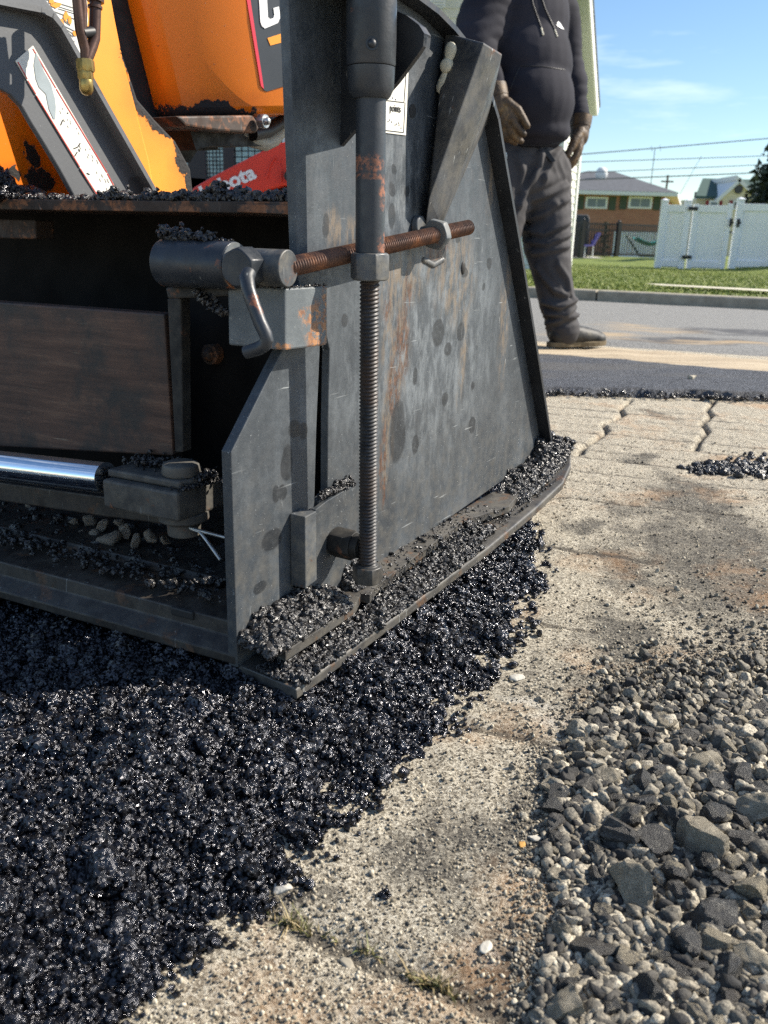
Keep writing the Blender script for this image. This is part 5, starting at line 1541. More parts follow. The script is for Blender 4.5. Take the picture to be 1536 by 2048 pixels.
# spray pipes
WPp = -0.30
def PPt(x, y): return GP(x, y, WPp)
sp1 = MB(); sp1.tube([PPt(191, -50), PPt(191, 0), PPt(190, 40), PPt(189, 76), PPt(184, 92), PPt(176, 112), PPt(172, 126)], 0.0062, 18)
spray = sp1.build('spray_pipe', M['brown_pipe'], paver, smooth=60)
for pts_, rr2 in (([(150, -40), (156, 20), (160, 60), (166, 84), (170, 100), (171, 126)], 0.0052), ([(160, -40), (166, 20), (165, 58), (166, 84)], 0.0046)):
    b = MB(); b.tube([PPt(*p_) for p_ in pts_], rr2, 16); b.build('branch_pipe', M['brown_pipe'], spray, smooth=60)
b = MB(); b.tube([PPt(164, 66), PPt(185, 64)], 0.0058, 14); b.build('clamp', M['hose_black'], spray, smooth=60)
b = MB(); b.tube([PPt(191, -4), PPt(191, 4)], 0.009, 16); b.tube([PPt(190, 12), PPt(190, 17)], 0.0078, 16); b.build('coupling', M['brown_pipe'], spray, smooth=50)
b = MB(); hexnut(b, PPt(171, 131), Lz, 0.0098, 0.012); hexnut(b, PPt(171, 147), Lz, 0.0085, 0.012); b.build('fitting', M['brass'], spray, smooth=35)
b = MB(); b.tube([PPt(171, 154), PPt(172, 160), PPt(173, 180), PPt(173, 188), PPt(173, 191)], [0.0062, 0.0074, 0.0074, 0.005, 0.002], 18); b.build('nozzle', M['brass'], spray, smooth=60)

# ---------------------------------------------------------------- debris sitting on the paver
r = np.random.default_rng(21)
DV, DF, DO = [], [], [0]
def pour(pts, rad):
    V, Fc = scatter(np.asarray(pts), np.asarray(rad), CRUMB, r)
    DV.append(V); DF.append(Fc + DO[0]); DO[0] += len(V)
def W_(p): p = np.asarray(p); return PB + p[..., :1] * u3 - p[..., 1:2] * n3 + p[..., 2:3] * z3
def heap_on(u0, u1, w0, w1, zf, peak, n, rm, prof=None):
    """crumbs heaped on a strip u0..u1, w0..w1 whose top is at zf(u, w)"""
    u_ = r.uniform(u0, u1, n); w_ = r.uniform(w0, w1, n)
    t = (u_ - u0) / (u1 - u0); s_ = (w_ - w0) / (w1 - w0)
    hgt = peak * np.minimum(1, 4 * t) ** 0.5 * np.minimum(1, 4 * (1 - t)) ** 0.5 * (1 - s_) ** 0.8 * (0.8 + 0.9 * fbm(u_ * 60, w_ * 60, 91, 2))
    if prof is not None: hgt = hgt * prof(u_, w_)
    rr = np.clip(np.exp(r.normal(math.log(rm), 0.4, n)), rm * 0.45, rm * 2.6)
    zz = zf(u_, w_) + hgt * r.uniform(0.0, 1, n) ** 0.35 + rr * 0.3
    pour(W_(np.stack([u_, -w_, zz], 1)), rr)
gz = lambda u_, w_: np.interp(u_, [0, .2, .5, .7], [0.074, 0.075, 0.081, 0.084])
uu_ = GP(735, 1160, 0)[0]; WB = -ga[1][1]; print('bar', [(round(p[0],3), round(-p[1],3)) for p in ga])
heap_on(0.002, 0.145, 0.0, WB - 0.003, gz, 0.036, 3200, 0.0030)
heap_on(0.105, 0.160, 0.0, 0.03, gz, 0.02, 500, 0.0028)
heap_on(0.178, 0.225, 0.0, 0.026, gz, 0.030, 900, 0.0028)
heap_on(0.175, 0.56, 0.0, 0.05, gz, 0.003, 500, 0.0014)
sz = lambda u_, w_: np.interp(u_, [p[0] for p in prof], [p[1] for p in prof]) + 0.009
def shoe_lim(u_, w_): return 1.0
heap_on(0.006, 0.30, 0.02, 0.072, sz, 0.007, 3000, 0.0026)
heap_on(0.28, 0.44, 0.03, 0.071, sz, 0.009, 900, 0.0024)
heap_on(0.36, 0.50, 0.02, 0.055, sz, 0.020, 700, 0.0030)
heap_on(0.46, 0.74, 0.0, 0.06, sz, 0.003, 500, 0.0016)
heap_on(0.62, 0.842, 0.0, 0.05, sz, 0.026, 2600, 0.0030)
heap_on(0.76, 0.842, 0.0, 0.045, sz, 0.042, 1500, 0.0034)
# on the keeper plate, the spacer, the block, the pivot tube
def line_pile(p, q_, n, rm, spread, up, seed=0):
    p, q_ = np.array(p), np.array(q_); t = r.uniform(0, 1, n)
    c = p + (q_ - p) * t[:, None]
    c = c + r.normal(0, 1, (n, 3)) * np.array([spread, spread, 0])
    rr = np.clip(np.exp(r.normal(math.log(rm), 0.4, n)), rm * 0.4, rm * 2.2)
    c[:, 2] += np.abs(r.normal(0, 1, n)) * up + rr * 0.4
    pour(W_(c), rr)
line_pile(GP(638, 1000, .0035), GP(708, 972, .0035), 150, 0.0017, 0.0012, 0.0035)
line_pile(GP(672, 985, .0035), GP(702, 972, .0035), 80, 0.002, 0.0012, 0.006)
line_pile(GP(612, 1034, .010), GP(628, 1026, .010), 45, 0.0015, 0.002, 0.0018)
line_pile(d0 + Ls * 0.09 + Lz * 0.021, d0 + Ls * 0.14 + Lz * 0.021, 190, 0.0022, 0.004, 0.004)
line_pile(d0 + Ls * 0.122 + Lz * 0.021, d0 + Ls * 0.141 + Lz * 0.021, 110, 0.0024, 0.004, 0.005)
line_pile(d0 + Ls * 0.062 + Lz * 0.0215, d0 + Ls * 0.12 + Lz * 0.0215, 60, 0.0012, 0.003, 0.001)
line_pile(tl + Ls * 0.004, tl + Ls * 0.09, 200, 0.0015, 0.004, 0.001)
line_pile(tl + Ls * 0.07 - Lz * 0.03, tl + Ls * 0.10 - Lz * 0.01, 160, 0.0024, 0.003, 0.002)
line_pile(tl, tr, 60, 0.001, 0.001, 0.0004)
# on the deck ledge
zd = zl
def deck_line(x0, x1, n, rm, dep, up):
    a, b = SP(x0, 402, DK), SP(x1, 402, DK); a[2] = b[2] = zd
    t = r.uniform(0, 1, n); s_ = r.uniform(0.004, dep, n)
    c = a + (b - a) * t[:, None] + BD * s_[:, None]
    rr = np.clip(np.exp(r.normal(math.log(rm), 0.4, n)), rm * 0.4, rm * 2.4)
    c[:, 2] += np.abs(r.normal(0, 1, n)) * up * (0.5 + 1.2 * vnoise(t * 9, t * 0, 3)) + rr * 0.4
    pour(W_(c), rr)
deck_line(-60, 580, 1500, 0.0022, 0.06, 0.0012)
deck_line(270, 430, 420, 0.0028, 0.03, 0.003)
deck_line(420, 580, 520, 0.003, 0.03, 0.0028)
deck_line(400, 446, 170, 0.003, 0.02, 0.0055)
deck_line(180, 240, 120, 0.0024, 0.02, 0.004)
# on the clevis, pin and pan
line_pile(cr0 + dirL * 0.03 + dirR2 * 0.05 + Lz * 0.009, cr0 + dirL * lnL + dirR2 * 0.05 + Lz * 0.009, 420, 0.0019, 0.008, 0.004)
line_pile(cr0 + dirL * 0.004 + dirR2 * 0.012 + Lz * 0.0, cr0 + dirL * 0.0 + dirR2 * 0.06, 260, 0.0014, 0.004, 0.0012)
line_pile(pc - Lz * 0.002 - dirL * 0.02, pc - dirL * 0.02 + dirR2 * 0.02, 120, 0.0018, 0.006, 0.001)
t = r.uniform(0, 1, 1500)
c = e0 + (e1_ - e0) * t[:, None] + Lb * r.uniform(-0.2, -0.03, 1500)[:, None]; c[:, 2] += 0.05
pour(W_(c), np.clip(np.exp(r.normal(math.log(0.003), 0.5, 1500)), .001, .01))
dbo = link('asphalt_debris', raw_mesh('asphalt_debris', np.concatenate(DV), np.concatenate(DF)), M['dry_asphalt'])
tag(dbo, 'grey-black crumbs of asphalt caked on the paver ledges and shoe', 'asphalt crumbs', kind='stuff')
# mix heaped in the hopper
cH = W_(GP(-20, 395, -0.33))
n2 = 4200
pp = r.normal(0, 1, (n2, 3)) * np.array([0.05, 0.05, 0.0])
a_ = W_(GP(-70, 300, -0.42)); b_2 = W_(GP(60, 404, -0.42))
t = r.uniform(0, 1, n2); c = a_ + (b_2 - a_) * t[:, None]; c[:, 2] -= r.uniform(0, 0.06, n2); c += n3 * r.uniform(-0.03, 0.02, n2)[:, None]
c[:, 2] = np.maximum(c[:, 2], zl + 0.006); V, Fc = scatter(c, np.clip(np.exp(r.normal(math.log(0.0045), 0.4, n2)), .002, .012), CRUMB, r)
tag(link('hopper_mix', raw_mesh('hopper_mix', V, Fc), M['fresh_asphalt']), 'shiny asphalt mix heaped in the paver hopper', 'asphalt', kind='stuff')
# broken stones lying in the screed under the rod
RP = [raw_mesh('rubble', *rock(3, 700 + k, cuts=12, rough=0.06)) for k in range(6)]
rub_spots = [(18, 1048, 16), (45, 1035, 14), (75, 1050, 17), (88, 1082, 20), (130, 1075, 20), (143, 1098, 18), (118, 1046, 12), (60, 1018, 10), (150, 1045, 12), (178, 1040, 14), (205, 1052, 13), (223, 1082, 22), (250, 1060, 15), (270, 1085, 14), (300, 1075, 14), (190, 1070, 12), (5, 1075, 16), (240, 1045, 10), (330, 1082, 12), (108, 1060, 10), (30, 1080, 12), (165, 1068, 9)]
for i, (x, y, rp) in enumerate(rub_spots):
    o = bpy.data.objects.new('broken_stone', RP[i % 6]); COL.objects.link(o)
    if not RP[i % 6].materials: RP[i % 6].materials.append(M['rubble'])
    bdep = -0.10 - 0.05 * ((1090 - y) / 70)
    p = W_(SP(x, y, bdep)); k = rp * 1.15 * ((p - EYE) @ F3) / FPX
    o.location = p; o.scale = (k, k, k * 0.9); o.rotation_euler = tuple(r.uniform(0, 6, 3))
    tag(o, 'broken brown-grey stone lying in the screed under the chrome rod', 'stone', 'stones lying in the screed')

# ---------------------------------------------------------------- the worker
def remeshed(mb, name, voxel, it=4, fac=0.5):
    me = mb.mesh('tmp_' + name); o = bpy.data.objects.new('tmp', me); COL.objects.link(o)
    md = o.modifiers.new('r', 'REMESH'); md.mode = 'VOXEL'; md.voxel_size = voxel
    if it:
        ms = o.modifiers.new('s', 'SMOOTH'); ms.iterations = it; ms.factor = fac
    dg = bpy.context.evaluated_depsgraph_get()
    out_ = bpy.data.meshes.new_from_object(o.evaluated_get(dg)); out_.name = name
    bpy.data.objects.remove(o); bpy.data.meshes.remove(me)
    out_.materials.clear()
    return out_
def mesh_arrays(me):
    v = np.empty(len(me.vertices) * 3); me.vertices.foreach_get('co', v)
    n = np.empty(len(me.vertices) * 3); me.vertices.foreach_get('normal', n)
    return v.reshape(-1, 3), n.reshape(-1, 3)
def displace(me, fn):
    v, n = mesh_arrays(me); v = v + n * fn(v)[:, None]
    me.vertices.foreach_set('co', v.astype(np.float32).ravel()); me.update()
FA = math.radians(40)
fv = np.array([math.sin(FA), -math.cos(FA), 0]); lv = np.array([-fv[1], fv[0], 0]); upv = np.array([0, 0, 1.0])
WKR = at_dist(1060, 690, 3.86); WKR[2] = 0.0
def Wp(x, y, Y): return at_dist(x, y, Y)
worker = empty('person', (0, 0, 0), 0, 'heavy-set worker in a black hoodie, dark grey trousers, leather gloves and work boots', 'person')
def bodyball(mb, c, rl, rf, ru, seg=24, rings=16): mb.ball(c, 1, seg, rings, ax3=[lv * rl, fv * rf, upv * ru])
def limb(mb, pts, rad, n=20):
    mb.tube(pts, rad, n); mb.ball(pts[0], rad[0], 16, 10); mb.ball(pts[-1], rad[-1], 16, 10)
chest = Wp(1048, 62, 3.92); belly = Wp(1058, 205, 3.86); pelv = Wp(1052, 330, 3.93)
neck = Wp(1048, -18, 3.93); headc = neck + np.array([0, 0, 0.20]) + fv * 0.03
shL = Wp(1112, 18, 4.06); elL = Wp(1136, 140, 4.10); wrL = Wp(1158, 238, 4.02)
shR = Wp(978, 6, 3.80); elR = Wp(946, 96, 3.72); wrR = Wp(988, 186, 3.66)
hipL = Wp(1088, 345, 3.97); knL = Wp(1094, 490, 3.90); anL = Wp(1124, 645, 3.90)
hipR = Wp(1012, 345, 3.86); knR = Wp(985, 490, 3.80); anR = G(955, 690); anR[2] = 0.1
# body: one continuous figure under the clothes, with the head
b = MB()
bodyball(b, chest, 0.17, 0.12, 0.2); bodyball(b, belly, 0.17, 0.15, 0.2); bodyball(b, pelv, 0.16, 0.13, 0.15)
limb(b, [chest + upv * 0.1, neck, neck + upv * 0.10], [0.09, 0.066, 0.06])
bodyball(b, headc + upv * 0.035 - fv * 0.012, 0.078, 0.098, 0.105); bodyball(b, headc - upv * 0.045 + fv * 0.028, 0.058, 0.066, 0.072)
b.ball(headc + fv * 0.093 - upv * 0.012, 0.014, 12, 8); limb(b, [headc + fv * 0.088 + upv * 0.02, headc + fv * 0.104 - upv * 0.018], [0.008, 0.013], 10)
for sg in (-1, 1): bodyball(b, headc + lv * sg * 0.08 + upv * 0.005, 0.012, 0.022, 0.034, 12, 8)
limb(b, [headc + fv * 0.086 - upv * 0.052 + lv * 0.022, headc + fv * 0.09 - upv * 0.052 - lv * 0.022], [0.008, 0.008], 10)
for s_, e_, w_ in ((shL, elL, wrL), (shR, elR, wrR)): limb(b, [chest + upv * 0.08, s_, e_, w_], [0.06, 0.06, 0.046, 0.032])
for h_, k_, a_ in ((hipL, knL, anL), (hipR, knR, anR)): limb(b, [h_, k_, a_], [0.085, 0.06, 0.042])
body = link('body', remeshed(b, 'body', 0.011, 3), M['skin'], worker, smooth=180)
b = MB(); bodyball(b, headc + upv * 0.05 - fv * 0.02, 0.084, 0.1, 0.1, 20, 12); bodyball(b, headc - fv * 0.05 + upv * 0.0, 0.076, 0.07, 0.09)
hair = link('hair', remeshed(b, 'hair', 0.011, 2), M['hair'], worker, smooth=180)
for sg in (-1, 1):
    b = MB(); b.ball(headc + fv * 0.082 + lv * sg * 0.032 + upv * 0.022, 0.0125, 14, 10); e = b.build('eye', M['eye_white'], worker, smooth=180)
    b = MB(); b.ball(headc + fv * 0.0925 + lv * sg * 0.032 + upv * 0.022, 0.0055, 10, 8); b.build('iris', M['hair'], e, smooth=180)
# hoodie
b = MB()
bodyball(b, chest, 0.205, 0.165, 0.27); bodyball(b, Wp(1050, 130, 3.9), 0.205, 0.185, 0.2); bodyball(b, belly, 0.2, 0.18, 0.185)
bodyball(b, Wp(1055, 262, 3.885), 0.188, 0.178, 0.09); limb(b, [shL - lv * 0.04 + upv * 0.02, neck + upv * 0.01, shR + lv * 0.04 + upv * 0.02], [0.07, 0.1, 0.07])
limb(b, [shL, (shL + elL) / 2, elL, (elL + wrL) / 2, wrL], [0.09, 0.08, 0.07, 0.06, 0.05])
limb(b, [shR, (shR + elR) / 2, elR, (elR + wrR) / 2 , wrR + (elR - wrR) * 0.06], [0.1, 0.098, 0.086, 0.068, 0.052])
bodyball(b, neck - fv * 0.09 + upv * 0.03, 0.12, 0.08, 0.09)
hm = remeshed(b, 'hoodie', 0.0095, 5)
def hood_fold(v):
    q1 = fbm(v[:, 0] * 4 + v[:, 2] * 3.5, v[:, 2] * 11 - v[:, 0] * 3, 71, 3)
    armR = np.exp(-(np.min([np.linalg.norm(v - (shR + (elR - shR) * t), axis=1) for t in (0, .4, .8, 1)] + [np.linalg.norm(v - (elR + (wrR - elR) * t), axis=1) for t in (.3, .6, .9)], axis=0) / 0.13) ** 4)
    armL = np.exp(-(np.min([np.linalg.norm(v - (elL + (wrL - elL) * t), axis=1) for t in (-.3, 0, .3, .6, .9)], axis=0) / 0.1) ** 4)
    k = np.maximum(armR, armL)
    ring = np.abs(np.sin(v[:, 2] * 75 + 9 * fbm(v[:, 0] * 6, v[:, 2] * 5, 72, 2)))
    side = np.clip((v - belly) @ lv / 0.2, -1, 1) ** 2
    return 0.012 * q1 * (0.5 + side) + k * 0.005 * (ring - 0.5) - 0.006 * np.exp(-((v[:, 2] - (belly[2] - 0.155)) / 0.012) ** 2) * (1 - k)
displace(hm, hood_fold)
hoodie = link('hoodie', hm, M['hoodie'], worker, smooth=180)
from mathutils.bvhtree import BVHTree
def cast_on(o, x, y, off=0.002):
    """where a line of sight meets the object's own mesh"""
    me = o.data; bvh = BVHTree.FromPolygons([v.co for v in me.vertices], [p.vertices for p in me.polygons])
    d = Vector(ray(x, y)).normalized(); loc, nrm, i, di = bvh.ray_cast(Vector(EYE), d)
    return None if loc is None else np.array(loc + nrm * off)
_bvh = BVHTree.FromPolygons([v.co for v in hm.vertices], [p.vertices for p in hm.polygons])
def on_hoodie(x, y, off=0.002):
    d = Vector(ray(x, y)).normalized(); loc, nrm, i, di = _bvh.ray_cast(Vector(EYE), d)
    return None if loc is None else np.array(loc + nrm * off)
def hood_line(name, px, rad, mat):
    pts = [on_hoodie(x, y, rad * 0.5) for x, y in px]; pts = [p for p in pts if p is not None]
    if len(pts) > 1:
        b = MB(); b.tube(pts, rad, 8); return b.build(name, mat, hoodie, smooth=60)
def dense(px, n=8):
    o = []
    for (a, b_), (c, d_) in zip(px[:-1], px[1:]):
        for k in range(n): o.append((a + (c - a) * k / n, b_ + (d_ - b_) * k / n))
    return o + [px[-1]]
hood_line('pocket_seam', dense([(1017, 188), (1028, 160), (1040, 131), (1085, 133), (1129, 140)]), 0.0018, M['hose_black'])
hood_line('hem_seam', dense([(1010, 282), (1050, 290), (1090, 291), (1118, 284)]), 0.0018, M['hose_black'])
for px_, tip in (([(1058, -30), (1066, 10), (1082, 56)], [(1082, 56), (1086, 71)]), ([(1074, -30), (1090, 18), (1109, 60)], [(1109, 60), (1114, 74)])):
    dl_ = hood_line('drawstring', dense(px_), 0.0032, M['hose_black'])
    hood_line('drawstring_tip', dense(tip, 4), 0.0032, M['cast_cream'])
pl = [on_hoodie(x, y, 0.003) for x, y in [(1112, 52), (1115, 43), (1119, 46), (1127, 60), (1120, 57)]]
if all(p is not None for p in pl):
    b = MB(); b.add(pl, [(0, 1, 2, 3, 4)]); b.build('chest_patch', M['white_paint'], hoodie)
for w_, e_, nm in ((wrL, elL, 'cuff'), (wrR, elR, 'cuff')):
    d_ = (e_ - w_) / np.linalg.norm(e_ - w_)
    b = MB(); b.tube([w_ - d_ * 0.012, w_ + d_ * 0.0, w_ + d_ * 0.045, w_ + d_ * 0.055], [0.043, 0.047, 0.05, 0.046], 20); b.build(nm, M['hoodie'], hoodie, smooth=60)
# trousers
b = MB()
bodyball(b, pelv + fv * 0.01, 0.172, 0.15, 0.13); bodyball(b, Wp(1050, 365, 3.91), 0.18, 0.15, 0.12)
c = [Wp(1086, 345, 3.96), Wp(1090, 420, 3.93), Wp(1094, 495, 3.9), Wp(1106, 560, 3.89), Wp(1116, 606, 3.89), Wp(1124, 640, 3.89), Wp(1126, 662, 3.89)]
limb(b, c, [0.125, 0.114, 0.102, 0.086, 0.082, 0.077, 0.076])
limb(b, [hipR, (hipR + knR) / 2, knR, (knR + anR) / 2, anR], [0.135, 0.125, 0.108, 0.09, 0.078])
tm = remeshed(b, 'trousers', 0.0085, 4)
def fold(v):
    z = v[:, 2]; ax = v @ np.array([0.9, 0.35, 0])
    w = 2.2 * fbm(v[:, 0] * 5, z * 5 + v[:, 1] * 3, 81, 2)
    f1 = np.sin(z * 62 + ax * 26 + w * 4)
    f2 = np.sin(z * 95 - ax * 30 + w * 5)
    f3 = np.sin(z * 30 + ax * 34 + w * 3)
    knee = np.exp(-((z - 0.46) / 0.13) ** 2); ank = np.exp(-((z - 0.14) / 0.085) ** 2); cr_ = np.exp(-((z - 0.74) / 0.1) ** 2)
    sh = lambda f: np.sign(f) * np.abs(f) ** 0.7
    wk = np.clip(0.5 + 2.2 * fbm(ax * 7, z * 9, 84, 2), 0, 1)
    cre = lambda f: 1 - np.abs(f) ** 0.55        # narrow creases between flat runs of cloth
    return wk * (0.004 * knee * (cre(f1) - 0.35) + 0.008 * ank * (cre(f2) - 0.35) + 0.006 * cr_ * (cre(f3) - 0.35)) + 0.012 * fbm(v[:, 0] * 7 + z * 5, z * 6, 82, 4)
displace(tm, fold)
_tb = BVHTree.FromPolygons([v.co for v in tm.vertices], [p.vertices for p in tm.polygons])
CREASE = [([(470, 1180), (560, 1150), (690, 1075)], 1), ([(455, 1240), (560, 1262), (695, 1200)], 1), ([(465, 1300), (580, 1312), (700, 1265)], 1), ([(500, 1365), (600, 1345), (695, 1325)], .8), ([(520, 1440), (560, 1500), (620, 1570), (690, 1590)], 1), ([(560, 1630), (650, 1655), (765, 1600)], 1.5), ([(575, 1690), (680, 1692), (745, 1640)], 1.3), ([(575, 1745), (700, 1712), (750, 1690)], 1.1),
          ([(545, 830), (540, 900), (470, 1010), (430, 1110)], 1.1), ([(650, 800), (600, 880), (570, 960)], .8), ([(690, 1000), (600, 1040), (500, 1075)], .8), ([(420, 830), (450, 930), (440, 1020)], .6), ([(640, 1430), (690, 1500), (700, 1560)], .7), ([(480, 1130), (540, 1110), (620, 1090)], .6)]
def crease_fn(v):
    o_ = np.zeros(len(v))
    for px_, k in CREASE:
        pts = []
        for x_, y_ in dense(px_, 6):
            d = Vector(ray(880 + x_ / 2.694, y_ / 2.694)).normalized(); hit = _tb.ray_cast(Vector(EYE), d)
            if hit[0] is not None: pts.append(np.array(hit[0]))
        if len(pts) < 2: continue
        best = np.full(len(v), 9.0); dz = np.zeros(len(v))
        for p, q_ in zip(pts[:-1], pts[1:]):
            e_ = q_ - p; t = np.clip(((v - p) @ e_) / (e_ @ e_ + 1e-9), 0, 1); w_ = v - p - t[:, None] * e_; dd = np.linalg.norm(w_, axis=1)
            up_ = np.cross(e_ / (np.linalg.norm(e_) + 1e-9), fv); sd_ = w_ @ up_
            m_ = dd < best; best = np.where(m_, dd, best); dz = np.where(m_, sd_, dz)
        o_ += k * (0.013 * np.exp(-(best / 0.013) ** 2) - 0.010 * np.exp(-((best - 0.024) / 0.013) ** 2) * (dz > 0))
    return np.clip(o_, -0.02, 0.024)
displace(tm, crease_fn)
trs = link('trousers', tm, M['work_trousers'], worker, smooth=180)
b = MB(); q_ = [Wp(1090, 296, 3.80), Wp(1108, 322, 3.79), Wp(1100, 326, 3.79), Wp(1078, 300, 3.80)]
b.prism(q_, fv * 0.012); b.build('belt_end', M['hose_black'], trs, bevel=0.002)
b = MB(); kp0 = Wp(1012, 305, 3.70); b.tube([kp0, kp0 + np.array([.004, 0, -.02]), kp0 + np.array([-.006, 0, -.035]), kp0 + np.array([-.014, 0, -.028])], 0.0025, 8); b.build('key_clip', M['zinc'], trs, smooth=60)
# boots
def boot(heel, toe, ank, parent):
    d = toe - heel; d[2] = 0; ln = np.linalg.norm(d); d /= ln; sd = np.cross(upv, d)
    b = MB()
    def pt(t, h): return heel + d * ln * t + upv * h
    limb(b, [ank, pt(0.2, 0.09), pt(0.2, 0.06)], [0.056, 0.054, 0.046], 18)
    limb(b, [pt(0.13, 0.055), pt(0.4, 0.06), pt(0.62, 0.05), pt(0.85, 0.042)], [0.04, 0.046, 0.043, 0.036], 18)
    b.ball(pt(0.86, 0.038), 1, 18, 12, ax3=[d * 0.05, sd * 0.046, upv * 0.034]); b.ball(pt(0.13, 0.05), 1, 16, 10, ax3=[d * 0.036, sd * 0.036, upv * 0.05])
    me = remeshed(b, 'boot', 0.007, 3)
    displace(me, lambda v: 0.004 * fbm(v[:, 0] * 22, v[:, 2] * 30, 88, 3))
    o = link('boot', me, M['boot_leather'], parent, smooth=180)
    s = MB(); ol = []
    for k in range(28):
        an = k / 28 * 6.283; t = 0.5 + 0.53 * math.cos(an); wd = (0.042 + 0.012 * (t > 0.5) * min(1, (t - 0.5) * 3) - 0.008 * math.exp(-((t - 0.42) / 0.15) ** 2)) * abs(math.sin(an)) ** 0.6 * (1 if math.sin(an) > 0 else -1)
        ol.append(heel + d * ln * t + sd * wd + upv * (0.007 + 0.010 * max(0, t - 0.75)))
    s.prism(ol, upv * 0.022)
    s.build('sole', M['boot_sole'], o, bevel=0.003)
    for k in range(4):
        l = MB(); p = pt(0.42 - 0.05 * k, 0.098 + 0.012 * k)
        l.tube([p - sd * 0.022 + upv * -0.008, p + d * 0.003, p + sd * 0.022 - upv * 0.008], 0.0022, 8); l.build('lace', M['hose_black'], o, smooth=60)
hl_ = G(1098, 697, 0.006); tL = G(1204, 693, 0.006)
boot(hl_, tL, anL + np.array([0, 0, -0.02]), worker)
hR = anR - np.array([0.05, -0.02, 0.094]); boot(hR, hR + np.array([0.2, -0.16, 0]), anR, worker)
# gloves: palm, four bent fingers of different lengths, thumb
def glove(wr, d, pn, side, scale, curl, parent, thumb_out=0.5):
    d = d / np.linalg.norm(d); pn = pn - d * (pn @ d); pn /= np.linalg.norm(pn); a = np.cross(d, pn) * side
    b = MB()
    S = scale
    limb(b, [wr - d * 0.03 * S, wr + d * 0.03 * S], [0.038 * S, 0.036 * S], 16)
    for k, (o, ln) in enumerate([(-0.032, 0.085), (-0.011, 0.092), (0.011, 0.09), (0.031, 0.08)]):
        limb(b, [wr + a * o * 0.8 * S + d * 0.02 * S, wr + a * o * S + d * ln * S], [0.018 * S, 0.0155 * S], 12)
    b.ball(wr + d * 0.055 * S, 1, 16, 12, ax3=[a * 0.046 * S, d * 0.05 * S, pn * 0.021 * S])
    for k, (o, st, l) in enumerate([(-0.034, 0.085, 0.068), (-0.0115, 0.092, 0.078), (0.0115, 0.09, 0.074), (0.033, 0.08, 0.06)]):
        p = wr + a * o * S + d * st * S; dd = d + a * o * 1.0; dd /= np.linalg.norm(dd); pts = [p]; an = 0.25
        for j in range(3):
            dj = dd * math.cos(an) + pn * math.sin(an); p = p + dj * l * S * (0.42, 0.32, 0.26)[j]; pts.append(p); an += curl * (0.9 + 0.08 * k)
        limb(b, pts, [0.0135 * S, 0.0128 * S, 0.0118 * S, 0.0102 * S], 12)
    th0 = wr - a * 0.032 * S + d * 0.028 * S
    td = d * 0.72 - a * thumb_out + pn * 0.35; td /= np.linalg.norm(td); td2 = d * 0.92 + pn * 0.35 - a * 0.05; td2 /= np.linalg.norm(td2)
    limb(b, [th0, th0 + td * 0.045 * S, th0 + td * 0.045 * S + td2 * 0.036 * S, th0 + td * 0.045 * S + td2 * 0.06 * S], [0.02 * S, 0.0165 * S, 0.0145 * S, 0.012 * S], 12)
    me = remeshed(b, 'glove', 0.0036, 2)
    displace(me, lambda v: 0.0022 * fbm(v[:, 0] * 70, v[:, 2] * 70 + v[:, 1] * 30, 93, 3))
    o = link('glove', me, M['glove_leather'], parent, smooth=180)
    c = MB(); c.tube([wr - d * 0.045 * S, wr - d * 0.03 * S, wr - d * 0.005 * S], [0.043 * S, 0.042 * S, 0.039 * S], 18, cap=False); c.build('glove_cuff', M['glove_leather'], o, smooth=60)
    return o
gL0 = Wp(1160, 258, 4.0)
glove(gL0, Wp(1152, 345, 3.95) - gL0, -fv * 0.2 - np.array([1, 0, 0]) * 0.8, 1, 1.12, 0.38, worker, 0.35)
gR0 = Wp(996, 200, 3.64)
glove(gR0, Wp(1022, 285, 3.60) - gR0, np.array([0.75, 0.6, -0.1]), -1, 1.12, 0.42, worker, 0.4)

# ---------------------------------------------------------------- red compact loader beyond the paver
ld_ = empty('compact_loader', (0, 0, 0), 0, 'red compact track loader standing behind the paver, its arm lettered in white', 'loader')
YL = 2.9
def LPt(x, y, Y=YL): return at_dist(x, y, Y)
nL = np.array([0, -1.0, 0])
b = MB(); b.prism([LPt(x, y) for x, y in [(385, 376), (425, 353), (540, 294), (552, 288), (640, 268), (680, 300), (660, 372), (600, 372), (566, 371), (480, 398), (380, 410)]], -nL * 0.09)
arm_ = b.build('loader_arm', M['loader_red'], ld_, bevel=0.006)
b = MB(); b.tube([LPt(*p, YL - 0.004) for p in [(533, 356), (540, 330), (550, 315), (557, 318), (562, 340), (562, 368)]], 0.0022, 8); b.build('arm_weld', M['loader_red'], arm_, smooth=60)
xd = LPt(508, 352) - LPt(430, 386)
text_mesh('lettering', 'kubota', 0.06, M['white_paint'], arm_, LPt(407, 401, YL - 0.001), xd, upv, nL, th=0.0015, bold=0.0022, sx=1.12)
b = MB(); b.tube([LPt(578, 352, YL) , LPt(578, 352, YL - 0.03)], 0.016, 18); b.build('pivot_bolt', M['loader_black'], arm_, smooth=40)
b = MB(); b.prism([LPt(x, y, YL + .06) for x, y in [(480, 398), (566, 371), (600, 372), (600, 440), (480, 440)]], -nL * 0.2); b.build('lift_cylinder', M['loader_black'], ld_, bevel=0.01)
YC = YL + 0.35
b = MB()
for px_ in ([(372, 200), (404, 200), (420, 470), (378, 470)], [(444, 200), (466, 200), (470, 470), (448, 470)], [(555, 200), (600, 200), (604, 470), (560, 470)], [(372, 196), (604, 196), (604, 290), (372, 290)], [(372, 352), (604, 372), (604, 480), (372, 480)]):
    b.prism([LPt(x, y, YC) for x, y in px_], -nL * 0.05)
cab = b.build('cab_frame', M['loader_black'], ld_, bevel=0.004)
b = MB()
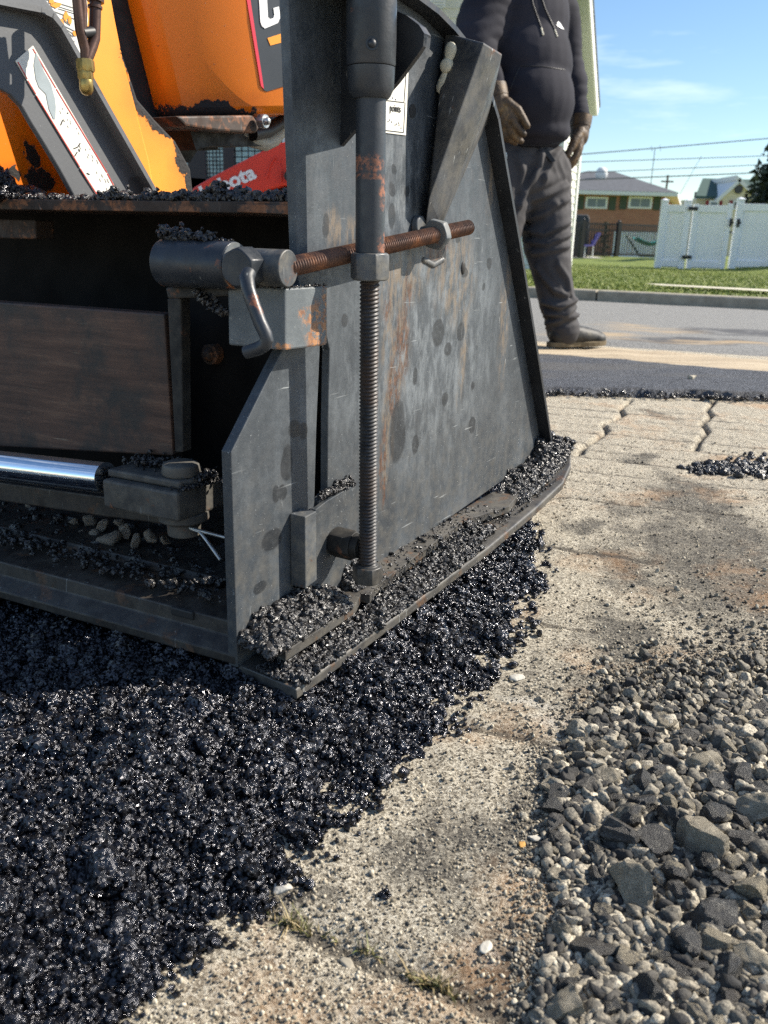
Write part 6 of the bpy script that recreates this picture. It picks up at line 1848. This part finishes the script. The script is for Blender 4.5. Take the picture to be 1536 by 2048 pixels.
for x in range(404, 470, 7): b.tube([LPt(x, 285, YC + .02), LPt(x + 2, 360, YC + .02)], 0.0018, 6)
for y in range(290, 362, 8): b.tube([LPt(400, y, YC + .02), LPt(470, y, YC + .02)], 0.0018, 6)
for x in range(470, 560, 13): b.tube([LPt(x, 285, YC + .02), LPt(x + 2, 360, YC + .02)], 0.002, 6)
for y in range(290, 362, 12): b.tube([LPt(466, y, YC + .02), LPt(560, y, YC + .02)], 0.002, 6)
b.build('window_mesh', M['loader_black'], cab)
b = MB(); b.prism([LPt(x, y, YC + 0.7) for x, y in [(330, 180), (650, 180), (650, 480), (330, 480)]], -nL * 0.02); b.build('siding_backdrop', M['backdrop_green'], cab)  # pale panel standing in for the house siding seen through the cab
b = MB(); b.tube([LPt(572, 250, YC - .1), LPt(568, 330, YC - .1)], 0.011, 12); b.build('lamp_post', M['zinc'], ld_, smooth=60)
c0 = LPt(540, 470, YC + .3); b = MB(); b.box(np.array([c0[0], c0[1], 0.3]), (1.3, 0.8, 0.34), (R0, np.array([0, 1., 0]), upv)); b.build('chassis', M['loader_black'], ld_, bevel=0.04)
for sy in (-0.42, 0.42):
    b = MB(); b.prism([np.array([c0[0] + 0.78 * math.cos(a) * (1), c0[1] + sy - 0.12, 0.17 + 0.16 * math.sin(a)]) for a in np.linspace(0, 6.2832, 28, endpoint=False)], np.array([0, 0.24, 0])); b.build('track', M['hose_black'], ld_, bevel=0.02)

# ---------------------------------------------------------------- white-sided house
def flat(p): return np.array([p[0], p[1], 0.0])
wh = empty('white_house', (0, 0, 0), 0, 'white-sided house with a steep gable end behind the worker', 'house')
cf = at_dist(1143, 470, 16.0); dW_ = np.array([math.sin(math.radians(20.6)), math.cos(math.radians(20.6)), 0])
cn_ = None
for t in np.linspace(0.5, 12, 400):
    p = flat(cf) - dW_ * t; q_ = p - EYE; 
    xx = 768 + FPX * (q_ @ R3) / (q_ @ F3)
    if xx < 1098: cn_ = p; break
nW = np.array([dW_[1], -dW_[0], 0])
def on_wall(x, y, off=0.0): return on_plane(x, y, flat(cf) + nW * off, nW)
r1, r2 = on_wall(1160, 222), on_wall(1139, -10)
sl_ = (r2[2] - r1[2]) / ((r2 - r1) @ -dW_)
zc = r1[2] + 0.0
def boards(mb, p, q_, z0, ztop, out, step=0.125):
    """lapped siding from p to q; ztop(t) is the height it may reach"""
    d = q_ - p; ln = np.linalg.norm(d); d = d / ln; z = z0
    while z < 9:
        z1 = z + step
        ts = [t for t in np.linspace(0, 1, 60) if ztop(t) > z]
        if not ts: break
        a_, c_ = p + d * ln * min(ts), p + d * ln * max(ts)
        V = [a_ + upv * z + out * 0.022, c_ + upv * z + out * 0.022, c_ + upv * z1 + out * 0.004, a_ + upv * z1 + out * 0.004, a_ + upv * z, c_ + upv * z]
        mb.add(V, [(0, 1, 2, 3), (4, 5, 1, 0)])
        z = z1
lenW = np.linalg.norm(flat(cf) - cn_)
def top_g(t): return min(zc + sl_ * (1 - t) * lenW + 0.1, 12)
b = MB(); boards(b, cn_, flat(cf), -0.3, top_g, nW)
b.build('gable_siding', M['white_siding'], wh)
pf = cn_ + np.array([-9.0, 0.9, 0]) ; nF_ = np.array([-0.1, -0.995, 0])
b = MB(); boards(b, pf, cn_, -0.3, lambda t: 9, nF_); b.build('front_siding', M['white_siding'], wh)
b = MB(); b.prism([flat(cf) + dW_ * 0 + upv * -0.3, cn_ - upv * 0.3, cn_ + upv * 9, cn_ + upv * top_g(0) * 0 + upv * 9, flat(cf) + upv * zc][:3] + [flat(cf) + upv * zc], -nW * 0.15); b.build('wall', M['white_siding'], wh)
b = MB(); b.prism([pf - upv * 0.3 + np.array([0, .05, 0]), cn_ - upv * 0.3 + np.array([-.2, .05, 0]), cn_ + upv * 9 + np.array([-.2, .05, 0]), pf + upv * 9 + np.array([0, .05, 0])], np.array([0, .15, 0])); b.build('wall', M['white_siding'], wh)
b = MB(); b.box(cn_ + upv * 4.3 + nW * 0.02, (0.14, 0.14, 9.2), (dW_, nW, upv)); b.build('corner_board', M['trim_white'], wh)
b = MB(); b.box(flat(cf) + upv * (zc / 2 - 0.1) + nW * 0.02 - dW_ * 0.05, (0.12, 0.06, zc + 0.3), (dW_, nW, upv)); b.build('corner_board', M['trim_white'], wh)
rk = (r2 - r1) / np.linalg.norm(r2 - r1); rn = np.cross(rk, nW); rn /= np.linalg.norm(rn)
if rn[2] < 0: rn = -rn
e0r = r1 - rk * 0.12; e1r = r1 + rk * 9
b = MB(); b.prism([e0r, e1r, e1r + nW * 0.26, e0r + nW * 0.26], rn * 0.02); b.build('soffit_board', M['soffit'], wh)
b = MB(); b.prism([e0r + nW * 0.26, e1r + nW * 0.26, e1r + nW * 0.285, e0r + nW * 0.285], rn * 0.17); b.build('fascia', M['trim_white'], wh)
b = MB(); b.prism([e0r + nW * 0.30 + rn * 0.17, e1r + nW * 0.30 + rn * 0.17, e1r - nW * 7 + rn * 0.17, e0r - nW * 7 + rn * 0.17], rn * 0.05); b.build('roof', M['dark_shingle'], wh)
v0 = at_dist(862, -30, pf[1] * 0 + cn_[1] - 0.1); v1 = at_dist(890, 16, cn_[1] - 0.1)
b = MB(); b.box((v0 + v1) / 2 + np.array([0, .4, 0]) * 0, (abs(v1[0] - v0[0]), 0.05, abs(v0[2] - v1[2])), (R0, np.array([0, 1., 0]), upv)); fr_ = b.build('window', M['trim_white'], wh)
b = MB()
for k in range(9): b.box((v0 + v1) / 2 + upv * (-0.16 + 0.04 * k) + np.array([0, -.03, 0]), (abs(v1[0] - v0[0]) * 0.75, 0.01, 0.014), (R0, np.array([0, 1., 0]), upv))
b.build('louvre', M['soffit'], fr_)

# ---------------------------------------------------------------- far houses
def front_box(mb, x0, x1, z0, z1, Y, depth): mb.box(np.array([(x0 + x1) / 2, Y + depth / 2, (z0 + z1) / 2]), (x1 - x0, depth, z1 - z0), (R0, np.array([0, 1., 0]), upv))
bh = empty('brick_house', (0, 0, 0), 0, 'low brown brick house with a dark hip roof and green shutters', 'house')
YB = 44.0
A0 = at_dist(1040, 384, YB); B0 = at_dist(1330, 381, YB); Cb = at_dist(1352, 402, YB + 11); ze = (A0[2] + B0[2]) / 2
Wl = [np.array([A0[0], YB, 0]), np.array([B0[0], YB, 0]), np.array([Cb[0], Cb[1], 0]), np.array([A0[0], Cb[1], 0])]
b = MB(); b.prism([p - upv * 1.0 for p in Wl], upv * (ze + 1.0)); b.build('wall', M['brick'], bh)
rz = at_dist(1228, 343, YB + 5.5)[2]
e = [Wl[0] + np.array([-.5, -.5, ze]), Wl[1] + np.array([.5, -.5, ze]), Wl[2] + np.array([.5, .5, ze]), Wl[3] + np.array([-.5, .5, ze])]
rp0 = np.array([at_dist(1176, 343, YB + 5.5)[0], YB + 5.5, rz]); rp1 = np.array([at_dist(1228, 343, YB + 5.5)[0], YB + 5.5, rz])
b = MB(); b.add([p + upv * 0.02 for p in e] + [rp0, rp1], [(0, 1, 5, 4), (1, 2, 5), (2, 3, 4, 5), (3, 0, 4), (3, 2, 1, 0)]); rf = b.build('roof', M['dark_shingle'], bh)
b = MB(); b.prism([p - upv * 0.16 for p in e], upv * 0.17); b.build('gutter', M['trim_white'], rf)
for xa, xb in ((1172, 1214), (1258, 1303)):
    p, q_ = at_dist(xa, 393, YB - .05), at_dist(xb, 418, YB - .05)
    b = MB(); front_box(b, p[0], q_[0], q_[2], p[2], YB - 0.06, 0.05); w = b.build('window', M['trim_white'], bh, bevel=0.01)
    wd = q_[0] - p[0]; hh = p[2] - q_[2]
    for k in range(2):
        b = MB(); x0 = p[0] + wd * (0.1 + 0.42 * k); front_box(b, x0, x0 + wd * 0.38, q_[2] + hh * 0.16, p[2] - hh * 0.16, YB - 0.075, 0.012); b.build('pane', M['pane'], w)
    for sx in (p[0] - 0.24, q_[0] + 0.24):
        b = MB(); front_box(b, sx - 0.17, sx + 0.17, q_[2] - 0.05, p[2] + 0.03, YB - 0.04, 0.035); b.build('shutter', M['shutter_green'], bh)
b = MB(); p = at_dist(1203, 348, YB + 3); b.ball(p, (0.32, 0.2, 0.34), 18, 10); b.tube([p, p - upv * 0.7], 0.05, 8)
tag(b.build('satellite_dish', M['dish'], None, smooth=60), 'white satellite dish on the dark hip roof', 'dish')
# garage wall / white panelled fence beyond the yard
Yg = 36
b = MB(); p, q_ = at_dist(1228, 463, Yg), at_dist(1330, 512, Yg)
x = p[0]
while x < q_[0]: front_box(b, x, x + 0.19, q_[2] - 0.3, p[2], Yg, 0.04); x += 0.21
tag(b.build('panel_fence', M['white_vinyl'], None), 'low white slatted fence at the back of the yard by the hammock', 'fence')
ch2 = empty('cream_house', (0, 0, 0), 0, 'cream house with green roof, gable vent and red shutters', 'house')
YD = 60.0
def CPt(x, y, Y=YD): return at_dist(x, y, Y)
p, q_ = CPt(1394, 397), CPt(1560, 440)
b = MB(); front_box(b, p[0], q_[0], -1.5, p[2], YD, 9); b.build('wall', M['cream_siding'], ch2)
b = MB(); a_, c_, d_, e_ = CPt(1390, 399, YD - .3), CPt(1570, 399, YD - .3), CPt(1575, 352, YD + 4.5), CPt(1406, 352, YD + 4.5)
a_[2] = c_[2] = p[2]; d_[2] = e_[2] = CPt(1450, 362, YD + 4.5)[2]
b.prism([a_, c_, d_, e_], upv * 0.15); b.build('roof', M['green_shingle'], ch2)
g0, g1_, g2_ = CPt(1438, 399, YD - .5), CPt(1477, 366, YD - .5), CPt(1517, 399, YD - .5); g0[2] = g2_[2] = p[2] - 0.1
b = MB(); b.prism([g0 - upv * 4, g2_ - upv * 4, g2_, g1_, g0], np.array([0, 5., 0])); b.build('gable', M['cream_siding'], ch2)
b = MB()
for s0, s1 in ((g0, g1_), (g1_, g2_)):
    dd = (s1 - s0) / np.linalg.norm(s1 - s0); b.prism([s0 - np.array([0, .2, 0]) - dd * 0.3, s1 - np.array([0, .2, 0]) + dd * 0.1, s1 - np.array([0, .2, 0]) + dd * 0.1 + upv * 0.28, s0 - np.array([0, .2, 0]) - dd * 0.3 + upv * 0.28], np.array([0, 5.2, 0]))
b.build('gable_trim', M['trim_white'], ch2)
b = MB(); v = CPt(1477, 379, YD - .55); b.tube([v, v - np.array([0, .08, 0])], 0.26, 16); b.build('round_vent', M['cover_grey'], ch2)
for xa, xb in ((1419, 1436), (1467, 1483)):
    p_, q2 = CPt(xa, 401, YD - .6), CPt(xb, 420, YD - .6)
    b = MB(); front_box(b, p_[0], q2[0], q2[2], p_[2], YD - 0.62, 0.06); w = b.build('window', M['trim_white'], ch2)
    b = MB(); front_box(b, p_[0] + .1, q2[0] - .1, q2[2] + .1, p_[2] - .1, YD - 0.64, 0.015); b.build('pane', M['pane'], w)
    for sx in (p_[0] - 0.13, q2[0] + 0.13): b = MB(); front_box(b, sx - 0.1, sx + 0.1, q2[2], p_[2], YD - 0.61, 0.03); b.build('shutter', M['shutter_red'], ch2)
b = MB(); p, q_ = at_dist(1360, 411, 70), at_dist(1410, 440, 70); front_box(b, p[0], q_[0], -1, p[2], 70, 6)
sd_ = empty('far_shed', (0, 0, 0), 0, 'small grey flat-roofed building between brick and cream houses', 'building')
b.build('wall', M['soffit'], sd_)
b = MB(); front_box(b, p[0] - .3, q_[0] + .3, p[2], p[2] + 0.25, 69.7, 6.6); b.build('roof', M['trim_white'], sd_)
b = MB(); pp_ = at_dist(1395, 400, 69.5); b.tube([np.array([pp_[0], 69.9, p[2]]), np.array([pp_[0], 69.9, p[2] + 1.0])], 0.16, 10); b.build('chimney', M['cover_grey'], sd_)

# ---------------------------------------------------------------- white vinyl fence with gate
ZL = -0.05
vf = empty('vinyl_fence', (0, 0, 0), 0, 'tall white vinyl privacy fence with a gate on the lawn', 'fence')
FH = 1.34
def fb(x, y=538): p = G(x, y, ZL); return np.array([p[0], p[1], 0.0])
def gz_(p): return float(lawn_z(np.array(p[0]), np.array(p[1])))
def vpanel(p, q_, name, parent, h=FH - 0.07, grooves=True):
    d = q_ - p; ln = np.linalg.norm(d); d /= ln; nn = np.array([d[1], -d[0], 0]); nn = nn if nn[1] < 0 else -nn
    z0 = min(gz_(p), gz_(q_)) + 0.02
    b = MB()
    k = max(1, int(ln / 0.15)); w = ln / k
    for i in range(k):
        a_ = p + d * (w * i + 0.0006); c_ = p + d * (w * (i + 1) - 0.0006)
        b.prism([a_ + upv * z0, c_ + upv * z0, c_ + upv * (z0 + h - 0.04), a_ + upv * (z0 + h - 0.04)], -nn * 0.022)
    o = b.build(name, M['white_vinyl'], parent)
    for zz, hh in ((z0 + h - 0.16, 0.14), (z0 + 0.02, 0.13)):
        b = MB(); b.prism([p + upv * zz, q_ + upv * zz, q_ + upv * (zz + hh), p + upv * (zz + hh)], nn * 0.03); b.build('rail', M['white_vinyl'], o, bevel=0.006)
    return o
def vpost(p, parent, h=FH, w=0.12):
    z0 = gz_(p); b = MB(); b.box(p + upv * (z0 + h / 2), (w, w, h), (R0, np.array([0, 1., 0]), upv))
    b.hull([p + np.array([sx * (w / 2 + .012), sy * (w / 2 + .012), z0 + h]) for sx in (-1, 1) for sy in (-1, 1)] + [p + np.array([sx * (w / 2 + .012), sy * (w / 2 + .012), z0 + h + .02]) for sx in (-1, 1) for sy in (-1, 1)] + [p + upv * (z0 + h + .06)])
    return b.build('post', M['white_vinyl'], parent, bevel=0.006)
f0, f1, f2, f3, f4, f5 = [at_dist(x_, 538, 18.9 - 0.0032 * (x_ - 1314)) * np.array([1, 1, 0]) for x_ in (1314, 1360, 1372, 1446, 1462, 1536)]
fx = f5 + (f5 - f4) * 3.0
vpanel(f0, f1, 'panel', vf)
gt = empty('gate', (0, 0, 0)); gt.parent = vf
gp2 = vpanel(f2 + (f3 - f2) * 0.03, f3 - (f3 - f2) * 0.03, 'gate_panel', gt)
for p in (f2 + (f3 - f2) * 0.05, f3 - (f3 - f2) * 0.05): b = MB(); z0 = gz_(p); b.box(p + upv * (z0 + FH / 2 - .02) + np.array([0, -.02, 0]), (0.1, 0.06, FH - 0.06), (R0, np.array([0, 1., 0]), upv)); b.build('gate_stile', M['white_vinyl'], gt, bevel=0.006)
for zz in (0.24, 1.2): b = MB(); p = (f1 + f2) / 2; b.box(p + upv * (gz_(p) + zz) + np.array([0.02, -.09, 0]), (0.2, 0.03, 0.07), (R0, np.array([0, 1., 0]), upv)); b.build('hinge', M['fence_black'], gt, bevel=0.01)
for dx, zz in ((-0.09, 0.92), (0.06, 0.9)): b = MB(); p = (f3 + f4) / 2 + np.array([dx, -.09, 0]); b.box(p + upv * (gz_(p) + zz), (0.055, 0.04, 0.16), (R0, np.array([0, 1., 0]), upv)); b.tube([p + upv * (gz_(p) + zz), p + upv * (gz_(p) + zz) + np.array([0.03, -.06, 0])], 0.018, 10); b.build('latch', M['fence_black'], gt, bevel=0.008)
for p in (f0, f1, f4): vpost(p, vf)
vpanel(f4, f5, 'panel', vf); vpost(f5, vf); vpanel(f5, fx, 'panel', vf)

# black picket fence
bf = empty('picket_fence', (0, 0, 0), 0, 'black metal picket fence along the neighbouring yard', 'fence')
ga_, gb_ = G(1050, 515, -0.12), G(1316, 519, -0.12)
d_ = gb_ - ga_; d_[2] = 0; ln = np.linalg.norm(d_); d_ /= ln
zb0 = gz_(gb_); HB = 1.1
b = MB(); k = int(ln / 0.105)
for i in range(k + 1): p = ga_ + d_ * (ln * i / k); b.box(np.array([p[0], p[1], zb0 + HB / 2 + 0.03]), (0.03, 0.03, HB - 0.06), (d_, np.cross(upv, d_), upv))
b.build('pickets', M['fence_black'], bf)
for zz in (0.1, HB - 0.22, HB - 0.02):
    b = MB(); c = (ga_ + gb_) / 2; b.box(np.array([c[0], c[1], zb0 + zz]), (ln, 0.04, 0.05), (d_, np.cross(upv, d_), upv)); b.build('rail', M['fence_black'], bf)
for x_ in (1160, 1231):
    p = G(x_, 518, -0.12); b = MB(); b.box(np.array([p[0], p[1], zb0 + HB / 2 + .02]), (0.13, 0.13, HB + 0.06), (d_, np.cross(upv, d_), upv)); b.ball(np.array([p[0], p[1], zb0 + HB + .07]), 0.05, 12, 8); b.build('post', M['fence_black'], bf)

# yard things
p = at_dist(1150, 475, 31); b = MB(); zz = float(lawn_z(p[0], p[1]))
b.hull([np.array([p[0] + sx * w_, 31 + sy * 0.3, z_]) for sx in (-1, 1) for sy in (-1, 1) for w_, z_ in ((0.42, zz), (0.40, 1.15), (0.33, 1.3))])
tag(b.build('covered_grill', M['cover_grey'], None, bevel=0.05, seg=3), 'barbecue under a dark grey cover behind the black fence', 'grill')
hm_ = empty('hammock', (0, 0, 0), 0, 'teal hammock slung on a green stand behind the black fence', 'hammock')
a_, c_ = at_dist(1252, 470, 32), at_dist(1345, 466, 32)
b = MB(); n_ = 14; V = []
for i in range(n_ + 1):
    t = i / n_; pc_ = at_dist(1268 + 70 * t, 480 + 12 * math.sin(math.pi * min(1, t * 1.1)) * 1.0, 32)
    for k in range(5): V.append(pc_ + np.array([0, (k - 2) * 0.16, 0.10 * ((k - 2) / 2) ** 2]))
b.add(V, [(i * 5 + k, i * 5 + k + 1, (i + 1) * 5 + k + 1, (i + 1) * 5 + k) for i in range(n_) for k in range(4)])
o = b.build('bed', M['hammock_teal'], hm_, smooth=60); sm_ = o.modifiers.new('thick', 'SOLIDIFY'); sm_.thickness = 0.03
b = MB(); gz0 = float(lawn_z(a_[0], a_[1])); ft0 = at_dist(1280, 503, 32); b.tube([a_, np.array([ft0[0], 32, gz0 + .05])], 0.035, 8); b.tube([c_, np.array([c_[0] - .5, 32, gz0 + .05])], 0.035, 8); b.tube([np.array([ft0[0], 32, gz0 + .05]), np.array([c_[0] - .5, 32, gz0 + .05])], 0.035, 8); b.build('stand', M['post_green'], hm_, smooth=60)
b = MB(); b.tube([a_, at_dist(1268, 480, 32)], 0.014, 6); b.tube([c_, at_dist(1338, 480, 32)], 0.014, 6); b.build('ropes', M['pot_stuff'], hm_)
p = at_dist(1181, 492, 30); ch3 = empty('garden_chair', (0, 0, 0), 0, 'purple reclining garden chair behind the black fence', 'chair')
zz = float(lawn_z(p[0], p[1]))
b = MB(); b.prism([p + np.array([-.2, 0, -.02]), p + np.array([.12, 0, 0.0]), p + np.array([.32, 0, .42]), p + np.array([.27, 0, .44]), p + np.array([.08, 0, .05]), p + np.array([-.2, 0, .03])], np.array([0, .5, 0])); b.build('seat', M['chair_purple'], ch3)
for sx in (-.17, .1):
    for sy in (0.03, 0.47): b = MB(); q_ = p + np.array([sx, sy, 0]); b.tube([q_, np.array([q_[0], q_[1], zz])], 0.02, 8); b.build('leg', M['trim_white'], ch3)
p = at_dist(1168, 510, 29.5); b = MB(); b.box(np.array([p[0] + .3, 31, float(lawn_z(p[0], 31)) + .03]), (1.9, 2.4, 0.06), (R0, np.array([0, 1., 0]), upv))
tag(b.build('patio', M['pot_stuff'], None), 'pale paved patio behind the black fence', 'patio', kind='structure')

# ---------------------------------------------------------------- trees
def conifer(name, base, H, R, n, seed, label, group=None, skirt=0.12):
    r = np.random.default_rng(seed)
    root = empty(name, tuple(base), 0, label, 'tree', group)
    b = MB(); b.tube([np.array([0, 0, 0.0]), np.array([0.02 * R, 0, H * 0.5]), np.array([0, 0, H * 0.96])], [R * 0.09, R * 0.06, 0.02], 10); b.build('trunk', M['bark'], root, smooth=60)
    nb = int(n / 90); V = []
    for i in range(nb):
        h = H * (skirt + (0.99 - skirt) * (i / nb)); an = i * 2.4 + r.normal(0, 0.3)
        ln = R * (1 - (h / H)) ** 0.75 * r.uniform(0.65, 1.15) + 0.05 * R
        d = np.array([math.cos(an), math.sin(an), r.uniform(-0.22, 0.28)])
        t = r.uniform(0.15, 1, 90) ** 0.7
        c = np.array([0, 0, h]) + d * ln * t[:, None] + r.normal(0, 1, (90, 3)) * np.array([.13, .13, .1]) * R * (0.35 + 0.3 * t[:, None])
        s_ = r.uniform(0.025, 0.06, 90) * R
        q1 = r.normal(size=(90, 3)); q1 /= np.linalg.norm(q1, axis=1)[:, None]; q2 = r.normal(size=(90, 3)); q2 /= np.linalg.norm(q2, axis=1)[:, None]
        V.append(np.stack([c - q1 * s_[:, None], c + q1 * s_[:, None], c + q2 * s_[:, None] * 2.2], 1).reshape(-1, 3))
    V = np.concatenate(V)
    link('crown', raw_mesh('crown', V, np.arange(len(V)).reshape(-1, 3)), M['needles'], root)
    return root
p = at_dist(1572, 490, 27); conifer('pine_tree', np.array([p[0], 27, -0.3]), 4.6, 1.75, 15000, 3, 'dark ragged pine tree behind the white fence at the right edge', skirt=0.25)
p = at_dist(1207, 500, 33); conifer('small_conifer', np.array([p[0], 33, -0.25]), 1.4, 0.36, 2600, 4, 'small conical evergreen in the yard behind the black fence', skirt=0.05)

# ---------------------------------------------------------------- cables, mast, pole
for i, ((xa, ya), (xb, yb), rr2, lb_2) in enumerate([((1100, 309), (1560, 270), 0.021, 'topmost power line, slanting up to the right'), ((1100, 321), (1560, 306), 0.016, 'second power line from the top'), ((1100, 343), (1560, 323), 0.016, 'third power line from the top, pale and thin'), ((1100, 357), (1560, 339), 0.024, 'lowest and thickest power line, just over the brick roof')]):
    Y_ = 38.0; a_, c_ = at_dist(xa, ya, Y_), at_dist(xb, yb, Y_); dd = c_ - a_
    pts = [a_ + dd * t - upv * 0.10 * math.sin(math.pi * (t + 1.2) / 3.4) for t in np.linspace(-1.2, 2.2, 60)]
    b = MB(); b.tube(pts, rr2, 6); tag(b.build('power_line', M['cable'], None), lb_2, 'cable', 'power lines across the sky')
am_ = empty('aerial_mast', (0, 0, 0), 0, 'thin television aerial mast above the brick house roof', 'aerial')
t0, t1 = at_dist(1310, 296, 52), at_dist(1319, 470, 52)
b = MB(); b.tube([t0, np.array([t0[0], 52, -0.5])], 0.022, 6); b.build('mast', M['cable'], am_)
b = MB(); b.tube([at_dist(1298, 297, 52), at_dist(1326, 295, 52)], 0.02, 6); b.tube([at_dist(1303, 292, 52), at_dist(1304, 303, 52)], 0.014, 6); b.tube([at_dist(1320, 290, 52), at_dist(1321, 302, 52)], 0.014, 6); b.build('elements', M['cable'], am_)
t0 = at_dist(1336, 350, 75); b = MB(); b.tube([t0, np.array([t0[0], 75, -0.5])], 0.09, 8)
ut = empty('utility_pole', (0, 0, 0), 0, 'distant wooden utility pole right of the brick house', 'pole'); b.build('pole', M['pole_wood'], ut)
b = MB(); b.box(t0 - upv * 0.5, (1.0, 0.1, 0.12), (R0, np.array([0, 1., 0]), upv)); b.build('crossarm', M['pole_wood'], ut)
b = MB(); b.tube([at_dist(1403, 312, 50), at_dist(1360, 388, 50)], 0.012, 6); tag(b.build('guy_wire', M['cable'], None), 'faint slanting guy wire between the houses', 'cable')
